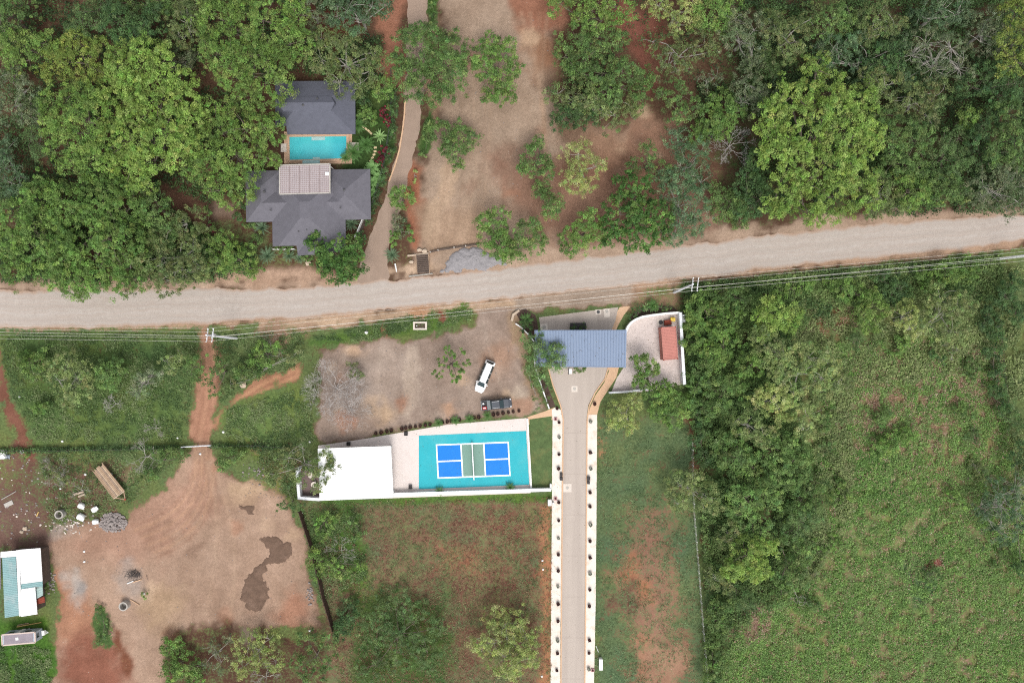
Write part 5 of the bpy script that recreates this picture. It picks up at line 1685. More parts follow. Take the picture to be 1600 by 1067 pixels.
RNG = np.random.default_rng(73)
o = leaf_object('leaf_litter', LX, np.array([0, 0, 1.0]) + RNG.normal(size=(n_, 3)) * .15, RNG.uniform(.10, .26, n_), RNG.uniform(.06, .13, n_), np.array([.16, .125, .07]) * np.exp(RNG.normal(0, .4, (n_, 1))))
o['kind'] = 'stuff'
# white marker stones and litter in the grass
for k, (x, y, t) in enumerate(((31, 620, 'tiny white stone at the left of the grassy plot'), (98, 689, 'tiny white stone near the hedge line on the left'), (349, 675, 'small cream stone in grass right of the red track'), (278, 684, 'tiny white stone left of the white gate bar'), (796, 693, 'tiny white stone'), (847.5, 875, 'upper white stone in the brown field beside the driveway'), (848.5, 889, 'lower white stone in the brown field beside the driveway'), (846.5, 1056, 'white stone near the bottom of the brown field'), (132, 861, 'upper white stone on the bare yard right of the shed'), (132.5, 877, 'lower white stone on the bare yard right of the shed'), (483, 842, 'small white stone at the brown fence'), (796, 1000, 'w'), (95, 763, 'tiny white stone in grass left of the cut logs'), (134, 741, 'tiny white stone left of the flatbed trailer'), (472, 801, 'small white stone at the upper end of the brown fence'), (313, 709, 'small pale stone on the track below the white gate bar'), (225, 927, 'white stone in a weed on the bare yard'), (484, 690, 'white stone in grass left of the terrace corner'), (484, 985, 'pale stone at lower end of the brown fence'))):
    if x == 796: continue
    p = P(x, y)
    solo('white_stone', MB().rock(p.x, p.y, .1, .26, .22, .18, 80 + k), MAT['white'], t, 'stone')

# ------------------------------------------------------------------ fences
def postfence(name, pts, n, label, mat, h=1.3, wires=2, r=.07, mw='wire', rw=.02):
    root = thing(name, label, 'fence', P(*pts[len(pts) // 2]))
    q = [P(*p) for p in pts]
    segs = [(a, b) for a, b in zip(q, q[1:])]
    tot = sum((b - a).length for a, b in segs)
    first = None
    for k in range(n):
        d = tot * k / (n - 1)
        for a, b in segs:
            l = (b - a).length
            if d <= l + 1e-6: break
            d -= l
        p = a.lerp(b, min(1, d / l))
        if first is None:
            first = part('fence_post', MB().tube([(p.x, p.y, 0), (p.x, p.y, h)], [r, r * .9], 6), mat, root)
            fp = p
        else:
            o = first.copy(); COL.objects.link(o); o.parent = root
            o.location = (p.x - fp.x, p.y - fp.y, 0)
    mb = MB()
    for i in range(wires):
        z = h * (.35 + .6 * i / max(1, wires - 1))
        for a, b in segs: mb.tube([(a.x, a.y, z), (b.x, b.y, z)], rw, 4, False)
    part('fence_wire', mb, MAT[mw], root)
    return root
postfence('field_fence', [(1080, 690), (1083, 800), (1091, 900), (1098, 990), (1106, 1080)], 34, 'white-posted wire fence between the right lawn and the thicket', MAT['white'], 1.3, 3, .07, 'wire', .01)
postfence('wire_fence', [(0, 704), (150, 702), (290, 699)], 22, 'wire fence along the overgrown line at the left', MAT['darkwood'], 1.2, 3, .08, 'iron', .012)
postfence('wire_fence', [(328, 697), (400, 695), (465, 700)], 9, 'wire fence right of the white gate bar', MAT['darkwood'], 1.2, 3, .08, 'iron', .012)
gb = thing('track_gate', 'white metal bar gate closed across the red track', 'gate', P(306, 698))
a, b = P(283.5, 698.5, 1.1), P(328.5, 696, 1.1)
for z in (.35, .75, 1.1):
    part('rail', MB().tube([(a.x, a.y, z), (b.x, b.y, z)], .06 if z < 1 else .09, 8), MAT['wallgrey'], gb)
for e in (a, a.lerp(b, .5), b):
    part('gate_post', MB().tube([(e.x, e.y, 0), (e.x, e.y, 1.2)], .09, 8), MAT['wallgrey'], gb)
bf = thing('board_fence', 'brown board fence between the bare yard and the green field', 'fence', P(495, 890))
line = [(466, 800), (484, 856), (493, 890), (503, 935), (519, 988)]
for (ax_, ay_), (bx_, by_) in zip(line, line[1:]):
    a, b = P(ax_, ay_, 1.9), P(bx_, by_, 1.9)
    n = max(2, int((b - a).length / 1.25))
    for k in range(n):
        e0, e1 = a.lerp(b, (k + .02) / n), a.lerp(b, (k + .98) / n)
        e0.z = e1.z = .95
        part('board', MB().bar(e0, e1, .10, 1.9), MAT['fence'], bf)
        part('fence_post', MB().box(e0.x - .1, e0.y, 1.0, .12, .12, 2.0), MAT['darkwood'], bf)
postfence('paddock_fence', [(1556, 500), (1570, 640)], 12, 'wire fence along the dark hedge at the right edge', MAT['darkwood'], 1.3, 3, .08, 'iron', .012)

# ------------------------------------------------------------------ power line
PO = [((370, 528.5), 12.2, (322, 523.5)), ((1053, 457), 13.4, (1083, 444)), ((1555, 405), 13.0, (1662, 392))]
tops = []
for k, ((bx_, by_), hh, (tx, ty)) in enumerate(PO):
    b = P(bx_, by_); t = P(tx, ty, hh)
    po = thing('utility_pole', ('leaning utility pole with pale crossarm left of the red track', 'utility pole with double crossarm at the corner above the walled yard', 'utility pole leaving the frame at the right edge')[k], 'utility pole', (b.x, b.y, 0), 'utility poles along the dirt road')
    part('pole', MB().tube([(b.x, b.y, 0), (b.x * .5 + t.x * .5, b.y * .5 + t.y * .5, hh * .5), (t.x, t.y, hh)], [.24, .20, .15], 10), MAT['wallgrey'], po)
    n_ = Vector((.12, 1, 0)).normalized()
    for j, (dz, off) in enumerate(((-.5, .0), (-.5, .9)) if k < 2 else ((-.5, 0),)):
        c_ = Vector((t.x + off * (1 if k else 1), t.y, hh + dz))
        arm = part('crossarm', MB().bar(c_ - n_ * 1.15, c_ + n_ * 1.15, .11, .13), MAT['wallgrey'], po)
        for s_ in (-1, -.45, .45, 1):
            q = c_ + n_ * 1.1 * s_
            part('insulator', MB().lathe(q.x, q.y, [(.05, hh + dz + .05), (.09, hh + dz + .15), (.05, hh + dz + .2), (.09, hh + dz + .27), (.03, hh + dz + .33)], 8), MAT['white'], arm)
    if k == 0:
        q = Vector((t.x * .75 + b.x * .25, t.y * .75 + b.y * .25, hh * .78))
        part('transformer', MB().lathe(q.x, q.y + .1, [(.28, q.z - .5), (.34, q.z - .4), (.34, q.z + .35), (.2, q.z + .5)], 12), MAT['steel'], po)
    tops.append((t, n_, hh))
def xt(i, off, z):      # attach point
    t, n_, hh = tops[i]
    b = P(*PO[i][0])
    f = z / hh
    return Vector((b.x + (t.x - b.x) * f, b.y + (t.y - b.y) * f, z)) + n_ * off
LW = [(1.1, 12.1, 13.1, 12.7, 'uppermost bare wire strung beside the dirt road'), (.5, 12.1, 13.1, 12.7, 'second wire from the top strung beside the dirt road'), (-.5, 12.1, 13.1, 12.7, 'third wire from the top strung beside the dirt road'), (-1.1, 12.1, 13.1, 12.7, 'fourth wire from the top strung beside the dirt road'), (0, 7.6, 6.6, 7.4, 'lowest thick cable strung on the utility poles')]
for off, z0, z1, z2, t in LW:
    mb = MB()
    A = [xt(0, off, z0), xt(1, off, z1), xt(2, off, z2)]
    ends = [A[0] + Vector((-62, 1.2 if off == 0 else .9, .3)), *A, A[2] + Vector((30, 3.4, 0))]
    for i, (a, b) in enumerate(zip(ends, ends[1:])):
        L_ = (b - a).length
        pts = [a.lerp(b, s_) - Vector((0, 0, 4 * s_ * (1 - s_) * L_ * .012)) for s_ in np.linspace(0, 1, 15)]
        mb.tube(pts, .014 if off else .022, 5, False)
    tagset(mb.build('power_line', MAT['wire']), t, 'power line', 'power lines along the dirt road')

# ------------------------------------------------------------------ potted plants
def potplant(x, y, kind, proto={}):
    """pots repeat: the first of each kind is built, later ones are copies"""
    z = {'spiky': .55, 'sage': .45, 'boxpot': .5, 'row': .5}[kind]
    if kind not in proto:
        root = thing('potted_plant', 'x', 'potted plant', (0, 0, 0))
        if kind == 'boxpot':
            part('pot', MB().prism([(-.24, -.26), (.24, -.26), (.24, .26), (-.24, .26)], 0, .5, [(-.28, -.3), (.28, -.3), (.28, .3), (-.28, .3)]), MAT['black'], root)
            part('soil', MB().box(0, 0, .5, .44, .46, .03), MAT['ash'], root)
        else:
            r = .30 if kind != 'row' else .33
            part('pot', MB().lathe(0, 0, [(r * .7, 0), (r, .26), (r, .32), (r * .86, .32), (r * .8, .26)], 14), MAT['terracotta'] if kind != 'sage' else MAT['concrete'], root)
            global RNG
            RNG = np.random.default_rng(44)
            n = 46
            th = RNG.uniform(0, 6.28, n); el = RNG.uniform(.0, .9, n); ln = RNG.uniform(.20, .32, n)
            d = np.stack([np.cos(th) * np.cos(el), np.sin(th) * np.cos(el), np.sin(el)], 1)
            cen = d * ln[:, None] + np.array([0, 0, .33])
            col = {'spiky': np.array([.045, .022, .026]), 'sage': np.array([.17, .21, .155]), 'row': np.array([.05, .035, .03])}[kind]
            leaf_object('leaves', cen, np.cross(d, RNG.normal(size=(n, 3))), ln * 1.1, ln * .35, col * np.exp(RNG.normal(0, .25, (n, 1))) * np.ones((n, 3)), root)
        proto[kind] = root
        r = root
    else:
        src = proto[kind]
        r = src.copy(); COL.objects.link(r)
        for ch in src.children:
            d = ch.copy(); COL.objects.link(d); d.parent = r
    p = P(x, y, .3)
    r.location = (p.x, p.y, .012)
    r.rotation_euler.z = random.uniform(0, 6.28) if kind != 'boxpot' else 0
    s_ = random.uniform(.85, 1.12)
    r.scale = (s_, s_, s_)
    return r
ORD = ['first', 'second', 'third', 'fourth', 'fifth', 'sixth', 'seventh', 'eighth', 'ninth', 'tenth', 'eleventh', 'twelfth', 'thirteenth', 'fourteenth', 'fifteenth', 'sixteenth', 'seventeenth', 'eighteenth', 'nineteenth', 'twentieth', 'twenty-first', 'twenty-second', 'twenty-third', 'twenty-fourth', 'twenty-fifth', 'twenty-sixth', 'twenty-seventh']
LEFT = [(870.5, 638, 's'), (873.5, 660, 's'), (873.5, 683, 'g'), (873.5, 710, 's'), (873, 732, 's'), (877, 741, 'b'), (877, 747.5, 'b'), (873, 784.5, 's'), (873, 813, 's'), (872.5, 841, 'g'), (872.5, 866, 's'), (872.5, 891.5, 's'), (872, 916, 'g'), (872, 943, 's'), (872, 970, 's'), (871.5, 1000, 'g'), (871, 1020, 's'), (870, 1047, 's')]
RIGHT = [(929.5, 631, 's'), (923, 659, 'g'), (922.5, 707, 's'), (923, 732, 'g'), (919.5, 747, 'b'), (919.5, 753.5, 'b'), (922, 769, 's'), (922, 791, 's'), (922.5, 819.5, 'g'), (922, 845, 's'), (922, 871, 's'), (922, 895.5, 'g'), (921.5, 921, 's'), (921, 946.5, 's'), (921, 1000, 's'), (920.5, 1020, 's'), (920, 1045, 'g')]
KD = dict(s='spiky', g='sage', b='boxpot')
WD = dict(s='dark spiky potted plant', g='grey-green potted plant', b='black square pot')
for side, lst in (('left', LEFT), ('right', RIGHT)):
    cnt = dict(s=0, g=0, b=0)
    for x, y, k in lst:
        r = potplant(x, y, KD[k])
        r['label'] = '%s on the %s drive verge, %s such from the gate' % (WD[k], side, ORD[cnt[k]])
        r['group'] = 'potted plants along the driveway'
        cnt[k] += 1
ROW = [(587, 677), (595.5, 675.5), (604.5, 674), (611.5, 672.5), (628, 670), (634, 668.5), (641, 667.5), (649, 666.5), (656.5, 665.5), (664.5, 664.5), (672, 663.2), (691.5, 659.8), (699, 658.8), (705, 658), (718, 655.8), (741, 652.8), (748, 651.8), (771, 647.8), (778, 646.8), (786, 645.6), (794.5, 644.4), (802, 643.2), (811, 642)]
for k, (x, y) in enumerate(ROW):
    r = potplant(x, y, 'row')
    r['label'] = 'small potted plant in the terrace row, %s from the left' % ORD[k]
    r['group'] = 'potted plants in the row above the terrace'

# ------------------------------------------------------------------ cycads and big-leaved plants
def frond_mesh(L, w, n=10, droop=.5, col=(.06, .1, .05), simple=False):
    vs, fs, cl = [], [], []
    rg = np.random.default_rng(3)
    for i in range(n + 1):
        t = i / n
        vs += [(t * L, 0, .3 * L * math.sin(t * 2.0) - droop * L * t * t)]
    for i in range(n):
        a, b = np.array(vs[i]), np.array(vs[i + 1])
        t = (i + .5) / n
        ww = w * (math.sin(math.pi * min(1, t * .9 + .12)) ** .6)
        for s_ in (-1, 1):
            k = len(vs)
            g = 0.0 if simple else .35
            vs += [tuple(a), tuple(a + (b - a) * (1 - g)), tuple(a + (b - a) * (1.25 - g) + np.array([0, s_ * ww, -.12 * ww])), tuple(a + (b - a) * .35 + np.array([0, s_ * ww, -.12 * ww]))]
            fs.append((k, k + 1, k + 2, k + 3) if s_ > 0 else (k + 3, k + 2, k + 1, k))
    me = bpy.data.meshes.new('frond')
    me.from_pydata(vs, [], fs)
    at = me.attributes.new('leaf_colour', 'FLOAT_COLOR', 'POINT')
    f = np.ones((len(vs), 4), np.float32)
    f[:, :3] = np.array(col) * np.exp(rg.normal(0, .12, (len(vs), 1)))
    at.data.foreach_set('color', f.ravel())
    me.materials.append(LEAF)
    return me
FM = dict(cycad=frond_mesh(1.75, .17, 14, .28, lc(96, 122, 92)), palm=frond_mesh(2.0, .34, 12, .55, lc(74, 112, 54)), agave=frond_mesh(1.5, .15, 6, .2, lc(134, 168, 104), True), broad=frond_mesh(1.3, .28, 6, .5, lc(108, 148, 84), True))


def rosette(name, kind, x, y, s_, z, n, label, cat, group=None, tilt=(.05, .9)):
    root = thing(name, label, cat, P(x, y, z)); root.location.z = 0
    p = P(x, y, z)
    WLOC[root.name] = Vector((p.x, p.y, 0))
    part('trunk', MB().tube([(p.x, p.y, 0), (p.x, p.y, z)], [.17 * s_, .12 * s_], 8), MAT['bark'], root)
    for k in range(n):
        o = bpy.data.objects.new('frond', FM[kind])
        COL.objects.link(o); o.parent = root
        u = (k * .618) % 1
        o.location = (0, 0, z - .02)
        o.rotation_euler = (random.uniform(-.2, .2), -(tilt[0] + (tilt[1] - tilt[0]) * (k / n)), 2.39996 * k + random.uniform(-.15, .15))
        q = s_ * random.uniform(.85, 1.1)
        o.scale = (q, q, q)
    return root
for x, y, s_, t in ((550, 350, 1.05, 'spiky green cycad beside the right corner of the grey house'), (419, 400, 1.1, 'spiky cycad below the left front of the grey house, left of a pair'), (452.5, 399.5, .9, 'spiky cycad below the left front of the grey house, right of a pair'), (613, 398.5, 1.0, 'spiky cycad on the lane edge near the white post'), (469, 404, .7, 'small spiky cycad under the front edge of the grey house'), (411, 356, .95, 'shaded cycad in the corner left of the front roof')):
    rosette('cycad', 'cycad', x, y, s_, .7, 26, t, 'cycad', 'cycads around the grey house')
for x, y, s_, t in ((553, 238, 1.0, 'feathery palm right of the pool lower corner'), (572, 226, .9, 'feathery palm between the pool and the lower stepping stones'), (559, 196, .85, 'feathery palm at the right corner of the pool house'), (540, 247, .6, 'small feathery palm at the lower right pool corner')):
    rosette('garden_palm', 'palm', x, y, s_, 1.6, 18, t, 'palm', 'palms in the pool garden')
rosette('agave', 'agave', 594, 214, .95, .3, 20, 'large pale green agave beside the garden fence', 'agave')
rosette('agave', 'agave', 609, 195, .7, .3, 14, 'small agave touching the curved garden fence', 'agave')
for x, y, s_, t in ((582, 262, 1.1, 'broad-leaved pale green plant at the upper right roof corner of the house'), (575, 268, .8, 'lower broad-leaved plant against the upper right roof edge'), (583, 285, .9, 'broad-leaved pale plant between house and garden fence, middle height'), (581, 300, .7, 'broad-leaved pale plant between house and garden fence, lowest'), (590, 276, .8, 'broad-leaved pale plant touching the garden fence below the red plants')):
    rosette('broadleaf_plant', 'broad', x, y, s_, .6, 16, t, 'plant', 'broad-leaved plants by the house')
rosette('garden_palm', 'palm', 822, 500, .75, 1.0, 16, 'bright feathery palm in the dark bed left of the blue canopy', 'palm')
rosette('garden_palm', 'palm', 1020, 477, .7, 1.0, 16, 'feathery palm in the bed above the curved wall', 'palm')
rosette('agave', 'agave', 1009, 480, .7, .4, 14, 'blue-grey agave in the bed above the curved wall', 'agave')
for x, y, t in ((685, 660, 'green leafy plant in the terrace pot row, leftmost of four'), (711, 656, 'green leafy plant in the terrace pot row, second of four'), (733, 654, 'green leafy plant in the terrace pot row, third of four'), (761, 648, 'green leafy plant in the terrace pot row, largest and rightmost'), (687, 767, 'small green plant growing below the left half of the court'), (797, 760.5, 'small green plant growing below the right half of the court')):
    rosette('terrace_plant', 'palm', x, y, .52, .45, 14, t, 'plant', 'leafy plants around the terrace')

# ------------------------------------------------------------------ trees north of the road, left
T = tree
T('mid', 8, [(14, 22, 34), (38, 12, 20), (8, 55, 24)], 'mid green tree in the top left corner')
T('yellow', 9, [(35, 72, 30), (66, 66, 22), (84, 76, 14), (20, 95, 20)], 'olive green tree below the tree in the top left corner')
T('fine', 8, [(126, 34, 28), (150, 18, 20), (112, 45, 16)], 'fine-leaved soft green tree near the top, left of the dark one')
T('dark', 9, [(188, 38, 32), (226, 42, 28), (208, 62, 26), (175, 20, 18), (240, 20, 20)], 'dark green tree near the top edge, left of the grey-olive one')
T('mid', 7, [(205, 4, 22), (250, 2, 20)], 'small green crown cut by the top edge above the dark tree')
T('olive', 8, [(290, 34, 30), (284, 60, 24), (296, 12, 22)], 'grey-olive tree against the big bright crown near the top')
T('grey', 5, [(290, 95, 22), (275, 108, 14)], 'low dull bush in the gap under the grey-olive tree', 'shrub')
T('yellow', 12, [(350, 40, 46), (408, 28, 52), (452, 66, 36), (368, 100, 46), (422, 118, 42), (338, 76, 30), (396, 146, 28), (460, 20, 26), (330, 20, 28), (440, 140, 18)], 'huge yellow-green tree above the pool house at the top')
T('gold', 9, [(88, 96, 32), (130, 100, 36), (112, 66, 22), (148, 72, 18), (160, 115, 16)], 'yellow-olive crown on the left, highest of the pale group')
T('lime', 11, [(214, 90, 36), (244, 100, 26), (188, 106, 26), (280, 124, 22), (258, 80, 14)], 'bright lime crown left of the big tree above the pool house')
T('yellow', 11, [(98, 166, 40), (142, 190, 46), (98, 215, 32), (150, 240, 44), (130, 145, 26), (75, 190, 20), (110, 250, 24)], 'broad yellow-green tree on the left, left half of the widest canopy')
T('lime', 12, [(200, 152, 44), (248, 152, 44), (290, 170, 30), (202, 208, 48), (258, 210, 44), (208, 258, 38), (284, 214, 28), (240, 250, 26), (222, 285, 15)], 'broad light green tree on the left, right half of the widest canopy')
T('grey', 8, [(18, 120, 24), (18, 165, 30), (44, 180, 20), (40, 140, 20)], 'dull grey-green tree at the left edge, upper one')
T('teal', 8, [(6, 236, 22), (14, 285, 26), (0, 262, 24), (32, 300, 16)], 'grey-teal tree at the left edge, lower one')
T('fine', 7, [(60, 240, 16), (55, 160, 18), (48, 210, 14)], 'thin green tree between the grey-green and yellow-green crowns at left')
T('yellow', 9, [(338, 196, 36), (384, 200, 40), (420, 214, 22), (330, 240, 36), (376, 254, 40), (310, 264, 26), (350, 294, 30), (384, 298, 20), (425, 190, 16), (430, 250, 12)], 'wide yellow-green tree left of the swimming pool')
T('vivid', 9, [(60, 310, 35), (24, 340, 30), (60, 378, 48), (28, 410, 32), (16, 375, 24), (90, 418, 36), (75, 300, 18)], 'leafy bright green tree at the left road edge, first from the left border')
T('vivid', 10, [(104, 330, 44), (156, 310, 44), (124, 380, 54), (182, 366, 44), (196, 328, 32), (150, 425, 36), (125, 460, 13), (200, 420, 36), (110, 440, 24)], 'broad bright green tree whose tip hangs over the road at left')
T('mid', 8, [(230, 300, 20), (244, 330, 26), (262, 355, 18)], 'mid green tree in the gap behind the roadside trees')
T('olive', 8, [(290, 350, 30), (250, 400, 42), (300, 388, 32), (216, 430, 26), (265, 438, 26), (315, 420, 22), (284, 420, 24)], 'olive tree at the road edge, right of the broad bright tree')
T('mid', 7, [(250, 372, 24), (225, 385, 20)], 'darker green crown squeezed between the two roadside trees')
T('yellow', 6, [(350, 384, 24), (374, 404, 26), (392, 420, 16), (345, 410, 16)], 'yellow-green tree in front of the cycads left of the house')
T('glossy', 7, [(496, 380, 16), (518, 394, 24), (550, 384, 18), (528, 418, 26), (546, 412, 22), (541, 436, 11), (506, 408, 16), (489, 376, 8)], 'dark glossy tree covering the front corner of the grey house', leafk=1.0)
T('red', 2.2, [(331, 350, 5), (333, 362, 5)], 'dark red-leaved plant beside the path left of the house', 'shrub', 'red_cordyline')
T('mid', 3, [(325, 330, 8), (326, 355, 9), (322, 372, 8)], 'narrow green shrub beside the red-leaved plant left of the house', 'shrub')
T('dark', 3, [(376, 320, 8), (372, 340, 9), (378, 298, 8)], 'dark shrub strip along the left wall of the grey house', 'shrub')
T('mid', 3, [(405, 370, 10), (398, 382, 9), (388, 352, 9)], 'green garden shrub left of the front roof of the house', 'shrub')
T('mid', 2.5, [(437, 388, 7), (450, 389, 6)], 'low green shrub in the notch of the front roof', 'shrub')
T('mid', 2.5, [(485, 404, 8), (475, 400, 6)], 'small shrub between cycads and the glossy tree', 'shrub')
# top middle
T('grey', 7, [(480, 12, 28), (498, 30, 18)], 'grey-green tree at the top edge above the pool house')
T('teal', 9, [(540, 14, 30), (580, 8, 28), (560, 34, 20), (600, 10, 14), (525, 28, 18)], 'bluish green tree at the top edge left of the red track')
T('olive', 8, [(500, 60, 22), (540, 62, 25), (500, 90, 28), (546, 95, 34), (576, 110, 22), (530, 130, 18), (560, 138, 15), (585, 85, 16)], 'olive tree overhanging the right end of the pool house')
T('vivid', 5, [(600, 134, 18), (592, 146, 12)], 'round bright green garden tree by the small lawn', leafk=.8)
T('mid', 9, [(650, 72, 38), (690, 80, 40), (640, 112, 28), (700, 114, 32), (662, 140, 28), (692, 138, 20), (620, 90, 14), (715, 95, 18)], 'big round tree standing over the gravel lane near the top', dens=1.25)
T('vivid', 8, [(766, 74, 21), (790, 80, 20), (758, 108, 20), (790, 120, 20), (772, 148, 20), (796, 146, 12), (744, 100, 11), (805, 105, 12)], 'open green tree on bare earth right of the big round tree', dens=1.15)
T('mid', 5, [(690, 208, 24), (724, 216, 24), (710, 236, 22), (716, 262, 9), (672, 206, 13)], 'small green tree alone on the clearing right of the lane')
T('mid', 1.6, [(676, 8, 7), (678, 25, 7)], 'low green strip shrub beside the lane at the top edge', 'shrub')
T('mid', 1.6, [(668, 195, 7), (666, 215, 7), (662, 240, 6)], 'low shrubs along the lane below the big round tree', 'shrub')
T('vivid', 4, [(627, 306, 18), (620, 316, 12), (638, 312, 11)], 'round bushy shrub on the lane right of the house', 'shrub')
T('grey', 3, [(622, 342, 12), (626, 362, 12), (618, 352, 10)], 'dark mixed shrubs on the lane below the round bush', 'shrub')
T('vivid', 2.5, [(617, 368, 9), (614, 378, 7)], 'small bright shrub above the lane cycad', 'shrub')
T('vivid', 2.5, [(637, 358, 8), (640, 374, 7)], 'upright bright shrub right of the dark shrubs on the lane', 'shrub')
T('pale', 1.4, [(650, 267, 3.5), (648, 282, 3.5)], 'tiny pale weed tuft on the red strip beside the lane', 'shrub')
# pool garden
T('dark', 3.0, [(565, 146, 11), (570, 158, 10)], 'dark garden shrub at the right end of the pool house', 'shrub', leafk=.8)
T('vivid', 2.6, [(567, 172, 11), (578, 180, 11), (586, 188, 8)], 'bright leafy garden shrub between pool house and small lawn', 'shrub', leafk=.9)
T('mid', 2.2, [(563, 184, 9), (570, 190, 7)], 'mid green garden shrub at the upper stepping stones', 'shrub', leafk=.8)
T('mid', 2.4, [(604, 150, 7), (608, 168, 6)], 'narrow green shrub between lawn and garden fence', 'shrub', leafk=.7)
T('red', 1.8, [(599, 177, 8), (604, 170, 6)], 'dark red plant clump beside the lawn, upper pool garden, topmost', 'shrub', 'red_cordyline')
T('red', 1.8, [(604, 187, 7), (606, 194, 5)], 'dark red plant clump beside the lawn, directly below the topmost', 'shrub', 'red_cordyline')
T('red', 1.8, [(597, 239, 8), (600, 231, 6)], 'crimson plant clump by the lower stepping stones, upper half', 'shrub', 'red_cordyline')
T('red', 1.8, [(594, 251, 8), (598, 245, 5)], 'crimson plant clump by the lower stepping stones, lower half', 'shrub', 'red_cordyline')
for k, (x, y, r, t) in enumerate(((617, 150, 8, 'dark hedge tuft outside the garden fence, uppermost'), (618, 175, 8, 'dark hedge tuft outside the garden fence beside the red clump'), (615, 205, 8, 'dark hedge tuft outside the garden fence beside the agave'), (610, 240, 8, 'dark hedge tuft outside the garden fence beside the crimson clump'), (601, 275, 8, 'dark hedge tuft outside the garden fence by the broad-leaved plants'), (590, 310, 8, 'dark hedge tuft outside the garden fence by the lower house corner'), (580, 340, 7, 'dark hedge tuft outside the garden fence near the cycad'), (566, 375, 7, 'dark hedge tuft beside the glossy tree, lowest of the hedge'))):
    T('dark', 1.8, [(x, y - 9, r - 1), (x - 1, y, r), (x - 4, y + 10, r - 1)], t, 'shrub', 'hedge_shrub', 'hedge along the garden fence', leafk=.7)

# top right of the clearing
T('yellow', 9, [(876, 4, 22), (926, 14, 30), (964, 10, 30), (940, 32, 18), (905, 30, 12)], 'yellowish green tree cut by the top edge, right of the clearing')
T('mid', 8, [(900, 60, 27), (882, 88, 18), (930, 70, 25), (964, 60, 18), (914, 95, 20)], 'mid green tree right of the clearing, just below the top-edge trees')
T('mid', 8, [(905, 112, 20), (944, 112, 30), (974, 112, 22), (1004, 126, 22), (1002, 150, 18), (948, 148, 26)], 'large spreading tree right of the clearing, its upper right half')
T('olive', 7, [(908, 150, 27), (870, 146, 20), (930, 170, 20), (962, 180, 26), (986, 166, 18)], 'mixed yellowish crown under the large spreading tree')
T('dark', 6, [(880, 186, 22), (916, 184, 20), (895, 172, 16)], 'dark green crown at the lower left of the spreading tree')
T('pale', 8, [(1030, 8, 22), (1074, 16, 28), (1060, 36, 18)], 'pale olive tree at the top edge with visible branches')
T('vivid', 8, [(1112, 20, 26), (1140, 10, 22), (1100, 40, 16), (1125, 40, 14)], 'brighter green tree at the top edge right of the pale olive one')
T('olive', 7, [(1020, 64, 18), (1050, 80, 30), (1090, 70, 28), (1110, 80, 20), (1060, 110, 20), (1036, 105, 18)], 'sparse yellowish olive tree with reddish gaps', dens=.75)
T('grey', 8, [(1150, 60, 30), (1180, 45, 28), (1175, 92, 22), (1150, 30, 18)], 'grey-green tree left of the dense wood near the top')
T('grey', 5, [(1104, 126, 20), (1120, 118, 12)], 'sparse grey bush below the yellowish olive tree', 'shrub', dens=.6)
T('mid', 7, [(1060, 150, 25), (1088, 165, 18), (1060, 182, 20), (1034, 146, 9)], 'loose mid green tree left of the bright one by the bare tree', dens=.8)
T('vivid', 7, [(1130, 158, 22), (1145, 180, 20), (1110, 190, 25), (1094, 210, 17), (1130, 202, 18)], 'vivid green tree just above the leafless twiggy tree')
bare(1136, 232, 34, 4.5, 'leafless grey twiggy tree in the shade at the wood edge', seed=4, thick=.8)
T('teal', 7, [(1060, 220, 22), (1090, 240, 26), (1070, 270, 28), (1096, 285, 20)], 'soft bluish green tree left of the leafless twiggy tree', bri=1.15)
T('mid', 6, [(840, 220, 11), (836, 250, 26), (850, 272, 17), (824, 262, 14)], 'small tree in the middle of the clearing, upper of a pair')
T('mid', 5, [(860, 320, 20), (846, 300, 14), (868, 332, 10)], 'small tree in the middle of the clearing, lower of a pair')
T('pale', 7, [(905, 240, 24), (930, 260, 18), (896, 280, 22), (916, 290, 14)], 'thin pale yellow-green tree on the clearing', dens=1.1, leafk=.9)
T('mid', 6, [(1010, 245, 21), (1030, 265, 22), (990, 262, 12)], 'loose green tree above the glossy roadside tree', dens=.8)
T('vivid', 7, [(774, 350, 26), (780, 384, 24), (762, 372, 16), (794, 396, 14)], 'bright tree at the roadside beside the gravel pile, left of two')
T('mid', 6, [(822, 362, 22), (836, 376, 20), (808, 388, 18)], 'bright tree at the roadside beside the gravel pile, right of two')
T('vivid', 6, [(924, 345, 21), (900, 370, 24), (890, 390, 13), (930, 370, 18)], 'bright roadside tree left of the dark glossy round one')
T('glossy', 9, [(990, 300, 34), (970, 335, 30), (1020, 335, 34), (1000, 364, 28), (960, 364, 22), (1034, 364, 18), (984, 384, 10)], 'big dark glossy round tree at the roadside')
T('teal', 7, [(1060, 292, 34), (1082, 320, 30), (1062, 350, 26), (1086, 350, 20), (1054, 370, 16), (1040, 280, 16)], 'feathery grey-green tree right of the dark glossy one', bri=1.3)
T('mid', 6, [(1124, 305, 20), (1135, 330, 22), (1155, 320, 18), (1158, 348, 12)], 'small roadside tree at the left foot of the huge lime tree')

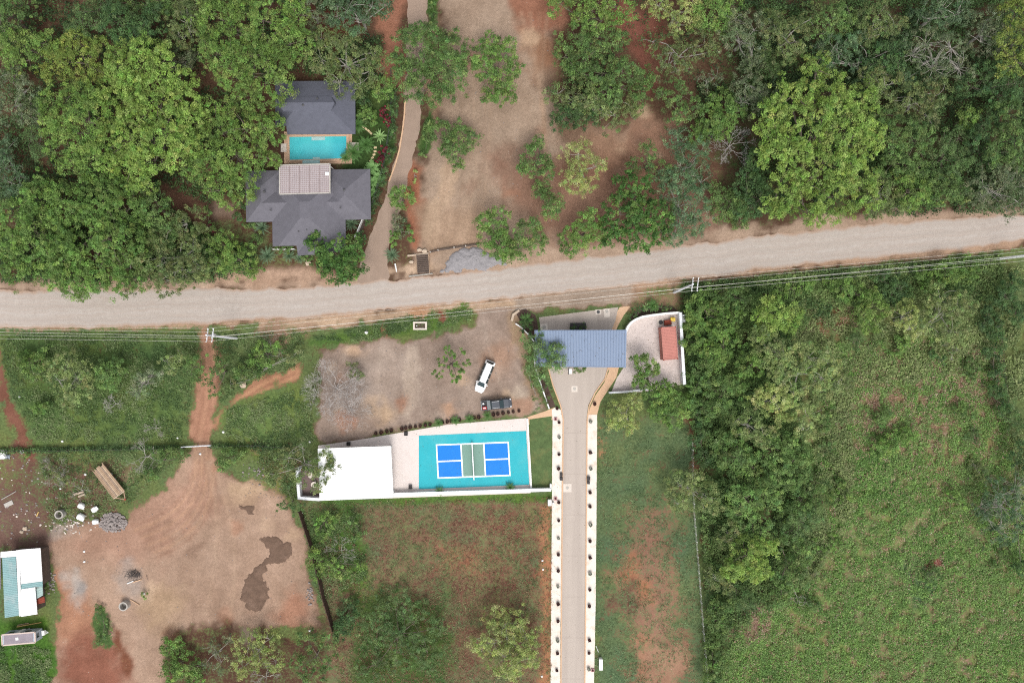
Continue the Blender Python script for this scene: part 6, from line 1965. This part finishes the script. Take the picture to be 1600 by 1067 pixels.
# the dense wood
T('lime', 13, [(1276, 106, 24), (1240, 150, 34), (1300, 140, 34), (1350, 152, 28), (1212, 176, 30), (1206, 215, 30), (1260, 190, 44), (1320, 190, 40), (1358, 215, 28), (1230, 245, 40), (1290, 250, 46), (1338, 264, 36), (1240, 300, 38), (1300, 308, 38), (1346, 308, 26), (1210, 325, 20), (1268, 340, 20)], 'huge lime green tree dominating the wood on the right', dens=.9)
T('grey', 8, [(1168, 130, 28), (1182, 152, 26), (1160, 160, 16)], 'grey-green crown against the left flank of the huge lime tree')
T('dark', 7, [(1170, 285, 24), (1190, 310, 26), (1168, 325, 20), (1180, 250, 16)], 'dark green crown at the lower left of the huge lime tree')
T('olive', 9, [(1214, 45, 32), (1244, 62, 26), (1266, 30, 25), (1230, 85, 18)], 'yellowish olive tree near the top edge, left in the dense wood')
T('mid', 9, [(1300, 25, 26), (1330, 32, 22), (1290, 50, 16)], 'green tree at the top edge of the dense wood, right of the olive one')
T('teal', 8, [(1310, 76, 28), (1342, 104, 22), (1290, 95, 18)], 'dark bluish tree just above the huge lime tree')
T('olive', 9, [(1370, 28, 30), (1400, 38, 20), (1358, 60, 16)], 'olive tree at the top edge beside a dark gap')
T('dark', 8, [(1386, 86, 25), (1365, 105, 18), (1405, 110, 16)], 'dark green tree left of the grey twiggy crown in the wood')
T('grey', 9, [(1450, 68, 34), (1490, 74, 30), (1460, 104, 28), (1500, 106, 22), (1425, 85, 16)], 'grey crown full of pale twigs in the dense wood', twigs=22, dens=.7)
T('teal', 9, [(1472, 14, 30), (1440, 22, 18), (1500, 20, 18)], 'bluish green tree at the top edge above the grey twiggy crown')
T('grey', 9, [(1540, 30, 28), (1535, 64, 25), (1562, 58, 20)], 'pale grey-green tree left of the golden crown')
T('gold', 11, [(1590, 18, 28), (1592, 60, 28), (1592, 96, 24), (1574, 104, 15)], 'golden green tree in the top right corner')
T('dark', 8, [(1540, 122, 30), (1570, 148, 28), (1512, 130, 18), (1590, 130, 16)], 'dark green tree below the golden crown')
T('olive', 8, [(1424, 150, 25), (1460, 150, 26), (1450, 180, 20), (1410, 166, 18)], 'olive crown below the grey twiggy one')
T('mid', 9, [(1398, 210, 30), (1430, 220, 28), (1400, 255, 30), (1434, 266, 24), (1380, 180, 18)], 'mid green tree touching the right side of the huge lime tree')
T('olive', 8, [(1360, 120, 20), (1380, 142, 20), (1398, 130, 14)], 'yellow-olive crown above the right shoulder of the huge lime tree')
T('fine', 8, [(1476, 230, 28), (1500, 250, 25), (1470, 275, 24), (1500, 215, 18)], 'soft mid green tree in the right part of the wood')
T('yellow', 6, [(1515, 180, 15), (1506, 194, 10)], 'small yellowish crown in a dark gap of the wood')
T('mid', 9, [(1575, 176, 24), (1586, 215, 25), (1560, 236, 25), (1595, 250, 18)], 'mid green tree at the right edge of the wood')
T('dark', 7, [(1530, 215, 22), (1536, 250, 18), (1545, 190, 16)], 'dark tree in the shade left of the right-edge tree')
T('olive', 7, [(1376, 300, 30), (1400, 324, 16), (1362, 330, 14)], 'olive roadside tree right below the huge lime tree')
T('yellow', 8, [(1420, 295, 32), (1448, 310, 20)], 'yellowish roadside tree in the middle of the right wood')
T('mid', 7, [(1474, 292, 28), (1498, 298, 20), (1462, 312, 14)], 'green roadside tree right of the yellowish one')
T('grey', 8, [(1540, 290, 30), (1580, 285, 30), (1572, 324, 20), (1534, 310, 18), (1596, 318, 16)], 'grey-olive tree at the right edge above the road')
T('fine', 6, [(1204, 110, 16), (1195, 80, 18)], 'dim green crown in the gap left of the yellowish olive tree')
T('teal', 7, [(1420, 120, 16), (1405, 70, 16), (1340, 65, 16), (1280, 75, 14)], 'bluish understorey crown scattered between the upper wood trees')

# ------------------------------------------------------------------ thicket south of the road, right
T('vivid', 5, [(1100, 480, 28), (1130, 498, 28), (1085, 505, 18)], 'vivid green bush just right of the walled yard corner', 'shrub')
T('vivid', 5, [(1095, 532, 26), (1132, 540, 28), (1115, 560, 20)], 'vivid green bush right of the long wall by the container', 'shrub')
T('mid', 4, [(1150, 462, 20), (1172, 470, 18), (1120, 460, 14)], 'green bush at the road below the double crossarm', 'shrub')
T('vivid', 6, [(1176, 570, 22), (1160, 580, 14)], 'round bright bush right of the thicket beside the wall', 'shrub')
T('lime', 7.5, [(1206, 490, 28), (1232, 500, 22), (1198, 515, 16)], 'yellowish leafy tree near the road, left in the right-hand scrub')
T('olive', 8, [(1200, 540, 25), (1226, 556, 28), (1185, 525, 15)], 'olive tree just below the yellowish leafy tree in the scrub', bri=1.45)
T('olive', 9, [(1222, 582, 30), (1264, 560, 28), (1286, 590, 24), (1242, 616, 24), (1290, 560, 16)], 'big olive tree at the left border of the rough field', bri=1.5)
T('pale', 9, [(1220, 640, 25), (1196, 622, 22), (1212, 620, 18)], 'pale bluish green crown in the middle of the thicket', leafk=1.2, bri=1.00)
T('olive', 8, [(1170, 665, 25), (1192, 680, 20), (1155, 655, 14)], 'grey-green tree above the dark part of the thicket', bri=1.3)
T('mid', 5, [(1100, 590, 30), (1130, 618, 30), (1096, 640, 22), (1150, 600, 18)], 'deep green bush right of the lower end of the yard wall', 'shrub', bri=1.15)
T('mid', 5, [(1150, 720, 30), (1184, 738, 26), (1125, 690, 22), (1150, 690, 18)], 'dark green bush in the lower middle of the thicket', 'shrub', bri=1.15)
T('olive', 7, [(1264, 650, 22), (1258, 674, 16)], 'olive bush at the field border beside the pale crown', 'shrub', bri=1.38)
T('olive', 7, [(1064, 760, 25), (1096, 770, 28), (1114, 786, 18), (1060, 788, 16), (1085, 750, 18)], 'light olive tree reaching over the right lawn', bri=1.38)
T('mid', 7.5, [(1165, 782, 28), (1200, 770, 28), (1180, 815, 24), (1150, 805, 16)], 'mid green tree right of the light olive one', bri=1.3)
T('mid', 7.5, [(1222, 738, 28), (1250, 715, 24), (1240, 750, 18)], 'mid green tree at the field border below the olive bush', bri=1.15)
T('mid', 5, [(1268, 758, 26), (1245, 785, 22), (1230, 800, 20), (1275, 785, 14)], 'dark green bush where the thicket meets the field', 'shrub')
T('lime', 7.5, [(1166, 870, 28), (1196, 860, 22), (1146, 890, 20), (1186, 890, 20), (1175, 850, 18)], 'yellowish bright tree right of the fence in the lower thicket')
T('olive', 5, [(1118, 904, 16), (1136, 916, 14), (1108, 895, 10)], 'small olive bush touching the fence in the lower thicket', 'shrub')
T('mid', 6, [(1236, 900, 26), (1250, 862, 22), (1222, 930, 18), (1216, 850, 18)], 'dark green tree with pale dead branches at the lower field border', bri=1.10)
T('mid', 4, [(1125, 950, 22), (1135, 984, 18), (1115, 970, 14)], 'green bush between the fence and a pale bare patch', 'shrub')
T('mid', 4, [(1126, 1030, 22), (1116, 1060, 20), (1112, 1005, 14)], 'green bush at the bottom beside the fence', 'shrub')
T('fine', 5, [(1160, 935, 18), (1150, 920, 14)], 'soft green bush below the yellowish bright tree', 'shrub')
T('dark', 4, [(1085, 690, 12), (1100, 715, 16), (1095, 670, 14)], 'dark low bush on the fence line above the light olive tree', 'shrub')
T('vivid', 3, [(1238, 450, 14), (1262, 445, 14), (1215, 455, 12)], 'low roadside hedge bush above the yellowish leafy tree', 'shrub')
T('vivid', 4, [(1320, 450, 20), (1344, 462, 20), (1300, 442, 12)], 'vivid roadside bush, first of three right of the bare patch', 'shrub')
T('dark', 4, [(1384, 440, 18), (1410, 450, 18), (1395, 462, 14)], 'darker roadside bush, middle of three right of the bare patch', 'shrub')
T('vivid', 4, [(1446, 432, 18), (1480, 424, 20), (1512, 420, 18), (1462, 445, 14)], 'vivid roadside bush, last and longest of three', 'shrub')
T('yellow', 5, [(1366, 478, 24), (1354, 505, 20), (1345, 490, 14)], 'yellowish bush at the upper field border', 'shrub')
T('pale', 6, [(1412, 492, 22), (1424, 514, 16)], 'pale twiggy tree in the upper field scrub', twigs=14, bri=1.00)
T('olive', 7, [(1470, 470, 30), (1500, 480, 28), (1450, 506, 28), (1490, 518, 24)], 'big olive tree in the upper right scrub', bri=1.3)
T('dark', 4, [(1545, 490, 18), (1555, 520, 17), (1540, 505, 12)], 'dark hedge bush at the upper right of the field, topmost', 'shrub', group='dark hedge at the right')
T('dark', 4, [(1556, 550, 16), (1558, 580, 15)], 'dark hedge bush at the right of the field, middle', 'shrub', group='dark hedge at the right')
T('dark', 4, [(1560, 610, 15), (1566, 635, 13)], 'dark hedge bush at the right of the field, lowest', 'shrub', group='dark hedge at the right')
T('dark', 6, [(1572, 460, 22), (1590, 490, 20), (1585, 440, 16)], 'dark tree at the right edge below the road')
T('fine', 5, [(1578, 645, 16), (1590, 665, 16)], 'soft pale bush at the right edge below the dark hedge', 'shrub')
T('teal', 6, [(1560, 780, 32), (1590, 800, 30), (1562, 830, 28), (1590, 762, 24), (1535, 790, 18)], 'grey-blue tree full of twigs at the right edge', twigs=24, dens=.75)
T('dark', 5, [(1596, 700, 14), (1598, 885, 14), (1592, 725, 14)], 'dark crown cut by the right edge around the grey-blue tree')
T('dark', 2.5, [(1455, 555, 8), (1472, 562, 7)], 'small dark bush by a pale dead branch in the upper field', 'shrub')
T('mid', 2.5, [(1500, 642, 12), (1518, 648, 9)], 'dark green clump on the rough field near the hedge', 'shrub')
T('mid', 3, [(1380, 650, 14), (1372, 662, 10)], 'green clump in the middle of the rough field', 'shrub')
T('vivid', 3, [(1400, 690, 18), (1376, 700, 16), (1420, 680, 12)], 'larger green clump below the middle of the rough field', 'shrub')

rb_ = np.random.default_rng(5)
PLC = ('beside the big olive tree at the field border', 'beside the pale bluish crown', 'below the olive bush at the field border', 'beside the dark bush at the thicket edge', 'left of the bent dead branches', 'just below the bent dead branches', 'in the upper field left of the yellowish bush', 'in the upper field below the pale twiggy tree', 'in the upper field below the big olive tree', 'near the dark hedge at upper right', 'near the hedge, beside the dark green clump', 'left of the grey-blue tree', 'above the grey-blue tree', 'below the grey-blue tree', 'in the middle of the field by the reddish patch', 'right of the yellowish bright tree')
PXY = ((1318, 600), (1295, 660), (1300, 705), (1310, 770), (1265, 890), (1270, 950), (1335, 540), (1412, 545), (1470, 540), (1525, 575), (1520, 670), (1490, 790), (1530, 735), (1560, 880), (1455, 905), (1290, 850))
for k, ((x, y), t) in enumerate(zip(PXY, PLC)):
    T(('olive', 'mid', 'fine', 'vivid')[k % 4], rb_.uniform(1.4, 2.6), [(x + rb_.normal() * 10, y + rb_.normal() * 9, rb_.uniform(7, 14)) for _ in range(4)], ('low olive scrub ', 'low green scrub ', 'low soft green scrub ', 'low bright scrub ')[k % 4] + t, 'shrub', dens=.62, group='low scrub in the rough field')
T('olive', 7, [(1300, 575, 20), (1312, 600, 18), (1288, 612, 16)], 'olive crown at the right flank of the big olive tree by the field', bri=1.38)
T('mid', 6.5, [(1205, 700, 24), (1228, 690, 20), (1195, 715, 18)], 'mid green crown between the pale crown and the lower thicket', bri=1.2)
T('fine', 6, [(1255, 815, 22), (1238, 830, 18), (1270, 800, 16)], 'soft green crown at the field border above the dead branches', bri=1.2)
T('olive', 6, [(1150, 830, 20), (1130, 845, 15)], 'olive crown left of the yellowish bright tree', bri=1.2)
# ------------------------------------------------------------------ around the gate and yard
T('fine', 7, [(842, 562, 22), (862, 547, 19), (870, 568, 16), (836, 588, 15), (828, 535, 13), (850, 530, 13), (846, 592, 10)], 'feathery tree overhanging the left end of the blue canopy', dens=.82, leafk=1.2, bri=1.30)
T('vivid', 5, [(1000, 565, 13), (1022, 575, 11), (1000, 595, 14), (1020, 612, 18), (1042, 608, 14), (1010, 580, 9)], 'open bright green tree in front of the red container', leafk=1.15, dens=1.1)
T('pale', 4.5, [(968, 645, 22), (990, 630, 18), (956, 662, 12), (984, 665, 15)], 'pale olive tree right of the flared driveway')
T('vivid', 3.5, [(1028, 640, 17), (1054, 650, 20), (1046, 625, 16), (1070, 628, 13)], 'bright shrubs below the yard wall', 'shrub')
T('dark', 2, [(822, 505, 8), (828, 515, 8), (815, 515, 6)], 'dark shrubs in the bed left of the blue canopy', 'shrub', leafk=.7)
T('dark', 1.6, [(895, 510.5, 6), (911, 510.5, 6)], 'dark clipped plants in the black planter above the canopy', 'shrub', leafk=.6, zlow=.5)
T('vivid', 1.8, [(903, 579, 6), (911, 577, 5), (899, 574, 4)], 'bright green plant beside the white gate post', 'shrub', leafk=.7)
T('dark', 2, [(990, 495, 7), (999, 487, 8), (1010, 484, 6)], 'dark shrubs outside the curved wall', 'shrub', leafk=.7)
T('mid', 2, [(1030, 478, 7), (1043, 482, 7), (990, 482, 5)], 'mixed green shrubs in the bed above the curved wall', 'shrub', leafk=.7)
T('mid', 2, [(836, 592, 6), (846, 608, 5), (855, 624, 5)], 'green plants in the narrow bed beside the bent white wall', 'shrub', leafk=.7)
T('olive', 2, [(824, 580, 7), (832, 600, 7), (838, 622, 7), (842, 635, 5)], 'dry green plants left of the bent white wall', 'shrub', leafk=.7)
T('dark', 1.6, [(848, 585, 5), (856, 604, 5)], 'dark plants in the soil bed left of the driveway', 'shrub', leafk=.7)
# sparse tree on the lot: separate tufts on thin limbs
T('vivid', 5, [(700, 546, 7), (725, 548, 6), (690, 564, 8), (684, 584, 7), (714, 594, 9), (728, 566, 6), (712, 568, 6), (706, 556, 6), (720, 580, 6), (694, 574, 6), (704, 584, 5)], 'sparse little tree with separate leaf tufts on the gravel lot', dens=1.0, leafk=.9)
bare(528, 606, 46, 4.5, 'wide leafless grey shrub on the left of the gravel lot', name='bare_shrub', cat='shrub', seed=9, nb=12, depth=5, r0=.08, spread=1.25, thick=.8)
bare(550, 640, 34, 3.0, 'low leafless grey brush between the wide bare shrub and sandy patch', name='bare_shrub', cat='shrub', seed=19, nb=10, depth=5, r0=.05, spread=1.3, thick=.7)
T('olive', 3.5, [(552, 578, 12), (564, 585, 9), (545, 570, 7)], 'green leafy top growing through the wide leafless shrub', 'shrub', leafk=.8)
T('grey', 2.5, [(492, 610, 9), (488, 630, 8), (496, 595, 7)], 'green fringe shrub at the left of the leafless shrub', 'shrub', leafk=.8)
T('olive', 5.5, [(450, 716, 24), (424, 742, 18), (472, 700, 16), (508, 716, 16), (506, 740, 14), (490, 730, 15), (470, 745, 14), (495, 760, 10), (520, 726, 10)], 'olive tree hanging over the left end of the white roof', dens=.8, leafk=1.2)
T('fine', 3, [(440, 790, 8), (455, 795, 10), (470, 792, 8), (448, 760, 8)], 'low greenery at the foot of the patio wall', 'shrub')

# ------------------------------------------------------------------ left plot south of the road
T('olive', 6, [(100, 570, 22), (120, 600, 28), (105, 620, 18), (136, 580, 18), (90, 595, 16)], 'olive tree in the left plot below the road', dens=1.1, bri=1.4)
T('mid', 5, [(165, 585, 22), (186, 574, 16), (178, 600, 14)], 'mid green tree right of the olive one in the left plot', dens=1.1, bri=1.4)
T('vivid', 3.5, [(50, 572, 20), (64, 556, 16), (38, 560, 12)], 'bright shrub left of the olive tree in the left plot', 'shrub', bri=0.90)
T('grey', 5, [(222, 600, 22), (236, 588, 16), (212, 612, 14)], 'sparse grey twiggy tree in the left plot', twigs=24, dens=1.1, bri=1.4)
T('vivid', 2.5, [(62, 640, 13), (72, 634, 8)], 'small round bright bush in the left plot', 'shrub')
T('olive', 4.5, [(258, 565, 14), (280, 560, 14), (268, 578, 10)], 'olive bush near the top of the red track, left of it', 'shrub', bri=1.3)
T('mid', 5, [(300, 575, 17), (312, 590, 12), (308, 560, 12)], 'green tree leaning over the left side of the red track', dens=.85)
T('mid', 5, [(336, 580, 13), (346, 562, 12), (334, 612, 10), (356, 570, 10), (328, 598, 7)], 'loose green tree hanging over the right side of the red track', dens=.7)
T('vivid', 4, [(410, 550, 16), (430, 545, 12), (396, 562, 12), (418, 565, 10)], 'bright bush between the red track and the gravel lot', 'shrub')
T('mid', 3, [(385, 575, 14), (372, 585, 12), (400, 585, 10)], 'green scrub above the track fork', 'shrub')
T('olive', 3, [(360, 600, 10), (380, 590, 8), (455, 560, 12), (470, 548, 9)], 'thin olive scrub between road and track fork', 'shrub')
bare(184, 630, 18, 2.5, 'pale fallen dead branch in the middle of the left plot', name='dead_branch', cat='dead tree', seed=11, nb=4, depth=4, r0=.07, lean=(-.3, .2), mat='twig')
bare(232, 712, 30, 3.5, 'pale dead tree leaning right of the flatbed trailer', name='dead_tree', cat='dead tree', seed=21, nb=4, depth=4, r0=.12, lean=(-.3, -.1), mat='palebark')
bare(248, 668, 18, 3.0, 'grey dead shrub above the pale dead tree by the hedge line', name='dead_tree', cat='dead tree', seed=23, nb=4, depth=4, r0=.06, mat='palebark', lean=(.2, -.3))
bare(92, 735, 26, 2.5, 'sparse grey thicket left of the flatbed trailer', name='bare_shrub', cat='shrub', seed=25, nb=6, depth=4, r0=.05, mat='palebark')
bare(130, 765, 20, 1.5, 'heap of pale dead branches beside the cut logs', name='dead_branch', cat='dead tree', seed=27, nb=5, depth=3, r0=.05, mat='palebark')
bare(424, 555, 34, 1.2, 'long pale fallen branch above the track fork', name='dead_branch', cat='dead tree', seed=29, nb=2, depth=3, r0=.07, mat='palebark', lean=(.9, .5))
T('olive', 3, [(85, 745, 12), (105, 750, 12), (72, 730, 9)], 'thin olive shrub in the grey thicket left of the trailer', 'shrub', dens=.5)
T('vivid', 1.6, [(40, 712, 6)], 'bright weed beside the white bucket at left', 'shrub', leafk=.8)
T('mid', 3, [(355, 715, 15), (372, 708, 12), (345, 728, 9)], 'green bush right of the white gate bar', 'shrub')
T('mid', 3, [(250, 715, 14), (268, 705, 12), (285, 712, 10), (232, 740, 14)], 'green bush around the foot of the pale dead tree', 'shrub', dens=.7)
T('mid', 1.6, [(156, 950, 8), (160, 970, 8), (164, 990, 9), (158, 1002, 7)], 'long narrow weed strip on the yard below the pipe ring', 'shrub', dens=.7)
T('vivid', 1.2, [(226, 930, 5)], 'small weed with a white stone on the yard', 'shrub', leafk=.7)
T('mid', 1.5, [(68, 922, 6), (72, 912, 4)], 'weed growing against the right side of the shed', 'shrub', leafk=.7)
T('vivid', 3, [(270, 1010, 18), (290, 1040, 22), (266, 1050, 18), (305, 1060, 14)], 'green bush at the bottom left of the yard corner', 'shrub')
T('grey', 3.5, [(330, 1010, 16), (345, 1035, 18), (320, 1040, 14), (360, 1000, 12)], 'dull dark shrub between two green bushes at the bottom', 'shrub', dens=.5)
T('pale', 5.5, [(388, 1010, 24), (420, 1000, 20), (378, 1044, 20), (430, 1034, 18), (405, 1030, 14)], 'pale yellow-green tree at the bottom below the yard', dens=.8)
T('mid', 5, [(480, 1000, 20), (515, 1000, 16), (470, 1040, 20), (512, 1040, 20), (486, 1060, 15)], 'mid green tree at the bottom end of the brown fence', dens=.75)
bare(420, 1052, 26, 4.5, 'pale leafless branches at the bottom below the pale tree', seed=31, nb=5, depth=4, r0=.09, mat='palebark')
T('dark', 3, [(540, 962, 18), (532, 985, 16), (548, 945, 12)], 'dark green bush right of the lower brown fence', 'shrub')
T('vivid', 3, [(505, 820, 16), (518, 806, 12), (500, 838, 10)], 'bright green bush right of the upper brown fence', 'shrub', dens=.7)
T('yellow', 3, [(494, 872, 18), (512, 885, 18), (535, 892, 16), (492, 895, 12), (565, 884, 8)], 'yellowish green bush covering the middle of the brown fence', 'shrub', dens=.65)
T('mid', 3, [(550, 810, 12), (560, 835, 10)], 'green bush at the upper left of the brown field', 'shrub', dens=.7)
bare(535, 858, 28, 3.0, 'pale dead branches above the yellowish bush in the brown field', name='dead_tree', cat='dead tree', seed=35, nb=4, depth=4, r0=.07, mat='palebark', lean=(.2, .4))
bare(1244, 930, 22, 2.5, 'bent pale dead branches at the lower field border', name='dead_branch', cat='dead tree', seed=37, nb=4, depth=3, r0=.08, mat='palebark', lean=(-.4, .2))
bare(1482, 552, 16, 2.5, 'pale dead branch beside the small dark bush in the upper field', name='dead_branch', cat='dead tree', seed=39, nb=3, depth=3, r0=.07, mat='palebark', lean=(.1, .5))
T('fine', 3.2, [(618, 952, 38), (590, 982, 34), (650, 970, 38), (620, 1020, 42), (668, 1020, 32), (582, 1040, 30), (680, 980, 20)], 'wide low dull green bush at the bottom of the brown field', 'shrub', leafk=1.1, dens=.62)
T('pale', 6.5, [(790, 975, 34), (770, 1000, 28), (822, 1000, 26), (790, 1030, 28), (824, 1030, 20), (755, 1010, 18), (800, 1050, 16)], 'pale yellow round tree at the bottom beside the driveway')

# ------------------------------------------------------------------ undergrowth, weeds and grass too many to count
D1, D2, D3 = lc(62, 88, 46), lc(78, 104, 54), lc(92, 116, 62)
B1, B2 = lc(128, 100, 74), lc(146, 118, 92)
scatter('undergrowth', [([(-40, -40), (130, -40), (470, -40), (470, 110), (420, 130), (380, 200), (380, 310), (330, 320), (250, 290), (90, 300), (-40, 300)], 7500), ([(1150, -40), (1640, -40), (1640, 330), (1380, 338), (1160, 330)], 12000), ([(0, 290), (240, 300), (330, 370), (400, 385), (400, 425), (330, 440), (0, 440)], 4500), ([(870, -40), (1160, -40), (1160, 150), (1060, 130), (1040, 60), (900, 110)], 350), ([(1090, 130), (1160, 140), (1120, 220), (1090, 220)], 300), ([(480, -40), (610, -40), (600, 30), (500, 30)], 500), ([(480, 60), (600, 60), (600, 125), (560, 130), (480, 120)], 700), ([(880, 90), (960, 90), (960, 180), (890, 190)], 350)],
        .33, 7, (.1, 1.4), [lc(50, 72, 42), lc(62, 88, 48), lc(74, 102, 56)], seed=3, fnoise=.04, thr=.40)
scatter('thicket_cover', [([(1070, 445), (1230, 430), (1560, 400), (1570, 470), (1330, 470), (1240, 520), (1270, 800), (1210, 940), (1130, 1000), (1115, 1080), (1106, 1080), (1100, 900), (1086, 690), (1072, 600)], 13000)],
        .30, 9, (.15, 1.3), [lc(66, 92, 52), lc(80, 108, 58), lc(94, 122, 66), lc(104, 126, 72)], seed=4, fnoise=.045, thr=.36)
FLD = [(1235, 540), (1560, 520), (1575, 690), (1610, 860), (1610, 1080), (1112, 1080), (1150, 990), (1210, 930), (1262, 800), (1290, 640)]
scatter('field_weeds', [(FLD, 46000)],
        .22, 6, (.05, .42), [lc(88, 120, 62, 1.14), lc(102, 138, 66, 1.14), lc(116, 150, 76, 1.16), lc(98, 128, 68, 1.12), lc(106, 132, 76, 1.1)], seed=6, fnoise=.09, thr=.40)
scatter('dry_weeds', [(FLD, 12000), ([(1250, 470), (1340, 470), (1340, 520), (1250, 520)], 500), ([(1480, 545), (1562, 530), (1565, 650), (1490, 640)], 1500), ([(1310, 570), (1480, 560), (1500, 700), (1320, 720)], 2500), ([(1150, 945), (1210, 950), (1190, 1010), (1140, 1000)], 700), ([(1290, 590), (1400, 600), (1390, 700), (1290, 700)], 700)],
          .17, 3, (.15, .5), [lc(166, 132, 116), lc(180, 150, 134), lc(152, 120, 104)], seed=8, fnoise=.12, thr=.46)
scatter('scrub_grass', [([(0, 520), (310, 522), (290, 690), (60, 690), (10, 600)], 7000), ([(355, 640), (480, 605), (495, 690), (350, 700)], 2000), ([(480, 530), (640, 494), (740, 482), (735, 500), (560, 534)], 1200), ([(330, 520), (480, 520), (470, 570), (390, 600), (345, 630)], 1600), ([(60, 700), (290, 705), (200, 790), (80, 830)], 1900), ([(0, 1010), (80, 1010), (82, 1075), (0, 1075)], 1500), ([(470, 795), (560, 795), (575, 900), (500, 940)], 1600), ([(395, 700), (462, 700), (465, 780), (420, 760)], 900)],
        .20, 5, (.03, .22), [lc(74, 98, 56), lc(88, 112, 64), lc(100, 124, 72), lc(112, 126, 84)], seed=9, thr=.40, fnoise=.09, flat=.35)
scatter('tall_grass', [([(1230, 430), (1560, 410), (1565, 560), (1440, 600), (1300, 600), (1240, 540)], 5000), ([(1265, 600), (1330, 590), (1330, 800), (1270, 900), (1215, 940), (1270, 800)], 3500), ([(1562, 420), (1640, 420), (1640, 760), (1580, 760)], 2200)],
        .30, 7, (.1, .8), [lc(94, 112, 68, 1.1), lc(108, 122, 76, 1.1), lc(122, 130, 88, 1.1), lc(116, 132, 80, 1.1)], seed=15, fnoise=.06, thr=.46)
scatter('hedge_line', [([(0, 701), (290, 696), (290, 701), (0, 706)], 520), ([(330, 694), (465, 696), (465, 700), (330, 698)], 200)],
        .26, 7, (.1, .8), [lc(54, 76, 44), lc(66, 92, 52), lc(80, 108, 60)], seed=14)
scatter('field_grass', [([(480, 785), (862, 775), (861, 1075), (530, 1075), (505, 900)], 16000)],
        .15, 4, (.03, .16), [lc(88, 108, 66), lc(102, 120, 76), lc(120, 120, 86), lc(140, 104, 86), lc(118, 78, 66)], seed=10, fnoise=.09, thr=.36)
scatter('lawn_clover', [([(934, 660), (1080, 660), (1100, 1075), (930, 1075)], 7000)],
        .14, 4, (.03, .14), [lc(80, 104, 66), lc(94, 120, 78), lc(112, 136, 94)], seed=12, fnoise=.08, thr=.44)
